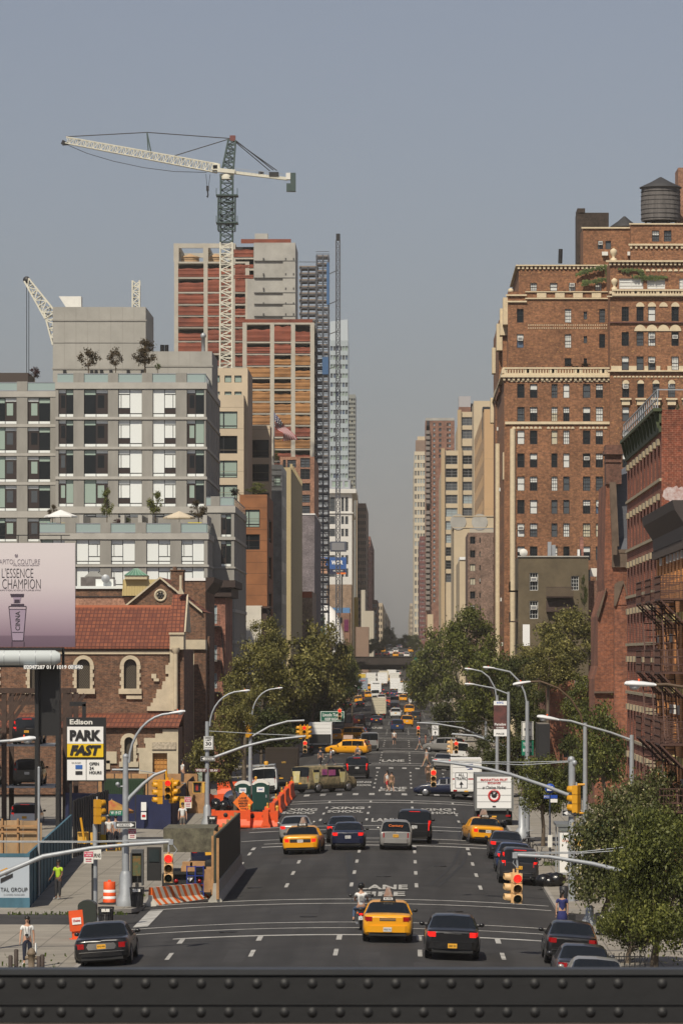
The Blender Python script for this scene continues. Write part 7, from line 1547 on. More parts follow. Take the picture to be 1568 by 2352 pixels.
tree('large near tree with pale olive leaves at the lower right',1425,1765,2130,262,178,'n','pale',tu=1385,group='near trees at the right')
tree('near tree with pale leaves reaching highest at the right edge',1500,1735,2010,210,200,'n','pale',tu=1480,group='near trees at the right')
tree('near feathery dark green tree at the bottom right corner',1520,1830,2235,290,152,'n2','green',tu=1500,group='near trees at the right')
tree('lower part of the near planting above the parked cars',1465,1960,2225,190,156,'n2','green',tu=1440,group='near trees at the right')
for i,(u,vt,vb,w_,Y,l)in enumerate(((868,1462,1500,60,1390,'dark round tree far uphill on the left'),(893,1435,1492,40,1650,'tall dark tree far uphill nearest the left far blocks'),(905,1470,1498,34,1800,'small tree far uphill next to the gap'),(935,1452,1500,52,1600,'dark tree far uphill on the right of the gap'),(922,1468,1496,26,2000,'smallest tree at the vanishing point'),(950,1455,1500,40,1450,'tree far uphill at the right edge of the gap'),(845,1470,1505,40,1330,'green tree far uphill beside low shops'),(908,1480,1497,20,2200,'tiny tree at the end of the avenue'))):
 tree(l,u,vt,vb,w_,Y,'abc'[i%3],'dark',group='far uphill trees')
rt='potted trees on the terraces'
zr_=wz(885,470)
for a in((204,795,850,50,'roof terrace tree with brown green leaves, left of three','brown','s'),(266,794,848,38,'thin roof terrace tree, middle of three','brown','s'),(333,777,845,62,'tallest roof terrace tree with dark leaves','brown','t'),(363,832,852,14,'small light green shrub at the foot of the upper concrete block','bright','s')):
 tree(a[4],a[0],a[1],a[2],a[3],470,a[6],a[5],base=zr_,group=rt,name='potted_tree')
tree('dark red leaved tree on the left wing roof',80,840,872,32,468,'s','red',base=wz(895,468),name='potted_tree',group=rt)
for a in((246,1120,1192,34,'tall narrow tree on the lower terrace, left one','green','t'),(357,1127,1186,44,'spreading small tree in the middle of the lower terrace','green','t'),(456,1148,1195,46,'brownish shrub at the right end of the lower terrace','brown','t'),(121,1158,1195,28,'shrub left behind the white parasol','brown','t'),(291,1187,1202,18,'tiny pale green plant on the lower terrace','bright','s'),(270,1190,1206,26,'dark red bush between the dividers','red','s')):
 tree(a[4],a[0],a[1],a[2],a[3],455,a[6],a[5],base=wz(1222,455),group=rt,name='potted_tree')
for a in((515,878,905,30,540,'dark','round dark shrub on the cream house roof',907,'t'),(634,1033,1060,18,567,'dark','small conifer on the zinc tower roof',1066,'t'),(540,1118,1142,36,480,'brown','dry grasses on the right wing terrace',1145,'s'),(590,1108,1136,60,530,'green','planting on the roof of the rust clad house',1137,'t'),(1185,816,843,24,520,'green','small tree on the brick block balustrade',846,'t'),(1385,812,842,36,521,'bright','bright shrub on the brick block terrace near the wing',846,'t'),(1300,832,846,110,520,'brown','trailing plants along the brick block terrace',846,'s'),(1517,925,962,12,228,'dark','small roof conifer on the red corner house, left',945,'t'),(1555,927,955,16,228,'dark','small roof conifer on the red corner house, right',938,'t'),(1268,1455,1490,90,485,'green','bushes growing against the stucco house wall',1500,'t'),(1340,1320,1400,34,489,'dark','climbing plant on the right side of the stucco house',1410,'t')):
 tree(a[6],a[0],a[1],a[2],a[3],a[4],a[8],a[5],base=wz(a[7],a[4]),name='shrub',cat='shrub',depth=.4,group='roof and wall plants')
def vine(u0,v0,pts,Y,n,lab,parent=None):
 rng=np.random.default_rng(int(u0));mb=MB()
 for(a,b),(c,d)in zip(pts[:-1],pts[1:]):
  for i in range(n):
   t=rng.random();u=a+(c-a)*t+rng.normal()*2.2;v=b+(d-b)*t+rng.normal()*2.2;s=.16;x,z=wx(u,Y),wz(v,Y)
   mb.quad((x-s,Y-.12,z),(x,Y-.2,z-s),(x+s,Y-.1,z),(x,Y-.05,z+s))
 o=mb.build('climbing_vine',fo['bright']);tag(o,lab,'vine')
vine(1,1,[(1322,632),(1350,622),(1390,612),(1396,640),(1350,648),(1338,652)],YL+7.6,55,'bright green vine creeping over the brick block below the top cornice')
vine(2,1,[(1420,620),(1470,622),(1476,640),(1530,637),(1450,636)],YR-.1,45,'green vine hanging over the wide white windows of the right wing')
mb=MB();rng=np.random.default_rng(4)
for(x0,x1,y0,y1,n)in((-16.5,-11.5,185.0,185.25,150),(-15,-12,150,160,60),(-11,-10.2,195,200,150),(-12.5,-11.6,196,200,250),(7.2,9.3,228,231,300),(-12.3,-11.9,193,196,80)):
 for _ in range(n):x,y=rng.uniform(x0,x1),rng.uniform(y0,y1);z=zg(x,y);h=rng.uniform(.04,.16);a=rng.uniform(0,pi);mb.quad((x-.03*cos(a),y-.03*sin(a),z),(x+.03*cos(a),y+.03*sin(a),z),(x+.05*cos(a),y+.05,z+h),(x-.02,y,z+h))
tag(mb.build('weeds',fo['bright']),kind='stuff')
# ================= STREET FURNITURE =================
def signal(label,u,v,h_px,Y,rz=0,col='tan',lit=0,group='traffic signals',n=3,hang=True):
 """three lens head; top of housing at (u,v); rz=0 faces the camera"""
 x,z=wx(u,Y),wz(v,Y);H3=h_px*Y/F;s=H3/n;g=empty('traffic_signal',(x,Y,z),label,'traffic signal',group,rz);m=sigyel if col=='yel' else sigtan
 mb=MB();w_=s*.92
 for i in range(n):mb.box(-w_/2,w_/2,-.02,s*.6,-s*(i+1)+.012,-s*i-.012)
 mb.box(-w_*.35,w_*.35,.0,s*.55,-H3,0);mb.build('housing',m,g,True)
 mb=MB();mb.tube([(0,s*.3,-.02),(0,s*.3,s*.35)],s*.12,6);mb.build('mount',m if hang else galv,g,True)
 for i in range(n):
  zc=-s*(i+.5);mb=MB();r=s*.40;vs=[];na=12;A=np.linspace(-.18*pi,1.18*pi,na)
  for rr,ex in((r,0),(r*1.02,s*.62)):
   vs+=[(rr*cos(a),-.02-ex*(1 if sin(a)>-.2 else .7),zc+rr*sin(a))for a in A]
  for rr,ex in((r*1.12,0),(r*1.14,s*.62)):vs+=[(rr*cos(a),-.02-ex*(1 if sin(a)>-.2 else .7),zc+rr*sin(a))for a in A]
  fs=[(j,j+1,na+j+1,na+j)for j in range(na-1)]+[(2*na+j,3*na+j,3*na+j+1,2*na+j+1)for j in range(na-1)]+[(na+j,na+j+1,3*na+j+1,3*na+j)for j in range(na-1)]
  mb.add(vs,fs,0,True);mb.build('visor',m,g,True)
  mb=MB();mb.lathe([(r*.98,-.03),(r*.9,-.05),(.01,-.075)],(0,0,zc),16,0,'y')
  mt={0:redlit if lit==0 else amberoff,1:amberoff,2:grnlit if lit==2 else greenoff}[i]if lit is not None else[mat('red_lens_off',(.08,.005,.004),.3),amberoff,greenoff][i]
  mb.build('lens',mt,g,True)
 return g
def pole_root(name,label,u,vb,cat,Y=None,X=None):
 if Y is None:X,Y,z=gp(u,vb)
 elif X is None:X=wx(u,Y)
 z=zg(X,Y)if XL<X<XR else prof(Y)-.17
 return empty(name,(X,Y,z),label,cat,'street light poles'),X,Y,z
def P3(pts,Y):return[(wx(u,Y),Y,wz(v,Y))for u,v in pts]
def cobra(g,u0,v0,u1,v1,Y,m=lampw):
 """cobra lamp head from (u0,v0) = arm end to (u1,v1) = tip"""
 p,q=Vector(P3([(u0,v0)],Y)[0]),Vector(P3([(u1,v1)],Y)[0]);d=q-p;L_=d.length;mb=MB();vs=[];n=12;st=[(0,.35,.35),(.08,.6,.55),(.4,.9,.8),(.75,1.05,.95),(.95,.8,.7),(1.0,.35,.4)];W_=L_*.19;Hh=L_*.13
 t=d.normalized();up=Vector((0,0,1));b=t.cross(up).normalized();up=b.cross(t)
 for s_,a,c in st:vs+=[p+d*s_+b*W_*a*cos(2*pi*j/n)+up*Hh*c*(sin(2*pi*j/n)if sin(2*pi*j/n)>0 else .55*sin(2*pi*j/n))for j in range(n)]
 mb.add(vs,[(i*n+j,i*n+(j+1)%n,(i+1)*n+(j+1)%n,(i+1)*n+j)for i in range(5)for j in range(n)]+[tuple(range(n)),tuple(range(6*n-1,5*n-1,-1))],0,True)
 h_=mb.build('lamp_head',m,g)
 mb=MB();c=p+d*.68-up*Hh*.5;mb.ball(c,L_*.14,12,0,(1.25,1,.8));mb.build('lamp_lens',lampglass,h_)
 mb=MB();c=p+d*.55+up*Hh*.75;mb.lathe([(L_*.03,0),(L_*.035,L_*.08),(.01,L_*.09)],tuple(c),8);mb.build('photocell',orange,h_)
def arc(a,b,bulge,n=9):
 """points along a bent arm in picture units: rises then levels"""
 (x0,y0),(x1,y1)=a,b
 return[(x0+(x1-x0)*(1-cos(t*pi/2)),y0+(y1-y0)*sin(t*pi/2))for t in np.linspace(0,1,n)]
def sign(parent_label,u0,v0,u1,v1,Y,m,cat='sign',texts=(),border=None,group=None,name='street_sign',rz=0):
 xc,zc=wx((u0+u1)/2,Y),wz((v0+v1)/2,Y);w_,h_=(u1-u0)*Y/F,(v1-v0)*Y/F;g=empty(name,(xc,Y,zc),parent_label,cat,group,rz)
 mb=MB();mb.box(-w_/2,w_/2,0,.03,-h_/2,h_/2);mb.build('plate',m,g,True)
 if border:mb=MB();t=min(w_,h_)*.04;[mb.box(*b,-.006,0,*c)for b,c in(((-w_/2+t,w_/2-t),(h_/2-2*t,h_/2-t)),((-w_/2+t,w_/2-t),(-h_/2+t,-h_/2+2*t)),((-w_/2+t,-w_/2+2*t),(-h_/2+2*t,h_/2-2*t)),((w_/2-2*t,w_/2-t),(-h_/2+2*t,h_/2-2*t)))];mb.build('border',border,g,True)
 for s,tw,th,tx,tz,tm,*r in texts:text(s,tw*w_,th*h_,tm,g,(tx*w_,-.008,tz*h_),bold=r[0]if r else .02)
 return g,w_,h_
g,X,Y,z=pole_root('street_light','grey octagonal lamp pole with a curved signal arm at the left street corner',289,2081,'street light')
mb=MB();mb.lathe([(.42,0),(.42,.25),(.28,.55),(.27,1.3),(.2,1.5)],(X,Y,z),8);mb.build('base',galv,g)
mb=MB();mb.tube([(X,Y,z+1.4),(X,Y,wz(1738,Y))],[.16,.12],8);mb.ball((X,Y,wz(1738,Y)),.14,8);mb.build('pole',galv,g)
mb=MB();mb.tube(P3(arc((297,1752),(392,1639),0),Y),.055,8);mb.bar((X,Y,wz(1748,Y)),(wx(298,Y),Y,wz(1748,Y)),.1);mb.build('lamp_arm',galv,g);cobra(g,388,1639,426,1634,Y)
mb=MB();mb.tube(P3([(291,1843),(300,1830),(330,1800),(355,1780),(382,1770)],Y),[.09,.085,.08,.07,.06],8);mb.tube(P3([(258,1768),(320,1768)],Y),.05,6);mb.tube(P3([(270,1807),(289,1806)],Y),.04,6);mb.build('signal_arm',galv,g)
mb=MB();mb.tube(P3([(322,1770),(360,1776),(382,1771)],Y),.02,4);mb.build('cable',galv,g)
mb=MB();mb.ball((wx(271,Y),Y-.1,wz(1801,Y)),.1,8);mb.build('camera_head',galv,g)
signal('yellow signal facing the camera with red lit at the tip of the curved left arm',386,1791,46,191.3,0,'yel',0)
signal('yellow signal turned left at the tip of the curved left arm',362,1795,52,191.5,R(-75),'yel',None);signal('yellow signal turned right at the tip of the curved left arm',401,1793,52,191.5,R(65),'yel',None)
mb=MB();mb.box(wx(352,191.5),wx(412,191.5),191.4,191.6,wz(1795,191.5),wz(1791,191.5));mb.tube(P3([(382,1771),(383,1792)],191.4),.05,6);o=mb.build('signal_bracket',sigyel);tag(o,'yellow bracket holding the three signals on the curved left arm','bracket')
grs=mat('street_sign_green',(.01,.17,.10),.45)
sign('green street name sign on the left corner pole',252,1861,282,1873,190.9,grs,texts=[('W 19 ST',.8,.6,0,0,white)])
def oneway(lab,u0,v0,u1,v1,Y,right):
 g,w_,h_=sign(lab,u0,v0,u1,v1,Y,black,border=white);s=1 if right else-1;mb=MB()
 mb.prism([(s*.42*w_,0),(s*.22*w_,.33*h_),(s*.22*w_,.2*h_),(-s*.42*w_,.2*h_),(-s*.42*w_,-.2*h_),(s*.22*w_,-.2*h_),(s*.22*w_,-.33*h_)][::s],-.012,-.004);mb.build('arrow',white,g,True);text('ONE WAY',w_*.55,h_*.24,black,g,(-s*.06*w_,-.016,0),bold=.03)
oneway('one way arrow sign pointing right on the left corner pole',265,1887,313,1903,190.7,True)
redw=mat('sign_crimson',(.5,.02,.08),.5)
def nostand(lab,u0,v0,u1,v1,Y,grp=None):
 g,w_,h_=sign(lab,u0,v0,u1,v1,Y,offwhite,group=grp);mb=MB();mb.box(-w_*.46,w_*.46,-.006,0,.02*h_,.46*h_);mb.build('red_field',redw,g,True)
 text('NO STANDING',w_*.8,h_*.14,white,g,(0,-.01,.32*h_),bold=.02);text('ANYTIME',w_*.6,h_*.12,white,g,(0,-.01,.14*h_),bold=.02);text('8AM-6PM',w_*.6,h_*.12,redw,g,(0,-.01,-.15*h_),bold=.02);mb=MB();mb.box(-w_*.3,w_*.3,-.008,0,-.36*h_,-.3*h_);mb.build('arrow',redw,g,True)
nostand('red and white parking sign on the left corner pole',295,1903,313,1927,190.9);nostand('red and white parking sign on the dark post beside the mailbox',193,1955,215,1983,177.6);nostand('red and white parking sign by the blue wall and standing man',424,1830,440,1856,272)
X,Y,z=wx(219,178.6),178.6,prof(0)-.17;g=empty('signal_post',(X,Y,z),'galvanised post carrying the yellow signal seen from behind at the left','post','street light poles')
mb=MB();mb.tube([(X,Y,z),(X,Y,wz(1893,Y))],.1,8);mb.build('pole',galv,g);mb=MB();mb.lathe([(.16,0),(.16,.2),(.1,.3)],(X,Y,z),8);mb.build('base',galv,g)
signal('yellow traffic signal seen from behind above the left pavement',229,1836,57,178.4,R(115),'yel',None,hang=False)
pedm=mat('pedestrian_signal_case',(.62,.36,.06),.5)
def ped(lab,u0,v0,u1,v1,Y,rz=0,face=False):
 g=empty('pedestrian_signal',(wx((u0+u1)/2,Y),Y,wz((v0+v1)/2,Y)),lab,'signal','pedestrian signals',rz);w_,h_=(u1-u0)*Y/F,(v1-v0)*Y/F
 mb=MB();mb.box(-w_/2,w_/2,0,w_*.5,-h_/2,h_/2);mb.box(-w_/2,w_/2,-w_*.35,0,h_/2-.02,h_/2);mb.build('case',pedm,g,True)
 mb=MB();mb.box(-w_*.42,w_*.42,-.02,0,-h_*.42,h_*.42);mb.build('display',black if face else pedm,g,True)
 if face:text('hand' if False else '▌',w_*.01+.02,.02,redlit,g,(0,-.03,0))if False else None;mb=MB();mb.box(-w_*.15,w_*.12,-.03,-.02,-h_*.25,h_*.1);[mb.box(-w_*.15+i*w_*.075,-w_*.11+i*w_*.075,-.03,-.02,h_*.1,h_*.28)for i in range(4)];mb.build('hand_symbol',mat('hand_dim_red',(.25,.02,.01),.4,emit=.4),g,True)
ped('amber pedestrian signal box left of the back-on yellow signal',179,1911,204,1937,178.6);ped('amber pedestrian signal box right on the same short post',211,1912,231,1939,178.8,R(70))
ped('pedestrian signal with a dim hand beside the left corner pole',244,1933,268,1955,188.5,0,True);ped('second amber box beside the dim hand signal',271,1936,283,1954,188.8,R(70))
ped('pedestrian signal with dark face at the speed limit pole',443,1796,463,1822,281,0,True);ped('amber box beside the dark faced signal at the speed limit pole',466,1797,477,1821,281,R(70));ped('amber box left of the parking sign by the blue wall',413,1830,424,1855,272.4,0);ped('amber box right of the parking sign by the blue wall',427,1833,441,1856,272.6,0)
g,w_,h_=sign('small white turns sign behind the back-on signal',204,1951,233,1974,178.3,offwhite,texts=[('TURNS',.8,.4,.05,-.1,black)])
mb=MB();mb.tube([(wx(195,178),178,wz(1938,178)),(wx(186,178),178,wz(1878,178))],.05,6);o=mb.build('yellow_pipe',sigyel);tag(o,'thin yellow pipe leaning beside the amber signal boxes','pipe')
X,Y=wx(213,177.8),177.8;mb=MB();mb.box(X-.04,X+.04,Y-.04,Y+.04,prof(0)-.17,wz(1955,Y));o=mb.build('sign_post',darkm);tag(o,'thin dark sign post beside the short galvanised signal post','post')
X,Y=wx(90,197),197;mb=MB();mb.tube([(X,Y,0),(X,Y,wz(1764,Y))],.06,6);mb.ball((X,Y,wz(1764,Y)),.07,6);o=mb.build('steel_post',galv);tag(o,'plain grey steel post standing behind the plywood fence','post')
Y=162.5;X=wx(-45,Y);z=zg(X,Y);g=empty('signal_mast',(X,Y,z),'long grey mast arm reaching in from the left edge with a hanging tan signal','signal mast','street light poles')
mb=MB();mb.tube([(X,Y,z),(X,Y,wz(1900,Y))],.16,8);mb.build('pole',galv,g)
mb=MB();mb.tube(P3([(-45,2045),(0,2009),(100,1967),(210,1948),(300,1940),(393,1934)],Y),[.105,.095,.085,.075,.07,.065],10);mb.box(wx(388,Y),wx(398,Y),Y-.08,Y+.08,wz(1940,Y),wz(1928,Y));mb.build('mast_arm',galv,g)
mb=MB();mb.tube(P3([(-45,1932),(200,1932.5),(392,1928)],Y),.02,4);mb.tube(P3([(-45,1934),(200,1935),(392,1930)],Y),.02,4);mb.tube(P3([(388,1940),(388,1957)],Y),.04,6);mb.tube(P3([(396,1938),(407,1952),(398,1965)],Y),.02,5);mb.build('guy_wire',galv,g)
signal('faded tan signal with red lit hanging from the long mast arm at the left',387.5,1961,67,Y,0,'tan',0)
Y=150;g=empty('street_light',(wx(-40,Y),Y,-.1),'lamp head reaching in at the left edge in front of the car stacker','street light','street light poles');mb=MB();mb.tube([(wx(-40,Y),Y,-.1),(wx(-40,Y),Y,wz(1720,Y))],.1,8);mb.build('pole',galv,g)
mb=MB();mb.tube(P3([(-40,1725),(0,1703),(26,1701)],Y),.05,8);mb.build('lamp_arm',galv,g);cobra(g,24,1702,83,1696,Y)
g,X,Y,z=pole_root('street_light','lamp pole with speed limit sign and a long arm to the left of the trees',476,1899,'street light')
mb=MB();mb.lathe([(.4,0),(.4,.25),(.25,.6),(.24,1.2),(.16,1.4)],(X,Y,z),8);mb.build('base',galv,g);mb=MB();mb.tube([(X,Y,z+1.3),(X,Y,wz(1657,Y))],[.16,.12],8);mb.build('pole',galv,g)
mb=MB();mb.tube(P3(arc((482,1668),(552,1588),0),Y),.055,8);mb.build('lamp_arm',galv,g);cobra(g,549,1588,574,1586,Y)
mb=MB();mb.tube(P3([(480,1744),(560,1715),(620,1700),(702,1691)],Y),[.1,.09,.08,.07],8);mb.tube(P3([(480,1679),(600,1686),(702,1690)],Y),.025,4);mb.build('signal_arm',galv,g)
signal('tan signal with red lit at the end of the arm from the speed limit pole',700.5,1702,28,Y,0,'tan',0)
g_,w_,h_=sign('white speed limit sign on the second left pole',468,1691,490,1722,Y-.25,white,border=black,texts=[('SPEED',.7,.13,0,.36,black),('LIMIT',.6,.12,0,.2,black),('30',.62,.28,0,-.06,black,.03),('PHOTO ENFORCED',.7,.06,0,-.34,black)])
oneway('one way arrow sign pointing left below the speed limit sign',461,1737,494,1748,Y-.25,False)
brs=mat('street_sign_brown',(.11,.03,.03),.5)
sign('brown street name sign left of the speed limit pole',448,1765,475,1773,Y-.2,brs,texts=[('W20 ST',.85,.7,0,0,white)]);sign('brown avenue name sign right of the speed limit pole',478,1766,506,1773,Y-.1,brs,texts=[('10 AV',.6,.7,0,0,white)])
Y=338;X=wx(575,Y);z=prof(Y)-.17;g=empty('street_light',(X,Y,z),'third left lamp pole with a yellow signal, rising behind the trees','street light','street light poles')
mb=MB();mb.tube([(X,Y,z),(X,Y,wz(1638,Y))],[.17,.12],8);mb.build('pole',galv,g);mb=MB();mb.tube(P3(arc((579,1645),(632,1582),0),Y),.055,8);mb.build('lamp_arm',galv,g);cobra(g,630,1582,649,1580,Y)
mb=MB();mb.tube(P3([(578,1692),(620,1668),(660,1657),(699,1655)],Y),.08,8);mb.tube(P3([(536,1658),(571,1658)],Y),.05,6);mb.tube(P3([(560,1676),(568,1655)],Y),.05,6);mb.build('signal_arm',galv,g)
signal('yellow signal with red lit amid its cluster over the left lanes',699,1667,28,Y,0,'yel',0);signal('yellow signal on the left of the cluster over the left lanes',687,1667,30,Y,R(-75),'yel',None);signal('yellow signal on the right of the cluster over the left lanes',709,1667,30,Y,R(70),'yel',None)
signal('yellow signal seen from behind on the third left pole',571,1664,30,Y-.2,R(110),'yel',None)
signal('small red lit signal in front of the green tunnel sign',780,1628,25,451,0,'tan',0);signal('small red lit signal right of the far taxi',960,1668,22,440,0,'tan',0)
signal('tiny green lit signal far down the left side',822,1567,14,800,0,'tan',2)
sign('large green highway direction sign hanging below the left trees',735,1633,791,1658,452,mat('road_sign_green',(.01,.11,.07)),border=white,texts=[('Lincoln Tunnel',.8,.3,0,.15,white),('KEEP RIGHT',.6,.25,0,-.25,white)])
Y=440;g=empty('signal_mast',(wx(1040,Y),Y,0),'mast arm over the far right lanes with red signal and square sign','signal mast','street light poles');mb=MB();mb.tube(P3([(957,1660),(1000,1662),(1060,1672),(1115,1695)],Y),.08,8);mb.tube(P3([(957,1659),(1110,1656)],Y),.025,4);mb.build('mast_arm',galv,g)
mb=MB();mb.tube([(wx(1115,Y),Y,0),(wx(1115,Y),Y,wz(1650,Y))],.14,8);mb.build('pole',galv,g)
def alltraffic(lab,u0,v0,u1,v1,Y):
 g,w_,h_=sign(lab,u0,v0,u1,v1,Y,white,border=black,texts=[('ALL',.45,.17,0,.33,black),('TRAFFIC',.8,.17,0,.1,black)]);mb=MB();mb.prism([(-.04*w_,-.42*h_),(.04*w_,-.42*h_),(.04*w_,-.25*h_),(.16*w_,-.25*h_),(0,-.05*h_),(-.16*w_,-.25*h_),(-.04*w_,-.25*h_)],-.012,-.004);mb.build('arrow',black,g,True)
alltraffic('small all traffic arrow sign on the far right mast arm',991,1665,1007,1690,440)
Y=195.5;X=wx(1312.5,Y);z=prof(Y)-.17;g=empty('signal_mast',(X,Y,z),'thick grey pole with camera on top and a long arm over the right lanes','signal mast','street light poles')
mb=MB();mb.tube([(X,Y,z),(X,Y,wz(1748,Y))],[.17,.15],8);mb.build('pole',galv,g);mb=MB();mb.ball((wx(1311,Y),Y,wz(1745,Y)),.17,8);mb.ball((wx(1318,Y),Y-.1,wz(1752,Y)),.13,8);mb.build('camera_head',galv,g)
mb=MB();mb.tube(P3([(1304,1826),(1250,1805),(1170,1778),(1100,1762),(1040,1753),(992,1747)],Y),[.09,.08,.075,.07,.065,.06],10);mb.build('mast_arm',galv,g)
mb=MB();mb.tube(P3([(1308,1750),(1200,1757),(1105,1753),(992,1746)],Y),.022,4);mb.tube(P3([(1308,1748),(1200,1751),(1105,1750)],Y),.02,4);mb.build('guy_wire',galv,g)
signal('tan signal with red lit hanging over the dark crossing sedan',995,1768,40,Y,0,'tan',0);alltraffic('large all traffic sign with up arrow beside the mail truck',1043.5,1773,1074,1812,Y)
signal('bright yellow signal seen from behind on the thick right pole',1317,1804,63,Y-.3,R(-115),'yel',None,hang=False)
mb=MB();mb.tube(P3([(1322,1806),(1322,1802),(1342,1802)],Y-.3),.05,6);mb.tube(P3([(1322,1867),(1342,1868)],Y-.3),.05,6);o=mb.build('signal_bracket',sigyel);tag(o,'yellow brackets beside the bright yellow signal on the right','bracket')
oneway('one way arrow sign pointing left on the thick right pole',1289,1860,1335,1875,Y-.25,False)
ped('amber pedestrian signal low on the thick right pole',1319,1921,1339,1945,Y-.3,0)
Y=160;X=wx(1600,Y);z=zg(X,Y);g=empty('signal_mast',(X,Y,z),'near mast arm coming from the right trees with two hanging tan signals','signal mast','street light poles')
mb=MB();mb.tube([(X,Y,z),(X,Y,wz(1950,Y))],.16,8);mb.build('pole',galv,g)
mb=MB();mb.tube(P3([(1180,1964),(1260,1968),(1360,1984),(1462,2010),(1600,2052)],Y),[.065,.072,.08,.09,.1],10);mb.box(wx(1176,Y),wx(1187,Y),Y-.09,Y+.09,wz(1971,Y),wz(1958,Y));mb.build('mast_arm',galv,g)
mb=MB();mb.tube(P3([(1180,1958),(1330,1957),(1480,1941)],Y),.018,4);mb.tube(P3([(1180,1960),(1330,1960),(1500,1948)],Y),.018,4);mb.tube(P3([(1186,1971),(1188,1992)],Y),.04,6);mb.tube(P3([(1181,1971),(1177,1982),(1188,1995)],Y),.02,5);mb.build('guy_wire',galv,g)
signal('near tan signal with red lit facing the camera at the right mast arm tip',1188,2006,70,Y-.05,0,'tan',0);signal('near tan signal turned left beside the red lit one',1172,2004,70,Y+.15,R(-80),'tan',None)
def lamp(lab,pu,pv0,pv1,Y,arm,h0,h1,brown=False):
 X=wx(pu,Y);z=prof(Y)-.17;g=empty('street_light',(X,Y,z),lab,'street light','street light poles');mb=MB();mb.tube([(X,Y,z),(X,Y,wz(pv0,Y))],[.15,.11],8);mb.build('pole',galv,g)
 mb=MB();mb.tube(P3(arm,Y),.055,8);mb.build('lamp_arm',mat('lamp_arm_brown',(.09,.055,.03),.6)if brown else galv,g);cobra(g,*h0,*h1,Y)
lamp('tall grey lamp pole whose brown arm arcs over to the left',1343,1660,0,232,[(1338,1668),(1332,1640),(1310,1605),(1280,1580),(1240,1565),(1214,1566)],(1218,1566),(1177,1573),True)
lamp('lamp pole with a straight sloping arm in front of the church',1450,1688,0,214,[(1450,1700),(1400,1682),(1350,1668),(1310,1656),(1280,1653)],(1283,1654),(1232,1646))
lamp('big lamp head reaching in from the right edge',1640,1600,0,150,[(1640,1600),(1568,1578),(1530,1572),(1502,1573)],(1506,1574),(1433,1571),True)
lamp('lamp pole above the truck sign with an arm curving left',1210,1610,0,262,[(1209,1615),(1204,1590),(1192,1565),(1170,1543),(1132,1535)],(1136,1535),(1108,1533))
lamp('lamp pole behind the summer banner with a sloping arm',1167,1589,0,330,[(1167,1594),(1130,1580),(1087,1572)],(1090,1572),(1066,1571))
lamp('curved lamp pole holding the summer banner',1141,1597,0,320,[(1139,1600),(1136,1580),(1122,1555),(1105,1542),(1086,1538)],(1088,1538),(1066,1536))
Y=372;g=empty('signal_mast',(wx(1190,Y),Y,0),'mast arm above the white minibus carrying a red lit tan pair','signal mast','street light poles');mb=MB();mb.tube(P3([(1037,1686),(1090,1690),(1140,1706),(1190,1730)],Y),.09,8);mb.build('mast_arm',galv,g);mb=MB();mb.tube([(wx(1190,Y),Y,0),(wx(1190,Y),Y,wz(1700,Y))],.14,8);mb.build('pole',galv,g)
signal('tan signal with red lit above the white minibus',1047,1703,28,Y,0,'tan',0);signal('tan signal turned left above the white minibus',1033,1701,30,Y,R(-80),'tan',None)
g,w_,h_=sign('tall white event banner with a dark red picture hanging on a lamp pole',1133,1610,1163,1691,318,white,'banner',[('NYC',.5,.06,0,.45,mat('banner_blue',(.02,.12,.5),.5),.03),('Paradise',.85,.07,0,-.16,white,.02),('SUMMER',.6,.045,0,-.26,white),('PACE',.6,.05,0,-.43,black)],name='banner')
mb=MB();mb.box(-w_/2,w_/2,-.006,0,-.3*h_,.38*h_);mb.build('picture',mat('banner_picture',(.035,.02,.02),.6,c2=(.19,.06,.05),vs=1.6),g,True)
g,w_,h_=sign('white sign with a truck silhouette on the right',1197,1657,1224,1699,262.5,offwhite,border=black,texts=[('EXCEPT DELIVERIES',.8,.07,0,-.34,black),('THIS BLOCK',.6,.07,0,-.43,black)]);mb=MB();mb.box(-.28*w_,.08*w_,-.01,0,.0*h_,.13*h_);mb.box(.1*w_,.24*w_,-.01,0,.0,.09*h_);mb.build('truck_symbol',black,g,True)
sign('green truck route sign below the truck silhouette sign',1197,1701,1224,1735,262.5,grs,texts=[('TRUCK',.75,.22,0,.25,white),('ROUTE',.75,.22,0,-.15,white)])
X,Y,z=gp(1260,1930);Y=240;X=wx(1262,Y);z=prof(Y)-.17;g=empty('bus_stop_sign',(X,Y,z),'bus stop pole with a round blue sign on the right pavement','bus stop');bl=mat('sign_blue',(.01,.06,.35),.45)
mb=MB();mb.tube([(X,Y,z),(X,Y,wz(1805,Y))],.045,6);mb.build('pole',mat('pole_blue',(.02,.03,.06),.5),g);mb=MB();mb.lathe([(.01,-.02),(.27,-.02),(.27,.01),(.01,.01)],(X,Y-.05,wz(1811,Y)),20,0,'y');mb.build('round_sign',bl,g)
mb=MB();mb.box(X-.16,X+.16,Y-.09,Y-.07,wz(1816,Y),wz(1806,Y));mb.build('bus_symbol',white,g)
mb=MB();mb.box(wx(1248,Y),wx(1279,Y),Y-.03,Y,wz(1834,Y),wz(1826,Y));po=mb.build('route_plate',bl,g);text('M11',.25,.12,white,po,(wx(1254,Y)-X,-.04,wz(1830,Y)-z))
mb=MB();mb.box(wx(1263,Y),wx(1279,Y),Y-.03,Y,wz(1843,Y),wz(1835,Y));mb.build('info_plate',white,g);mb=MB();mb.box(X-.12,X+.12,Y-.1,Y+.1,wz(1946,Y),wz(1918,Y));mb.build('timetable_box',offwhite,g)
Y=214;x0,x1=wx(1281,Y),wx(1338,Y);z=prof(Y)-.17;g=empty('bus_shelter',((x0+x1)/2,Y,z),'bus shelter with a bright white advert panel on the right pavement','bus shelter')
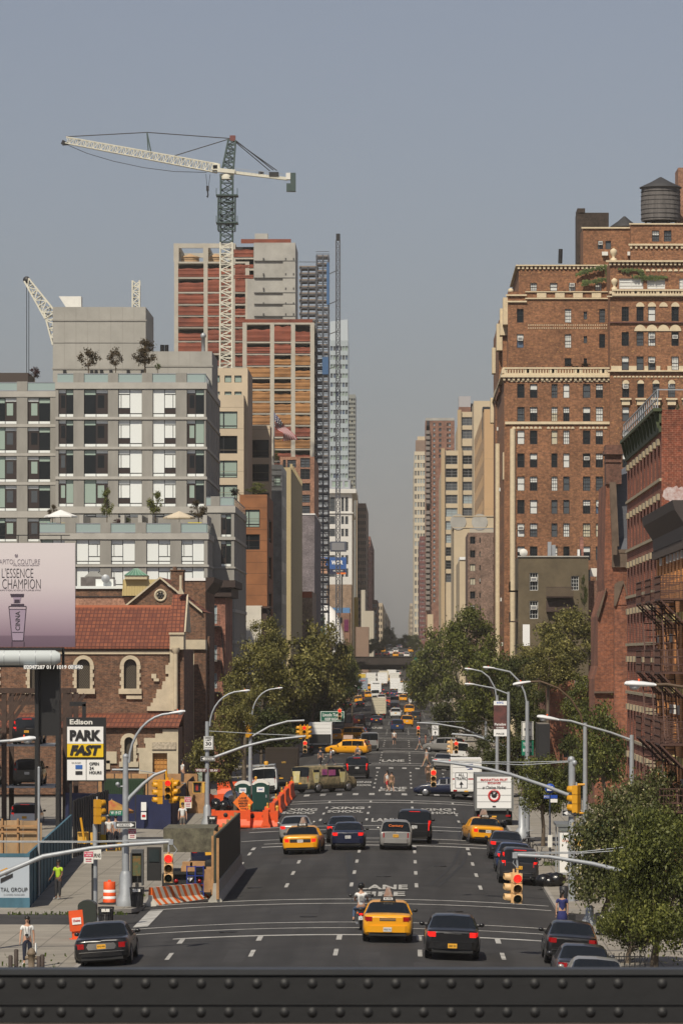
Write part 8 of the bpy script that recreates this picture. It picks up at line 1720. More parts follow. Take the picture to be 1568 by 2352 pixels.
mb=MB();mb.box(x0-.1,x1,Y-.1,Y+4.2,wz(1899,Y),wz(1893,Y));mb.box(x0,x1,Y-.05,Y,wz(1908,Y),wz(1899,Y));mb.build('roof',mat('shelter_metal',(.25,.27,.27),.4,metal=.5),g)
mb=MB();mb.box(x0,x1-.05,Y+.0,Y+.15,z+.25,z+.35);mb.box(x0,x0+.06,Y,Y+.15,z,wz(1908,Y));mb.box(x1-.06,x1,Y,Y+.15,z,wz(1908,Y));mb.box(x0,x0+.06,Y+4,Y+4.1,z,wz(1900,Y));mb.build('frame',galv,g)
mb=MB();mb.box(x0+.07,x1-.07,Y+.03,Y+.12,z+.36,wz(1909,Y));mb.build('advert_panel',white,g);text("Let's go",.6,.14,mat('advert_teal',(.1,.35,.4),.5),g,(-.1,.02,wz(1922,Y)-z));text('church!',.6,.14,orangew,g,(-.1,.02,wz(1930,Y)-z))
g=empty('rubbish_bags',(8.0,208,-.17),'pile of black rubbish bags beside the bus shelter','rubbish bags');
for i,(dx,dy,r)in enumerate(((-.35,0,.38),(.25,.1,.42),(.0,.5,.4),(-.1,-.1,.3))):
 mb=MB();mb.ball((wx(1265,208)+dx,208+dy,-.17+r*.75),r,10,0,(1.1,1,.85));mb.build('bag',mat('bin_bag',(.01,.01,.011),.25,bump=.6,var=.2,vs=9),g)
def bike(lab,x,y,rz):
 g=empty('bicycle',(x,y,-.17),lab,'bicycle','bicycles on the right pavement',rz)
 for yy in(-.52,.52):mb=MB();mb.tube([(0,yy+.33*cos(a),.33+.33*sin(a))for a in np.linspace(0,2*pi,19)],.022,5,cap=False);wo=mb.build('wheel',rubber,g,True);mb=MB();[mb.bar((0,yy,.33),(0,yy+.31*cos(a),.33+.31*sin(a)),.008)for a in np.linspace(0,2*pi,11)];mb.build('spokes',galv,wo,True)
 mb=MB();[mb.tube(p,.02,5)for p in([(0,-.52,.33),(0,-.05,.3)],[(0,-.05,.3),(0,-.2,.8)],[(0,-.18,.75),(0,.35,.75)],[(0,-.05,.3),(0,.35,.72)],[(0,.52,.33),(0,.33,.95)])];mb.build('frame',darkm,g,True)
 mb=MB();mb.tube([(-.27,.28,.98),(0,.33,.96),(.27,.28,.98)],.016,5);mb.build('handlebar',galv,g,True);mb=MB();mb.box(-.07,.07,-.34,-.1,.82,.88);mb.build('saddle',rubber,g,True)
bike('bicycle leaning by the thin tree trunks',wx(1220,240),240,R(20));bike('bicycle next to the bus stop pole',wx(1257,228),228,R(60));bike('bicycle at the kerb behind the first one',wx(1212,250),250,R(-10))
def bin_(lab,u,v,X=None,Y=None,grp='wire litter bins'):
 if X is None:X,Y,z=gp(u,v)
 z=prof(Y)-.17;g=empty('litter_bin',(X,Y,z),lab,'litter bin',grp);mb=MB()
 for i in range(20):a=2*pi*i/20;mb.bar((.24*cos(a),.24*sin(a),.03),(.31*cos(a),.31*sin(a),.85),.022)
 for zz,r in((.05,.24),(.3,.26),(.58,.285),(.85,.31)):mb.tube([(r*cos(a),r*sin(a),zz)for a in np.linspace(0,2*pi,17)],.016,4,cap=False)
 mb.build('basket',darkm,g,True);mb=MB();mb.lathe([(.2,.04),(.26,.78),(.1,.82)],n=10);mb.build('liner',mat('bin_liner',(.03,.03,.032),.4),g,True)
 mb=MB();mb.box(-.16,.16,-.31,-.28,.68,.8);mb.build('label_plate',offwhite,g,True)
bin_('wire litter bin at the left corner pole',315,2084);bin_('wire litter bin behind the black limousine',244,2133);bin_('litter bin at the speed limit pole',488,1906);bin_('wire litter bin on the right near the woman in blue',1385,2148)
X,Y,z=gp(252,2077);z=-.17;g=empty('traffic_barrel',(X,Y,z),'orange and white traffic barrel on the left corner','traffic barrel');r=.27
mb=MB();mb.lathe([(.5,0),(.48,.06),(.3,.09)],(X,Y,z),8);mb.build('rubber_base',rubber,g)
zz=[0.08,.27,.38,.52,.63,.78,.95,1.0];
for a,b,m_,rr in((.08,.24,orange,.29),(.24,.36,white,.285),(.36,.52,orange,.28),(.52,.64,white,.272),(.64,.98,orange,.262)):mb=MB();mb.lathe([(rr,a),(rr*.985,b-.01),(rr*.95,b)],(X,Y,z),16);mb.build('band',m_,g)
mb=MB();mb.box(X-.07,X+.07,Y-.03,Y+.03,z+.98,z+1.06);mb.build('handle',orange,g)
Y=172.5;x0,x1=wx(179,Y),wx(221,Y);z=-.17;g=empty('mail_relay_box',((x0+x1)/2,Y,z),'dark green storage mailbox with a rounded top on the left corner','mailbox');w_=x1-x0;hz_=wz(2068,Y)-z
mb=MB();mb.prism([(-w_/2,.1),(w_/2,.1),(w_/2,hz_-.22)]+[(w_/2*cos(a),hz_-.22+.22*sin(a))for a in np.linspace(.2,pi-.2,9)]+[(-w_/2,hz_-.22)],0,.7);mb.build('body',mat('mailbox_green',(.028,.035,.028),.4),g,True)
for sx in(-1,1):
 for yy in(.08,.62):mb=MB();mb.box(sx*w_*.42-.03,sx*w_*.42+.03,yy-.03,yy+.03,0,.1);mb.build('leg',darkm,g,True)
X,Y,z=gp(180,2158);z=-.17;g=empty('newspaper_box',(X,Y,z),'bright orange newspaper box leaning beside the dark mailbox','newspaper box',None,R(8));g.rotation_euler.y=R(-5)
mb=MB();mb.prism([(-.0,.32),(.42,.32),(.42,1.0),(.0,1.12),(-.02,.7)],-.26,.26,0,'x');mb.build('cabinet',orange,g,True);mb=MB();mb.box(-.2,.2,.06,.34,.0,.32);mb.box(-.3,.3,-.02,.44,0,.05);mb.build('pedestal',orange,g,True)
mb=MB();mb.box(-.17,.17,-.04,-.02,.58,.84);po=mb.build('label_panel',white,g,True);text('Chelsea',.28,.09,redl,po,(0,-.05,.73),italic=.2,bold=.02)
Y=203;x0,x1=wx(277,Y),wx(329,Y);z=-.17;g=empty('phone_kiosk',((x0+x1)/2,Y,z),'grey phone kiosk with a green poster behind the left corner pole','phone kiosk')
mb=MB();mb.box(x0+.5,x1,Y,Y+.7,wz(1960,Y),wz(1952,Y));mb.box(x0+.45,x0+.52,Y,Y+.7,z+.3,wz(1960,Y));mb.box(x1-.07,x1,Y,Y+.7,z+.3,wz(1960,Y));mb.box(x0+.5,x1,Y+.6,Y+.7,z+.4,wz(1960,Y));mb.build('booth',mat('kiosk_grey',(.09,.095,.1),.5,metal=.3),g)
mb=MB();mb.box(x0+.56,x1-.1,Y-.02,Y+.05,z+.75,wz(1966,Y));mb.build('poster',mat('poster_green',(.02,.10,.06),.5,c2=(.22,.10,.02),vs=5),g)
mb=MB();mb.box((x0+x1)/2+.15,(x0+x1)/2+.3,Y+.2,Y+.4,z,z+.4);mb.build('pedestal',darkm,g)
def bollard(lab,u,v0,v1,r=.075):
 Y=V(v1)*.992 if False else 10.77*F/(v1-VH);X=wx(u,Y);mb=MB();mb.lathe([(r,0),(r,(v1-v0)*Y/F-.03),(r*.6,(v1-v0)*Y/F)],(X,Y,-.17),10);o=mb.build('bollard',mat('bollard_brown',(.05,.035,.028),.7,var=.3,vs=5));tag(o,lab,'bollard','brown bollards at the lower left')
bollard('brown bollard at far left of the hydrant group',25,2194,2232);bollard('taller brown bollard left of the hydrant',38,2180,2230);bollard('brown bollard with a white sticker right of the hydrant',90,2196,2232);bollard('rightmost brown bollard of the hydrant group',98,2192,2230)
def hydrant(lab,u,v1,m,s=1):
 Y=10.77*F/(v1-VH);X=wx(u,Y);g=empty('fire_hydrant',(X,Y,-.17),lab,'fire hydrant');mb=MB();mb.lathe([(.17*s,0),(.17*s,.06*s),(.11*s,.1*s),(.12*s,.5*s),(.17*s,.54*s),(.16*s,.6*s),(.1*s,.7*s),(.04*s,.76*s)],n=12);mb.build('barrel',m,g,True)
 for sx in(-1,1):mb=MB();mb.lathe([(.06*s,0),(.07*s,sx*.1*s),(.05*s,sx*.12*s)],(sx*.1*s,0,.42*s),10,0,'x');mb.build('nozzle',m,g,True)
hydrant('rusty brown fire hydrant among the bollards at the lower left',73,2228,mat('hydrant_brown',(.16,.12,.08),.7,var=.3,vs=6));mb=MB();mb.lathe([(.3,0),(.3,.2),(.17,.4),(.16,.75),(.1,.8)],(wx(1353,178),178,-.17),8);o=mb.build('pole_base',galv);tag(o,'short pale grey post base at the right corner beside the wire bin','post');hydrant('rusty hydrant right of the parked black sedan',1355,2198,mat('hydrant_brown',(.16,.12,.08)),1.0)
g=empty('tree_guard',(wx(1430,152),152,-.17),'low black iron fence around the near right tree','railing');mb=MB();X0,X1=wx(1385,152),wx(1480,152)
for zz in(.15,.5):mb.bar((X0,152,zz-.17),(X1,152,zz-.17),.035);mb.bar((X0,152,zz-.17),(X0,148,zz-.17),.035)
for i in range(9):x=X0+(X1-X0)*i/8;mb.bar((x,152,-.17),(x,152,.45),.03);mb.bar((x,152,0),(x+(X1-X0)/16,152,.3),.02)
mb.build('rail',black,g)
Yf1=190.4;XF=wx(68,Yf1);g=empty('construction_fence',(XF,Yf1,-.17),'blue and plywood construction fence with a printed white corner panel at the left','fence')
blf=mat('fence_blue',(.05,.13,.18),.8,var=.25,vs=1.2,streak=.3);h1=wz(1960,Yf1)
mb=MB();mb.box(wx(-60,Yf1),XF,Yf1,Yf1+.08,wz(2068,Yf1),h1-.02);mb.build('printed_panel',mat('print_pale_blue',(.42,.47,.52),.6),g);mb=MB();mb.box(wx(-60,Yf1),XF+.02,Yf1-.02,Yf1+.0,-.17,wz(2062,Yf1));mb.box(wx(-60,Yf1),XF+.02,Yf1-.02,Yf1,wz(1968,Yf1),h1);mb.build('blue_band',blf,g)
g2_=text('TAL GROUP',wx(64,Yf1)-wx(2,Yf1),.17,darkm,g,(wx(33,Yf1)-XF,-.03,wz(2043,Yf1)+.17));text('OWNERS MANAGER',.9,.07,galv,g,(wx(33,Yf1)-XF,-.03,wz(2054,Yf1)+.17))
mb=MB();mb.prism([(wx(0,Yf1),wz(2000,Yf1)),(wx(16,Yf1),wz(1993,Yf1)),(wx(30,Yf1),wz(2000,Yf1)),(wx(14,Yf1),wz(2010,Yf1))],Yf1-.03,Yf1-.01,0);mb.build('logo_shape',sigyel,g);mb=MB();mb.prism([(wx(2,Yf1),wz(2028,Yf1)),(wx(30,Yf1),wz(2014,Yf1)),(wx(30,Yf1),wz(2006,Yf1)),(wx(2,Yf1),wz(2018,Yf1))],Yf1-.03,Yf1-.01,0);mb.build('logo_shape',darkm,g)
mb=MB();X2,Y2=wx(166,237),237;n_=14
vs=[]
for i in range(n_+1):
 t=i/n_;x,y=XF+(X2-XF)*t,Yf1+(Y2-Yf1)*t;vs+=[(x,y,-.17),(x,y,h1-.0),(x-.1,y,h1),(x-.1,y,-.17)]
mb.add(vs,[(i*4+j,(i+1)*4+j,(i+1)*4+(j+1)%4,i*4+(j+1)%4)for i in range(n_)for j in range(4)]);mb.build('side_panel',blf,g)
mb=MB()
for i in range(0,n_):t=(i+.02)/n_;x,y=XF+(X2-XF)*t,Yf1+(Y2-Yf1)*t;mb.box(x+.0,x+.03,y,y+.06,-.17,h1)
mb.build('panel_seam',mat('fence_seam',(.02,.05,.07),.8),g)
Yq=205;g=empty('plywood_hoarding',(wx(40,Yq),Yq,-.17),'raw plywood hoarding with timber braces behind the blue fence','fence');mb=MB();
for i in range(4):mb.box(wx(-60+38*i,Yq),wx(-23+38*i,Yq),Yq,Yq+.05,-.17,wz(1884+(i%2),Yq))
mb.build('plywood_panel',wood,g);mb=MB()
for u in(4,40,86):mb.box(wx(u,Yq),wx(u+4,Yq),Yq-.12,Yq-.01,-.17,wz(1880,Yq))
for v in(1895,1908):mb.box(wx(-60,Yq),wx(85,Yq),Yq-.18,Yq-.13,wz(v+4,Yq),wz(v,Yq))
mb.build('brace',timber,g)
mb=MB();mb.box(wx(92,Yq),wx(150,Yq+14),Yq,Yq+.06,-.17,wz(1890,Yq));mb.build('plywood_panel',wood,g)
g=empty('dark_fence',(wx(180,250),238,-.17),'dark screened fence along the parking lot beside the pavement','fence');mb=MB()
for i in range(16):y=237.5+i*1.2;x=wx(166,237)+(i*.04);mb.box(x,x+.04,y,y+1.15,-.17,2.9+.02*(i%3))
mb.build('screen_panel',mat('fence_screen',(.02,.02,.022),.8),g)
Yp_=287;sb=steelbrown;g=empty('car_stacker',(wx(80,Yp_),Yp_,-.17),'rusty brown steel car stacking frame in the parking lot at the left','parking lift');zt_=wz(1592,Yp_)
levels=[wz(1700+9,Yp_),wz(1804,Yp_)]
for yy in(Yp_-1.2,Yp_+4.2):
 for u in(8,133,158,-115):mb=MB();mb.box(wx(u,Yp_),wx(u+11,Yp_),yy,yy+.3,-.17,zt_);mb.build('post',sb,g)
 mb=MB();mb.box(wx(-120,Yp_),wx(165,Yp_),yy-.05,yy+.35,zt_,zt_+.3);mb.box(wx(-120,Yp_),wx(165,Yp_),yy+.05,yy+.25,zt_-.75,zt_-.55);mb.build('top_beam',sb,g)
 mb=MB();
 for u0_ in(14,139):
  for s_ in(-1,1):mb.bar((wx(u0_,Yp_),yy+.15,zt_-1.9),(wx(u0_+s_*45,Yp_),yy+.15,zt_-.1),.22)
 for i in range(12):u=20+i*10;mb.bar((wx(u,Yp_),yy+.15,zt_-.6),(wx(u+10,Yp_),yy+.15,zt_),.08)
 mb.build('truss_brace',sb,g)
for z_ in levels+[wz(1905,Yp_)]:
 mb=MB();mb.box(wx(20,Yp_),wx(131,Yp_),Yp_-1.4,Yp_+4,z_-.12,z_);mb.build('platform',galv,g);mb=MB();mb.box(wx(-110,Yp_),wx(6,Yp_),Yp_-1.4,Yp_+4,z_-.12,z_);mb.build('platform',galv,g)
for lab,u,z_,kind,pc,pl,lit in(('black estate car with yellow plate on the top shelf of the stacker',65,levels[0],'suv','black','y',True),('black crossover with white plate on the middle shelf of the stacker',66,levels[1],'suv','black','w',False),('white estate car on the bottom level of the stacker',60,wz(1905,Yp_),'suv','white','x',True),('dark car half seen at the left edge on the top shelf',-35,levels[0],'sedan','charcoal','x',True),('dark car half seen at the left edge on the middle shelf',-35,levels[1],'suv','black','x',True)):
 o=make_car(kind,pnt=pc,plate=pl,lit=lit);o.name='parked_car';o.location=(wx(u,Yp_),Yp_-1.2+2.4,z_);tag(o,lab,'car','cars in the stacker')
Ys_=266;g=empty('parking_sign',(wx(200,Ys_),Ys_,-.17),'tall black parking sign with white and yellow panels at the left lot','sign');gx,gz=g.location.x,g.location.z
q=lambda u,v:(wx(u,Ys_)-gx,-.12,wz(v,Ys_)-gz)
mb=MB();mb.box(wx(153,Ys_),wx(243,Ys_),Ys_,Ys_+.5,wz(1795,Ys_),wz(1648,Ys_));mb.build('cabinet',black,g)
mb=MB();mb.box(wx(155,Ys_),wx(238,Ys_),Ys_-.06,Ys_-.01,wz(1708,Ys_),wz(1669,Ys_));mb.build('white_panel',white,g);mb=MB();mb.box(wx(155,Ys_),wx(238,Ys_),Ys_-.06,Ys_-.01,wz(1739,Ys_),wz(1708,Ys_)-.01);mb.build('yellow_panel',mat('sign_yellow',(.75,.50,.01),.5),g)
mb=MB();mb.box(wx(155,Ys_),wx(198,Ys_),Ys_-.06,Ys_-.01,wz(1792,Ys_),wz(1745,Ys_));mb.box(wx(199.5,Ys_),wx(239,Ys_),Ys_-.06,Ys_-.01,wz(1792,Ys_),wz(1745,Ys_));mb.build('lower_panel',white,g)
k_=Ys_/F
text('Edison',52*k_,12*k_,offwhite,g,(q(187,0)[0],-.05,q(0,1658)[2]),bold=.03);text('PARK',72*k_,25*k_,black,g,(q(197,0)[0],-.1,q(0,1689)[2]),bold=.06);text('FAST',72*k_,24*k_,black,g,(q(197,0)[0],-.1,q(0,1723)[2]),bold=.06,italic=.25)
for s,v,wd in(('OPEN',1754,22),('24',1764,10),('HOURS',1774,28)):text(s,wd*k_,7*k_,black,g,(q(206+wd/2,0)[0],-.1,q(0,v)[2]),bold=.02)
text('we accept:',22*k_,4*k_,black,g,(q(176,0)[0],-.1,q(0,1752)[2]));mb=MB();mb.box(wx(174,Ys_),wx(190,Ys_),Ys_-.09,Ys_-.06,wz(1766,Ys_),wz(1757,Ys_));mb.build('card_logo',mat('card_blue',(.03,.12,.4),.5),g)
mb=MB();mb.box(wx(174,Ys_),wx(190,Ys_),Ys_-.09,Ys_-.06,wz(1779,Ys_),wz(1771,Ys_));mb.build('card_logo',darkm,g)
for u in(160,234):mb=MB();mb.box(wx(u,Ys_),wx(u+5,Ys_),Ys_+.1,Ys_+.4,-.17,wz(1795,Ys_));mb.build('post',black,g)
mb=MB();mb.box(wx(189,Ys_),wx(197,Ys_),Ys_+.1,Ys_+.4,wz(1648,Ys_),wz(1617,Ys_));mb.box(wx(160,Ys_),wx(197,Ys_),Ys_+.1,Ys_+.4,wz(1622,Ys_),wz(1612,Ys_));mb.build('bracket',black,g)
Yb_=276;g=empty('billboard',(wx(60,Yb_),Yb_,-.17),'big pale violet perfume billboard above the car stacker at the left edge','billboard');gx,gz=g.location.x,g.location.z;k_=Yb_/F
bbm=bpy.data.materials.new('billboard_print');bbm.use_nodes=True;n=bbm.node_tree;p=n.nodes['Principled BSDF'];p.inputs['Roughness'].default_value=.5
t=n.nodes.new('ShaderNodeNewGeometry');sp=n.nodes.new('ShaderNodeSeparateXYZ');n.links.new(t.outputs['Position'],sp.inputs[0]);mr=n.nodes.new('ShaderNodeMapRange');mr.inputs[1].default_value=wz(1487,Yb_);mr.inputs[2].default_value=wz(1247,Yb_);n.links.new(sp.outputs[2],mr.inputs[0])
rp=n.nodes.new('ShaderNodeValToRGB');e=rp.color_ramp.elements;e[0].position=0;e[0].color=(.13,.085,.12,1);e[1].position=.9;e[1].color=(.62,.57,.58,1)
for ps,c in((.105,(.15,.10,.14,1)),(.12,(.24,.17,.22,1)),(.35,(.42,.34,.39,1)),(.6,(.57,.51,.53,1))):x=e.new(ps);x.color=c
n.links.new(mr.outputs[0],rp.inputs[0]);n.links.new(rp.outputs[0],p.inputs['Base Color'])
mb=MB();mb.box(wx(-330,Yb_),wx(173,Yb_),Yb_,Yb_+.35,wz(1486,Yb_),wz(1247,Yb_));mb.build('printed_sheet',bbm,g)
q=lambda u,v:(wx(u,Yb_)-gx,-.02,wz(v,Yb_)-gz);dkt=mat('billboard_ink',(.035,.03,.04),.6);gyt=mat('billboard_grey_ink',(.20,.17,.2),.6)
for s,uc_,v,wd,ht,m_,bo in(('CAPITOL COUTURE',42,1290,101,11,gyt,-.012),('THE FUTURE OF FASHION',60,1298.5,60,3,gyt,0),("L'ESSENCE",41,1316,72,22,dkt,-.014),("CHAMPION",50,1341,88,22,dkt,-.014),('DU',-22,1341,22,22,dkt,-.014),('CAPITOLCOUTURE.PN',42,1355.5,103,3,gyt,0)):text(s,wd*k_,ht*k_,m_,g,q(uc_,v),bold=bo)
text('CINNA',44*k_,11*k_,dkt,g,q(41.5,1426),bold=.02).rotation_euler=(0,R(-90),0)
bg_=mat('bottle_glass_print',(.33,.26,.34),.3);bd_=mat('bottle_dark_print',(.05,.035,.055),.4)
mb=MB()
def bp(pts,m,d=.03):mb.prism([(wx(a,Yb_),wz(b,Yb_))for a,b in pts],Yb_-d,Yb_-.005,m)
bp([(22,1399),(61,1399),(53,1472),(29,1472)],0,.015);
for a,b in(((21,1393),(29,1472)),((61,1393),(54,1472)),((22,1399),(61,1399)),((29,1452),(54,1452)),((29,1471),(54,1471)),((21,1392),(61,1392)),((28,1474),(28,1486)),((56,1474),(56,1486))):mb.bar((wx(a[0],Yb_),Yb_-.02,wz(a[1],Yb_)),(wx(b[0],Yb_),Yb_-.02,wz(b[1],Yb_)),.045,.02,1)
bp([(24,1364),(56,1364),(55,1371),(26,1371)],1);bp([(31,1372),(49,1372),(47,1384),(32,1384)],0);bp([(34,1377),(46,1377),(46,1384),(34,1384)],1,.04);bp([(26,1387),(56,1387),(56,1392),(26,1392)],1)
mb.build('bottle_picture',[bg_,bd_],g)
mb=MB();mb.prism([(wx(34,Yb_),wz(1275,Yb_)),(wx(37,Yb_),wz(1272,Yb_)),(wx(39,Yb_),wz(1275,Yb_)),(wx(41,Yb_),wz(1272,Yb_)),(wx(42,Yb_),wz(1275,Yb_)),(wx(41,Yb_),wz(1280,Yb_)),(wx(36,Yb_),wz(1280,Yb_))],Yb_-.02,Yb_-.005);mb.build('crown_emblem',gyt,g)
mb=MB();[mb.box(wx(a,Yb_),wx(b,Yb_),Yb_+.36,Yb_+.5,wz(d,Yb_),wz(c,Yb_))for a,b,c,d in((-100,160,1228,1230),(40,42,1230,1247),(139,141,1230,1247))];mb.build('top_rail',black,g)
mb=MB();mb.box(wx(-330,Yb_),wx(145,Yb_),Yb_-1.0,Yb_+.2,wz(1494,Yb_),wz(1487,Yb_));mb.box(wx(-330,Yb_),wx(148,Yb_),Yb_-1.0,Yb_,wz(1533,Yb_),wz(1528,Yb_));mb.box(wx(143,Yb_),wx(149,Yb_),Yb_-.2,Yb_,wz(1533,Yb_),wz(1487,Yb_));mb.build('catwalk',black,g)
mb=MB();mb.tube([(wx(-330,Yb_),Yb_-.9,wz(1511,Yb_)),(wx(130,Yb_),Yb_-.9,wz(1511,Yb_)),(wx(142,Yb_),Yb_-.9,wz(1511,Yb_))],[.48,.48,.3],14);so=mb.build('rolled_sheet',mat('rolled_vinyl',(.52,.56,.56),.4),g)
mb=MB()
for u in(14,50,86,-22,122):mb.tube([(wx(u,Yb_)-.02,Yb_-.9,wz(1511,Yb_)),(wx(u,Yb_)+.02,Yb_-.9,wz(1511,Yb_))],.495,14)
mb.build('strap',galv,so)
text('02047287 01 / 1019 00 640',134*k_,9*k_,white,g,(wx(128,Yb_)-gx,-1.65,wz(1532,Yb_)-gz),bold=.03)
for u in(75,185):mb=MB();mb.box(wx(u-15,Yb_),wx(u+15,Yb_),Yb_-1.6,Yb_-1.1,wz(1537,Yb_),wz(1527,Yb_))if u==75 else mb.box(wx(166,Yb_),wx(188,Yb_),Yb_-1.6,Yb_-1.1,wz(1537,Yb_),wz(1527,Yb_));mb.build('flood_light',galv,g)
for u in(80,128):mb=MB();mb.box(wx(u,Yb_),wx(u+9,Yb_),Yb_+.1,Yb_+1.2,-.17,wz(1530,Yb_));mb.build('column',black,g)
mb=MB();mb.box(wx(88,Yb_),wx(136,Yb_),Yb_+.5,Yb_+1.0,wz(1690,Yb_),wz(1530,Yb_));mb.build('dark_box_beam',black,g)
stm=bpy.data.materials.new('striped_barrier');stm.use_nodes=True;n=stm.node_tree;p=n.nodes['Principled BSDF'];t=n.nodes.new('ShaderNodeTexCoord');sp=n.nodes.new('ShaderNodeSeparateXYZ');n.links.new(t.outputs['Object'],sp.inputs[0]);a=n.nodes.new('ShaderNodeMath');a.operation='MULTIPLY_ADD';n.links.new(sp.outputs[2],a.inputs[0]);a.inputs[1].default_value=.55;n.links.new(sp.outputs[0],a.inputs[2]);b=n.nodes.new('ShaderNodeMath');b.operation='FRACT';c=n.nodes.new('ShaderNodeMath');c.operation='MULTIPLY';c.inputs[1].default_value=1/.52;n.links.new(a.outputs[0],c.inputs[0]);n.links.new(c.outputs[0],b.inputs[0]);d=n.nodes.new('ShaderNodeMath');d.operation='GREATER_THAN';d.inputs[1].default_value=.52;n.links.new(b.outputs[0],d.inputs[0]);mi=n.nodes.new('ShaderNodeMix');mi.data_type='RGBA';n.links.new(d.outputs[0],mi.inputs[0]);mi.inputs[6].default_value=(.62,.58,.5,1);mi.inputs[7].default_value=(.70,.13,.02,1);n.links.new(mi.outputs[2],p.inputs['Base Color'])
Xa,Ya,za=gp(346,2082);Xb,Yb2,zb=gp(494,2060);
g=empty('striped_barrier',(Xa,Ya,za),'concrete barrier painted with orange and white slanted stripes','barrier',None,math.atan2(Yb2-Ya,Xb-Xa));L_=math.hypot(Xb-Xa,Yb2-Ya);jp=[(-.3,0),(-.3,.08),(-.12,.33),(-.08,.83),(.08,.83),(.12,.33),(.3,.08),(.3,0)]
mb=MB();mb.prism([(y,z_)for y,z_ in jp],0,L_-.1,0,'x');mb.build('barrier_block',stm,g,True)
for xx in(.8,L_-.8):mb=MB();mb.box(xx-.2,xx+.2,-.302,-.28,0,.06);mb.build('foot_slot',black,g,True)
jc=mat('barrier_concrete',(.38,.36,.31),.9,var=.15,vs=2);grw_=mat('green_plywood',(.022,.032,.022),.7,var=.3,vs=1.5)
g=empty('barrier_wall',(-8.25,194,-.3),'green plywood wall on concrete barriers along the closed lane','barrier wall');
for i in range(9):
 y=194+i*3.25;zb=zroad(-8.25,y);mb=MB();mb.prism([(-8.25+a,zb+b)for a,b in jp],y,y+3.2);mb.build('barrier_block',jc,g)
mb=MB();mb.box(-8.31,-8.22,194.1,223,.45,wz(1920,194));mb.build('plywood_wall',grw_,g);mb=MB()
for i in range(13):y=194.1+i*2.35;mb.box(-8.42,-8.32,y,y+.1,.2,wz(1920,194)+(.12 if i%2 else .0));mb.box(-8.75,-8.45,y,y+.08,.3,1.3)
mb.build('timber_stud',timber,g)
mb=MB();mb.box(wx(497,193.9),wx(502,193.9)+.02,193.9,194.05,0,wz(1925,194));mb.build('end_post',timber,g)
def wbar(lab,x,y,rz,L_=2.4,grp='orange water filled barriers',n=1,hole=True):
 g=empty('plastic_barrier',(x,y,zg(x,y)),lab,'barrier',grp,rz);mb=MB();mb.prism([(-.3,0),(-.3,.12),(-.2,.35),(-.13,.5),(-.13,1.05),(.13,1.05),(.13,.5),(.2,.35),(.3,.12),(.3,0)],0,L_,0,'x');mb.box(-.02,.2,-.18,.18,.1,1.12);mb.box(L_-.2,L_+.02,-.18,.18,.1,1.12)
 mb.prism([(-.34,.05),(-.32,.2),(-.16,.52),(-.1,.52),(-.1,.05)],L_*.25,L_*.75,0,'x');mb.build('body',orange,g,True)
 if hole:
  for xx in(L_*.36,L_*.66):mb=MB();mb.lathe([(.01,-.15),(.14,-.15),(.14,-.12)],(xx,0,.78),12,0,'y');mb.build('hole',bumperblk,g,True)
 mb=MB();mb.box(L_-.1,L_+.02,-.07,.07,1.12,1.28);mb.ball((L_-.04,0,1.35),.12,8,0,(1,.5,1));mb.build('warning_lamp',mat('amber',(.6,.3,.03)),g,True)
B_=[('orange barrier with two holes closing the lane, right one',547,1903,0,2.5),('orange barrier closing the lane, left one',487,1900,0,2.4)]
for l,u,v,a,L_ in B_:X,Y,z=gp(u,v);wbar(l,X,Y,R(a),L_)
for i,l in enumerate(('nearest','second','third','fourth','farthest')):wbar(l+' orange barrier of the row receding along the lane',-8.7,279+i*13.6,R(90),[4,9,10,10,10][i],hole=False)
wbar('orange barrier behind the plywood and rubbish, left back',wx(480,312),312,0,3.2);wbar('orange barrier far back between tree and toilets',wx(500,345),345,0,3)
mb=MB();mb.lathe([(.14,0),(.13,.9),(.1,1.0)],(wx(614,292),290,zg(-9,290)),10);o=mb.build('channelizer_post',orange);tag(o,'slim orange channelizer post at the barrier corner','traffic post')
mb=MB();mb.lathe([(.2,0),(.2,.04),(.13,.05),(.04,.75),(.02,.76)],(wx(1129,262),262,zg(5.2,262)),10);o=mb.build('traffic_cone',orange);tag(o,'orange traffic cone left behind the fruit truck','traffic cone')
Y=281;g=empty('lane_closed_sign',(wx(558.5,Y),Y,wz(1843,Y)),'orange diamond road work sign with black lettering','sign');r=24*Y/F;mb=MB();mb.prism([(-r*.98,0),(0,-r*1.06),(r*.98,0),(0,r*1.06)],0,.03);mb.build('plate',orangew,g,True)
for s,zz,wd in(('LANE',.42,.62),('CLOSED',.16,.95),('MERGE',-.1,.85),('RIGHT',-.36,.75)):text(s,r*wd,r*.19,black,g,(0,-.01,r*zz),bold=.03)
mb=MB();mb.box(-.25*r,.2*r,-.015,-.005,-.64*r,-.58*r);mb.prism([(.2*r,-.52*r),(.36*r,-.61*r),(.2*r,-.7*r)],-.015,-.005);mb.build('arrow',black,g,True)
mb=MB();mb.bar((0,.1,-r),(-.4,.2,-r-1.2),.05);mb.bar((0,.1,-r),(.4,.2,-r-1.2),.05);mb.bar((0,.08,-r),(0,.08,0),.05);mb.build('stand',galv,g,True)
tg=mat('toilet_green',(.01,.055,.045),.45)
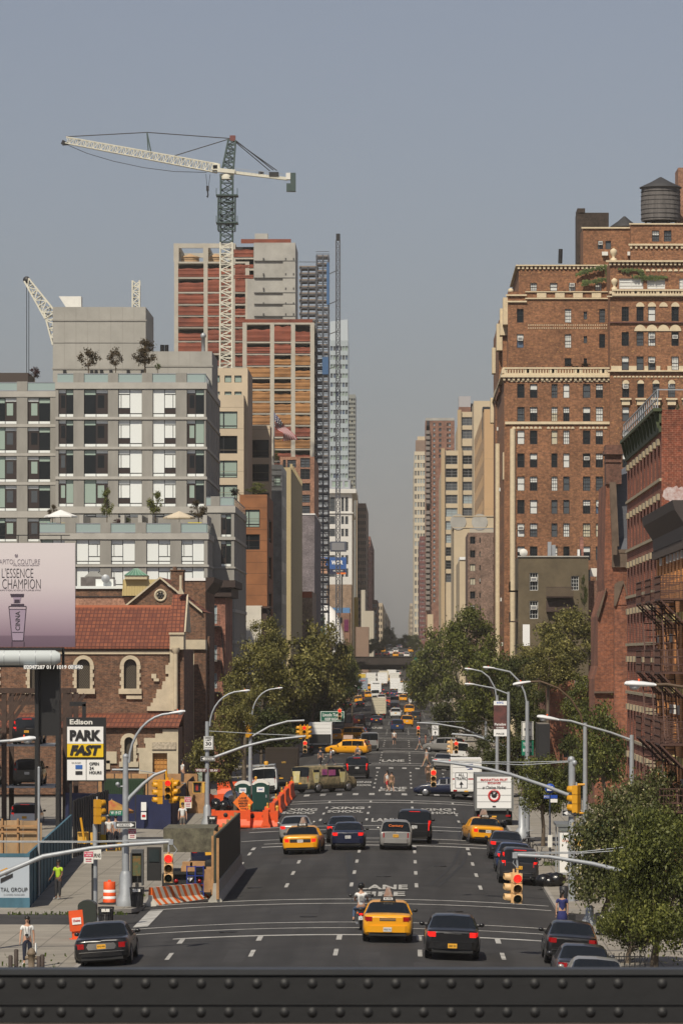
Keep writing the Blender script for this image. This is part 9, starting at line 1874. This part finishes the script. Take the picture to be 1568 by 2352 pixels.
def toilet(lab,u0,u1,v0,Y):
 x0,x1=wx(u0,Y),wx(u1,Y);z=prof(Y)-.25;g=empty('portable_toilet',((x0+x1)/2,Y,z),lab,'portable toilet','portable toilets');w_=x1-x0;h=wz(v0,Y)-z
 mb=MB();mb.box(-w_/2,w_/2,0,w_,.1,h-.32);mb.build('cabin',tg,g,True);mb=MB();mb.prism([(w_/2*1.03*cos(a),h-.36+.34*sin(a))for a in np.linspace(0,pi,13)],-.04,w_+.04);mb.build('roof',offwhite,g,True)
 mb=MB();mb.prism([(-w_*.4,.2),(w_*.4,.2),(w_*.4,h-.4)]+[(w_*.4*cos(a),h-.42+.22*sin(a))for a in np.linspace(.1,pi-.1,9)]+[(-w_*.4,h-.4)],-.065,-.041);do=mb.build('door',mat('toilet_door',(.008,.045,.036),.4),g,True)
 mb=MB();mb.box(-w_*.22,w_*.22,-.08,-.066,h-.85,h-.5);mb.build('label_plate',white,do,True);mb=MB();mb.box(w_*.3,w_*.36,-.09,-.066,h*.5-.1,h*.5+.1);mb.build('handle',galv,do,True)
 text('VAC',w_*.3,.12,mat('sign_blue',(.01,.06,.35)),do,(0,-.09,h-.66),bold=.03)
toilet('dark green portable toilet with white roof, left of the pair',539,576,1793,311);toilet('dark green portable toilet with white roof, right one of the pair',579,618,1791,309)
g=empty('green_container',(wx(284,330),330,-.17),'dark green corrugated container behind the blue site wall','container');Yk=262;x0,x1=wx(240,300),wx(330,300);z0,z1=0,wz(1790,300);mb=MB();
for i in range(22):x=x0+(x1-x0)*i/22;mb.box(x,x+(x1-x0)/44,299.92,302.4,-.17,z1);mb.box(x+(x1-x0)/44,x+(x1-x0)/22,300,302.4,-.17,z1-.01)
mb.build('body',mat('container_green',(.02,.05,.022),.6),g)
def hoard(name,lab,pts,m,h_,cat='fence',seam=2.4):
 g=empty(name,(pts[0][0],pts[0][1],-.17),lab,cat);mb=MB();sm_=MB()
 for(xa,ya),(xb,yb)in zip(pts[:-1],pts[1:]):
  mb.add([(xa,ya,-.17),(xb,yb,-.17),(xb,yb,h_),(xa,ya,h_),(xa,ya+.1,-.17),(xb,yb+.1,-.17),(xb,yb+.1,h_),(xa,ya+.1,h_)],[(0,1,2,3),(7,6,5,4),(3,2,6,7)])
  n_=max(1,int(math.hypot(xb-xa,yb-ya)/seam))
  for i in range(n_+1):t=i/n_;x,y=xa+(xb-xa)*t,ya+(yb-ya)*t;sm_.box(x-.03,x+.03,y-.03,y,-.17,h_)
 mb.build('panel',m,g);sm_.build('seam',darkm,g);return g
nb=mat('site_wall_navy',(.012,.017,.06),.75,var=.25,vs=1)
g=hoard('site_wall','dark blue site wall behind the two men in white shirts',[(wx(150,282),282),(wx(394,276),276),(wx(452,330),330)],nb,wz(1824,279))
mb=MB();Y_=277.3;mb.box(wx(325,Y_),wx(337,Y_),Y_-.3,Y_-.25,wz(1862,Y_),wz(1842,Y_));mb.box(wx(325,Y_),wx(337,Y_),Y_-.3,Y_-.25,wz(1882,Y_),wz(1865,Y_));mb.build('notice',white,g);mb=MB();mb.box(wx(327,Y_),wx(335,Y_),Y_-.33,Y_-.31,wz(1876,Y_),wz(1871,Y_));mb.build('red_arrow',redl,g)
hoard('timber_fence','orange brown timber fence in front of the church',[(wx(225,322),322),(wx(455,322),322)],timber,wz(1777,322),seam=1.2);hoard('timber_fence','lower timber fence to the right of the church door',[(wx(330,300),305),(wx(470,300),305),(wx(476,330),335)],timber,wz(1795,305),seam=1.2)
mb=MB();mb.box(wx(455,330),wx(466,330),329,330,-.1,2.3);mb.build('poster',mat('poster_green_white',(.45,.5,.42),.7,c2=(.02,.07,.03),vs=5),g)
parasol(257,1858,262,1.3,mat('parasol_red',(.35,.04,.03),.7,c2=(.4,.3,.05),vs=1.5),'red street vendor parasol behind the yellow signal')
mb=MB();Y=252;mb.box(wx(229,Y),wx(250,Y),Y,Y+.3,-.17,wz(1872,Y));o=mb.build('advert_stand',offwhite);tag(o,'white advert stand with black numerals behind the signal post','advert stand');text('507',.45,.22,black,o,(wx(236,Y),Y-.02,wz(1882,Y)),bold=.04);mb=MB();mb.box(wx(230,Y),wx(249,Y),Y-.03,Y-.005,-.1,.5);mb.build('yellow_panel',mat('sign_yellow',(.75,.50,.01)),o)
Y=197.5;x0,x1=wx(372,Y),wx(490,Y);zt0=zroad(-10,Y);g=empty('work_truck',((x0+x1)/2,Y,zt0),'black work truck with a mottled grey box and blue frame behind the striped barrier','truck');cx=g.location.x;hw=(x1-x0)/2
mb=MB();mb.box(-hw,hw,1.2,6,wz(1960,Y)-zt0,wz(1905,Y)-zt0);mb.build('box',mat('mottled_box',(.16,.15,.10),.9,c2=(.045,.04,.03),vs=3.5),g,True)
mb=MB();mb.box(-hw,hw,.2,6,.55,1.15);mb.box(-hw,hw,0,.25,.3,.62);mb.box(-hw*.9,hw*.9,0,1,1.15,1.25);mb.build('flatbed',bumperblk,g,True)
for sx in(-1,1):mb=MB();mb.lathe([(.3,-.15),(.48,-.15),(.48,.15),(.3,.15)],(sx*hw*.75,1.3,.48),14,0,'x');mb.build('wheel',rubber,g,True);mb=MB();mb.lathe([(.01,-.03),(.09,-.02),(.09,.0)],(sx*hw*.45,.17,.85),10,0,'y');mb.build('tail_light',tail,g,True)
for i,(a,b,c,d)in enumerate(((-.3,.35,1.27,1.5),(.1,.75,1.5,1.7),(-.25,.2,1.5,1.68))):mb=MB();mb.box(a,b,.3,1.1,c,d);mb.build('timber_stack',timber,g,True)
mb=MB();bx0,bx1=wx(430,Y)-cx,wx(468,Y)-cx;[mb.bar((x,-.1,.2),(x,-.1,1.55),.05)for x in(bx0,(bx0+bx1)/2,bx1)];[mb.bar((bx0,-.1,z_),(bx1,-.1,z_),.04)for z_ in(.4,.75,1.1,1.5)];mb.build('blue_frame',mat('frame_blue',(.01,.03,.22),.5),g,True)
mb=MB();mb.box(-hw-.75,-hw-.1,1.5,1.6,.8,2.3);mb.build('open_door',bumperblk,g,True);mb=MB();mb.box(-hw-.65,-hw-.2,1.46,1.5,1.65,2.2);mb.build('door_window',glassm,g,True)
mb=MB();mb.prism([(-.18,0),(.18,0),(0,-.24)],-.02,.0);o_=mb.build('warning_triangle',white,g,True);o_.location=(.1,.15,1.05)
mb=MB();mb.lathe([(.14,-.1),(.3,-.1),(.3,.1),(.14,.1)],(.95,.5,1.5),12,0,'y');mb.build('spare_tyre',rubber,g,True)
Y=300;g=empty('concrete_mixer',(wx(533,Y),Y,-.25),'silver drum mixer machine behind the orange barriers','mixer');mb=MB();mb.lathe([(.25,-.6),(.55,-.4),(.6,0),(.35,.5),(.2,.6)],(wx(533,Y),Y,1.0),14,0,'y');mb.build('drum',chrome,g);mb=MB();mb.box(wx(515,Y),wx(550,Y),Y-.3,Y+.6,.1,.5);mb.build('frame',darkm,g)
for sx in(515,548):mb=MB();mb.lathe([(.15,-.08),(.32,-.08),(.32,.08),(.15,.08)],(wx(sx,Y),Y-.4,.1),12,0,'x');mb.build('wheel',rubber,g)
g=empty('debris_heap',(wx(505,296),296,-.25),'heap of black bags and scrap behind the barriers','debris');rng=random.Random(3)
for i in range(9):mb=MB();x=wx(485+rng.random()*45,297);mb.ball((x,296+rng.random()*2,.1+rng.random()*.7),.3+.15*rng.random(),8);mb.build('bag',mat('bin_bag',(.01,.01,.011)),g)
mb=MB();X=wx(1198,262);mb.lathe([(.45,0),(.4,.5),(.22,.7),(.2,2.2),(.16,2.5)],(X,262,-.17),8);o=mb.build('pole_base',galv);tag(o,'white octagonal lamp pole base right of the fruit truck','pole base')
mb=MB();X=wx(1302,182);mb.lathe([(.1,0),(.13,.5),(.2,1.1),(.14,1.15)],(X,186,-.17),8);o=mb.build('parking_meter',darkm);tag(o,'dark parking post at the right corner kerb','parking meter')
parasol(1390,1905,232,2.4,mat('parasol_green',(.01,.07,.05),.7),'dark green parasol behind the near right trees')
Yg=560;g=empty('flag_pole',(wx(629.5,Yg),Yg,wz(1064,Yg)),'pole with a striped national flag hanging down in front of the orange nets','flag');mb=MB();mb.tube([(wx(629.5,Yg),Yg,wz(1064,Yg)),(wx(629.5,Yg),Yg,wz(945,Yg))],.07,6);mb.build('pole',galv,g)
def flag():
 nu,nv=26,13;A=np.array;c=[A([629.5,948]),A([683,1009]),A([651,1012]),A([630,981])];mbs=[MB(),MB(),MB()]
 def pt(s,t):
  top=c[0]*(1-s)+c[1]*s;bot=c[3]*(1-s)+c[2]*s;bot=bot+A([6*sin(pi*s),-3*sin(pi*s)]);p=top*(1-t)+bot*t;p=p+A([2.0*sin(s*9+t*2),1.5*sin(s*7)]);return(wx(p[0],Yg),Yg-.3*sin(s*8+t*3)-.1,wz(p[1],Yg))
 for i in range(nu):
  for j in range(nv):
   s0,s1,t0,t1=i/nu,(i+1)/nu,j/nv,(j+1)/nv;k=2 if(s1<.42 and j<7)else(0 if j%2==0 else 1)
   mbs[k].add([pt(s0,t0),pt(s1,t0),pt(s1,t1),pt(s0,t1)],[(0,1,2,3)])
 fr_=mat('flag_red',(.26,.008,.02),.8);mbs[0].v+=[];
 m_=MB()
 for k,b in enumerate(mbs):m_.add(b.v,b.f,k)
 for i in range(4):
  for j in range(4):
   p=Vector(pt(.05+i*.1,.06+j*.13));m_.add([(p.x-.1,p.y-.04,p.z),(p.x,p.y-.04,p.z-.1),(p.x+.1,p.y-.04,p.z),(p.x,p.y-.04,p.z+.1)],[(0,1,2,3)],1)
 m_.build('flag_cloth',[fr_,mat('flag_white',(.42,.4,.4),.8),mat('flag_blue',(.015,.02,.10),.7)],g)
flag()
# ================= PEOPLE =================
skinm=mat('skin',(.46,.26,.17),.6);skind=mat('skin_dark',(.16,.08,.05),.6);hairm=mat('hair_dark',(.012,.009,.008),.5)
def cloth(n_,c):return mat('cloth_'+n_,c,.85,var=.12,vs=12)
def skinmesh(joints,edges,name,m,parent,sub=1,root=0):
 me=bpy.data.meshes.new(name);me.from_pydata([j[:3]for j in joints],edges,[]);o=bpy.data.objects.new(name,me);COL.objects.link(o)
 sk=o.modifiers.new('s','SKIN');sk.use_smooth_shade=True
 for v,j in zip(me.skin_vertices[0].data,joints):v.radius=(j[3],j[4]if len(j)>4 else j[3])
 me.skin_vertices[0].data[root].use_root=True
 su=o.modifiers.new('u','SUBSURF');su.levels=sub;su.render_levels=sub
 dg=bpy.context.evaluated_depsgraph_get();m2=bpy.data.meshes.new_from_object(o.evaluated_get(dg));bpy.data.objects.remove(o);m2.name=name
 m2.materials.clear();m2.materials.append(m);
 for p in m2.polygons:p.use_smooth=True
 o=bpy.data.objects.new(name,m2);COL.objects.link(o);o.parent=parent;return o
def person(label,x,y,z,rz=0,h=1.75,shirt=(.6,.6,.58),legs=(.02,.025,.05),short=False,sleeve=.5,skin=None,hair='short',stride=.0,arms=((-.0,.1),(.0,.1)),lean=0,dress=False,group='people on foot',seat=False,shoes=(.3,.3,.3),helmet=False,bare=True,vest=None):
 """faces +Y (away from the camera) when rz=0; arms = (swing, bend) for right and left"""
 s=h/1.75;g=empty('person',(x,y,z),label,'person',group,rz);g.scale=(s,s,s);sm=skin or skinm
 J=[(0,0,.93,.12,.10),(0,lean*.25,1.12,.115,.085),(0,lean*.5,1.32,.145,.095),(0,lean*.62,1.44,.07,.065),(0,lean*.68,1.52,.048),(0,lean*.75+.01,1.60,.078,.09),(0,lean*.78+.01,1.69,.075,.092)]
 E=[(0,1),(1,2),(2,3),(3,4),(4,5),(5,6)]
 def add(j,fr):J.append(j);E.append((fr,len(J)-1));return len(J)-1
 hands=[];arm_pts=[];leg_pts=[]
 for sd,(sw,bn)in zip((1,-1),arms):
  sx=sd*.185;sy=lean*.6;a=add((sx,sy,1.40,.052),2);ex,ey,ez=sx+sd*.05,sy+sin(sw)*.27,1.40-cos(sw)*.27;b=add((ex,ey,ez,.040),a)
  wx_,wy,wz_=ex+sd*(.01 if not seat else-.0),ey+sin(sw+bn)*.25,ez-cos(sw+bn)*.25;c_=add((wx_,wy,wz_,.027),b);d_=Vector((0,sin(sw+bn),-cos(sw+bn)));add((wx_+d_.x*.05,wy+d_.y*.05,wz_+d_.z*.05,.034,.018),c_);hands.append((Vector((wx_,wy,wz_)),d_,sd));arm_pts.append([(sx,sy,1.40),(ex,ey,ez),(wx_,wy,wz_)])
 for sd,st_ in((1,stride),(-1,-stride)):
  hx=sd*.095;a=add((hx,0,.88,.088,.09),0)
  if seat:k_=(sd*.26,.42,.80);an=(sd*.30,.22,.40);ft=(sd*.30,.34,.36)
  else:
   kb=max(0,-st_)*.5;k_=(hx,sin(st_)*.42+.02,.88-cos(st_)*.40);an=(hx,k_[1]+sin(st_-kb)*.40,max(.08,k_[2]-cos(st_-kb)*.41));ft=(hx+sd*.02,an[1]+.14,max(.035,an[2]-.05))
  b=add((*k_,.058),a);c_=add((*an,.038),b);add((*ft,.04,.03),c_);leg_pts.append([(hx,0,.88),k_,an,ft])
 body=skinmesh(J,E,'body',sm,g)
 hb=MB()
 for w0,d_,sd in hands:
  p=w0+d_*.03;side=Vector((0,1,0))if abs(d_.z)>.6 else Vector((1,0,0));nrm=d_.cross(side).normalized()
  hb.bar(p,p+d_*.09,.075 if abs(d_.z)<=.6 else .03,.03 if abs(d_.z)<=.6 else .075)
  for i,L_ in enumerate((.065,.075,.07,.055)):q=p+d_*.088+side*(-.028+.019*i);m1=q+d_*L_*.5+nrm*.006*sd;hb.tube([q,m1,q+d_*L_+nrm*.02*sd],[.0085,.0075,.006],5)
  q=p+d_*.03+side*.034;hb.tube([q,q+side*.025+d_*.03,q+side*.025+d_*.055],[.0095,.008,.007],5)
 for sd in(-1,1):hb.ball((sd*.078,lean*.76,1.645),.022,6,0,(.5,1,1.4))
 hb.tube([(0,lean*.77+.085,1.665),(0,lean*.77+.118,1.635),(0,lean*.77+.095,1.625)],[.01,.016,.012],5)
 me=bpy.data.meshes.new('hands');n0=len(body.data.vertices);vs=[tuple(v.co)for v in body.data.vertices]+hb.v;fs=[tuple(p.vertices)for p in body.data.polygons]+[tuple(i+n0 for i in f)for f in hb.f];me.from_pydata(vs,[],fs);me.materials.append(sm);
 for p in me.polygons:p.use_smooth=True
 body.data=me;me.name='body'
 fb=MB();[fb.ball((sd*.032,lean*.77+.092,1.665),.011,6)for sd in(-1,1)];fb.box(-.025,.025,lean*.77+.09,lean*.77+.1,1.588,1.596);fb.build('eyes_and_mouth',mat('eye_dark',(.03,.015,.015),.4),body,True)
 hm=MB()
 if helmet:hm.ball((0,lean*.77,1.70),.14,14,0,(.95,1.1,.95))
 else:
  vs=[];
  hm.ball((0,lean*.77-.012,1.695),.102,12,0,(.98,1.12,1.02))if hair!='bald' else hm.ball((0,lean*.77-.02,1.71),.09,10)
  if hair=='long':hm.tube([(0,lean*.7-.06,1.70),(0,lean*.6-.1,1.52),(0,lean*.5-.12,1.38)],[.08,.075,.03],8)
  if hair=='tail':hm.tube([(-.02,-.08,1.70),(-.07,-.1,1.58),(-.09,-.05,1.48)],[.04,.045,.02],6)
 hm.build('helmet' if helmet else 'hair',mat('helmet_black',(.01,.01,.01),.2)if helmet else hairm,g,True)
 sm_=cloth('%d_%d_%d'%tuple(int(100*k)for k in shirt),shirt)
 SJ=[(0,0,.90,.135,.115),(0,lean*.25,1.10,.135,.10),(0,lean*.5,1.31,.165,.112),(0,lean*.6,1.43,.09,.08)];SE=[(0,1),(1,2),(2,3)]
 for pts in arm_pts:
  a,b,c_=[Vector(p)for p in pts];SJ.append((*a,.066));SE.append((2,len(SJ)-1));SJ.append((*(a+(b-a)*.6),.060));SE.append((len(SJ)-2,len(SJ)-1))
  if sleeve>.9:SJ.append((*b,.052));SE.append((len(SJ)-2,len(SJ)-1));SJ.append((*(b+(c_-b)*.85),.042));SE.append((len(SJ)-2,len(SJ)-1))
 if sleeve>0:skinmesh(SJ,SE,'dress_top' if dress else 'shirt',sm_,g)
 else:skinmesh(SJ[:4],SE[:3],'vest',sm_,g)
 if dress:
  d_=MB();d_.lathe([(.16,.95),(.20,.75),(.235,.48),(.22,.48)],n=16);o_=d_.build('skirt',sm_,g,True);o_.scale=(1,.75,1)
 else:
  TJ=[(0,0,.96,.128,.11),(0,0,.90,.13,.115)];TE=[(0,1)]
  for a,k_,an,ft in leg_pts:
   TJ.append((*a,.102,.105));TE.append((1,len(TJ)-1));kk=Vector(k_);TJ.append((kk.x,kk.y,kk.z,.075));TE.append((len(TJ)-2,len(TJ)-1))
   if not short:TJ.append((*(Vector(k_)*.15+Vector(an)*.85),.056));TE.append((len(TJ)-2,len(TJ)-1))
  skinmesh(TJ,TE,'shorts' if short else 'trousers',cloth('%d_%d_%d'%tuple(int(1000*k)for k in legs),legs),g)
 for a,k_,an,ft in leg_pts:sb_=MB();sb_.ball((ft[0],ft[1]-.05,max(.045,ft[2]+.005)),.055,8,0,(.85,2.4,.8));sb_.build('shoe',cloth('shoe%d'%int(100*shoes[0]),shoes),g,True)
 return g
def pp(u,v,off=0):X,Y,z=gp(u,v);return X,Y,z+.005
W_=(.66,.66,.64)
x,y,z=wx(62,155),149,-.17
g=person('woman in white shirt and dark trousers with camera at the lower left',x,155.2,z,R(180),1.68,W_,(.01,.013,.03),hair='tail',stride=.12,arms=((.25,.1),(-.1,.15)),shoes=(.7,.7,.7))
m_=MB();m_.box(-.06,.06,.13,.2,1.05,1.13);m_.lathe([(.035,.2),(.035,.26)],(0,0,1.09),10,0,'y');m_.build('camera',black,g,True);m_=MB();m_.tube([(-.07,.1,1.42),(-.02,.15,1.13)],.006,4);m_.tube([(.07,.1,1.42),(.02,.15,1.13)],.006,4);m_.build('camera_strap',black,g,True)
o=MB();o.box(-.02,.02,-.12,.12,0,.38,0);o.box(.021,.024,-.12,-.05,.02,.36,1);b_=o.build('paper_bag',[white,mat('bag_blue',(.02,.25,.5),.5)]);b_.location=(x+.31,155.1,z+.38);tag(b_,'white and blue paper bag in the woman\'s hand','bag')
person('worker in a bright yellow green shirt leaning on the blue fence',wx(120,193.5),197,-.17,R(150),1.75,(.42,.62,.03),(.03,.03,.035),skin=skind,arms=((.2,.6),(.1,.7)))
person('man in a white shirt and grey shorts standing by the blue site wall',*((wx(427,276),272,-.17)),R(180),1.8,W_,(.12,.11,.1),short=True,arms=((-.1,.3),(.1,.2)),shoes=(.05,.05,.05))
person('man in white shirt with back turned under the red vendor parasol, left of two',wx(251,250),250,-.17,0,1.8,W_,(.02,.02,.03))
person('man in pale blue shirt beside the advert stand, right of two',wx(266,251),251,-.17,R(20),1.78,(.35,.4,.5),(.02,.02,.03))
person('woman in white top on the raised deck before the church',wx(414,300),303,1.9,R(-60),1.65,W_,(.05,.05,.06),hair='long')
person('woman in a dark blue dress with a black bag at the lower right corner',wx(1317,160),172,-.17,R(10),1.7,(.02,.025,.12),dress=True,hair='tail',arms=((.1,.1),(-.1,.1)))
b_=MB();b_.box(-.14,.14,-.05,.05,0,.25);b_.tube([(-.08,0,.25),(0,0,.38),(.08,0,.25)],.012,5);b_=b_.build('handbag',black);b_.location=(wx(1317,160)+.38,172,.35);tag(b_,'black handbag held by the woman in dark blue','bag')
def ped_(label,u,v,rz,**k):X,Y,z=gp(u,v);return person(label,X,Y,z,R(rz),**k)
ped_('woman in a white top and red shorts crossing hand in hand at the middle crosswalk',889,1819,30,h=1.72,shirt=W_,legs=(.4,.03,.03),short=True,stride=.45,sleeve=0,hair='long')
ped_('person in a brown patterned top walking beside the woman in red shorts',899,1820,20,h=1.6,shirt=(.22,.14,.08),legs=(.2,.14,.08),short=True,stride=-.3)
ped_('man in a grey vest carrying a yellow bag behind the black sport utility',821,1752,160,h=1.8,shirt=(.12,.12,.13),legs=(.02,.02,.03),sleeve=0)
ped_('dark clothed person with backpack crossing at the far left crosswalk',736,1760,20,h=1.78,shirt=(.06,.06,.08),legs=(.02,.02,.03),stride=.2)
ped_('man in a pale shirt and dark trousers striding left of the black sport utility',760,1760,90,h=1.78,shirt=(.45,.5,.6),legs=(.03,.03,.05),stride=.5)
ped_('man in white shirt with a phone walking between far lanes',905,1711,170,h=1.78,shirt=W_,legs=(.02,.02,.03),short=True,stride=.25)
ped_('man in khaki shorts stepping off at the right crosswalk',979,1763,120,h=1.85,shirt=(.4,.38,.36),legs=(.35,.28,.18),short=True,stride=.45)
ped_('person in brown with bag waiting right of the dark crossing sedan',983,1798,0,h=1.7,shirt=(.12,.07,.04),legs=(.08,.05,.03))
ped_('person in blue shirt crossing at the far right',963,1724,90,h=1.8,shirt=(.05,.09,.25),legs=(.35,.33,.3),short=True,stride=.4)
ped_('person in dark red top crossing at the far right',977,1722,90,h=1.8,shirt=(.2,.03,.03),legs=(.05,.05,.06),stride=.5)
ped_('woman in black shorts crossing last at the far right',992,1712,90,h=1.7,shirt=(.02,.02,.02),legs=(.02,.02,.02),short=True,stride=.4,hair='long')
ped_('tiny worker in a yellow vest far down the left side',855-17,1597,0,h=1.8,shirt=(.5,.6,.05),legs=(.02,.02,.03))
X,Y,z=gp(829,2137);g=empty('motorcycle',(X,Y,z),'black motorcycle left of the yellow taxi, ridden by the man in the white shirt','motorcycle')
for yy,r in((.2,.31),(1.7,.33)):mb=MB();mb.tube([(0,yy+r*cos(a),r+r*sin(a))for a in np.linspace(0,2*pi,21)],.065 if yy<1 else .05,7,cap=False);w_o=mb.build('wheel',rubber,g,True);mb=MB();mb.lathe([(.08,-.06),(r-.07,-.02),(r-.07,.02),(.08,.06)],(0,yy,r),12,0,'x');mb.build('rim',rimm,w_o,True)
mb=MB();mb.tube([(0,.2,.62),(0,.5,.72),(0,.95,.74),(0,1.3,.82)],[.1,.17,.14,.1],10);mb.build('seat_and_tank',P_['black'],g,True);mb=MB();mb.box(-.17,.17,.6,1.15,.25,.62);mb.build('engine',mat('engine_metal',(.12,.12,.12),.4,metal=.8),g,True)
mb=MB();mb.tube([(-.09,-.12,.45),(-.09,.2,.68),(0,.35,.72),(.09,.2,.68),(.09,-.12,.45)],.03,6);mb.tube([(0,.1,.66),(0,-.18,.60),(0,-.22,.45)],[.1,.11,.07],8);mb.build('rear_mudguard',P_['black'],g,True)
mb=MB();mb.box(-.07,.07,-.26,-.2,.6,.68);mb.build('tail_light',taillit,g,True)
for sx in(-1,1):mb=MB();mb.box(sx*.14-.03,sx*.14+.03,-.14,-.08,.66,.72);mb.build('turn_lamp',orangew,g,True);mb=MB();mb.tube([(sx*.16,-.1,.3),(sx*.16,.7,.26)],[.05,.035],8);mb.build('exhaust_pipe',chrome,g,True)
mb=MB();mb.tube([(-.42,1.05,1.08),(-.2,1.25,1.12),(0,1.3,1.02),(.2,1.25,1.12),(.42,1.05,1.08)],.018,6);mb.tube([(.1,1.35,1.0),(.1,1.7,.33)],.03,6);mb.tube([(-.1,1.35,1.0),(-.1,1.7,.33)],.03,6);mb.build('handlebar_and_fork',chrome,g,True)
for sx in(-1,1):mb=MB();mb.bar((sx*.36,1.1,1.1),(sx*.4,1.08,1.28),.015);mb.ball((sx*.42,1.08,1.3),.08,8,0,(1,.3,.7));mb.build('wing_mirror',black,g,True)
mb=MB();mb.box(-.1,.1,-.28,-.265,.42,.56);mb.build('licence_plate',plateW,g,True)
r_=person('motorcyclist in white shirt, jeans and black helmet seen from behind',X,Y+.42,z-.02,0,1.78,W_,(.05,.08,.14),seat=True,arms=((.75,.55),(.75,.55)),helmet=True,group=None,shoes=(.02,.02,.02))
mb=MB();mb.box(-.07,.07,-.135,-.125,1.12,1.3);mb.tube([(-.1,-.12,1.15),(0,-.135,1.36),(.1,-.12,1.15)],.008,4);mb.build('shirt_print',mat('print_grey',(.22,.22,.22),.8),r_,True)
# ================= haze =================
hz=MB();hz.box(-1500,1500,-60,7000,-6,190)
hm=bpy.data.materials.new('haze_air');hm.use_nodes=True;n=hm.node_tree;n.nodes.remove(n.nodes['Principled BSDF'])
pv=n.nodes.new('ShaderNodeVolumePrincipled');pv.inputs['Color'].default_value=(.88,.84,.78,1);pv.inputs['Density'].default_value=.00008;pv.inputs['Anisotropy'].default_value=.0
n.links.new(pv.outputs[0],n.nodes['Material Output'].inputs['Volume'])
ho=hz.build('haze',hm);tag(ho,kind='stuff')
bpy.context.view_layer.update()
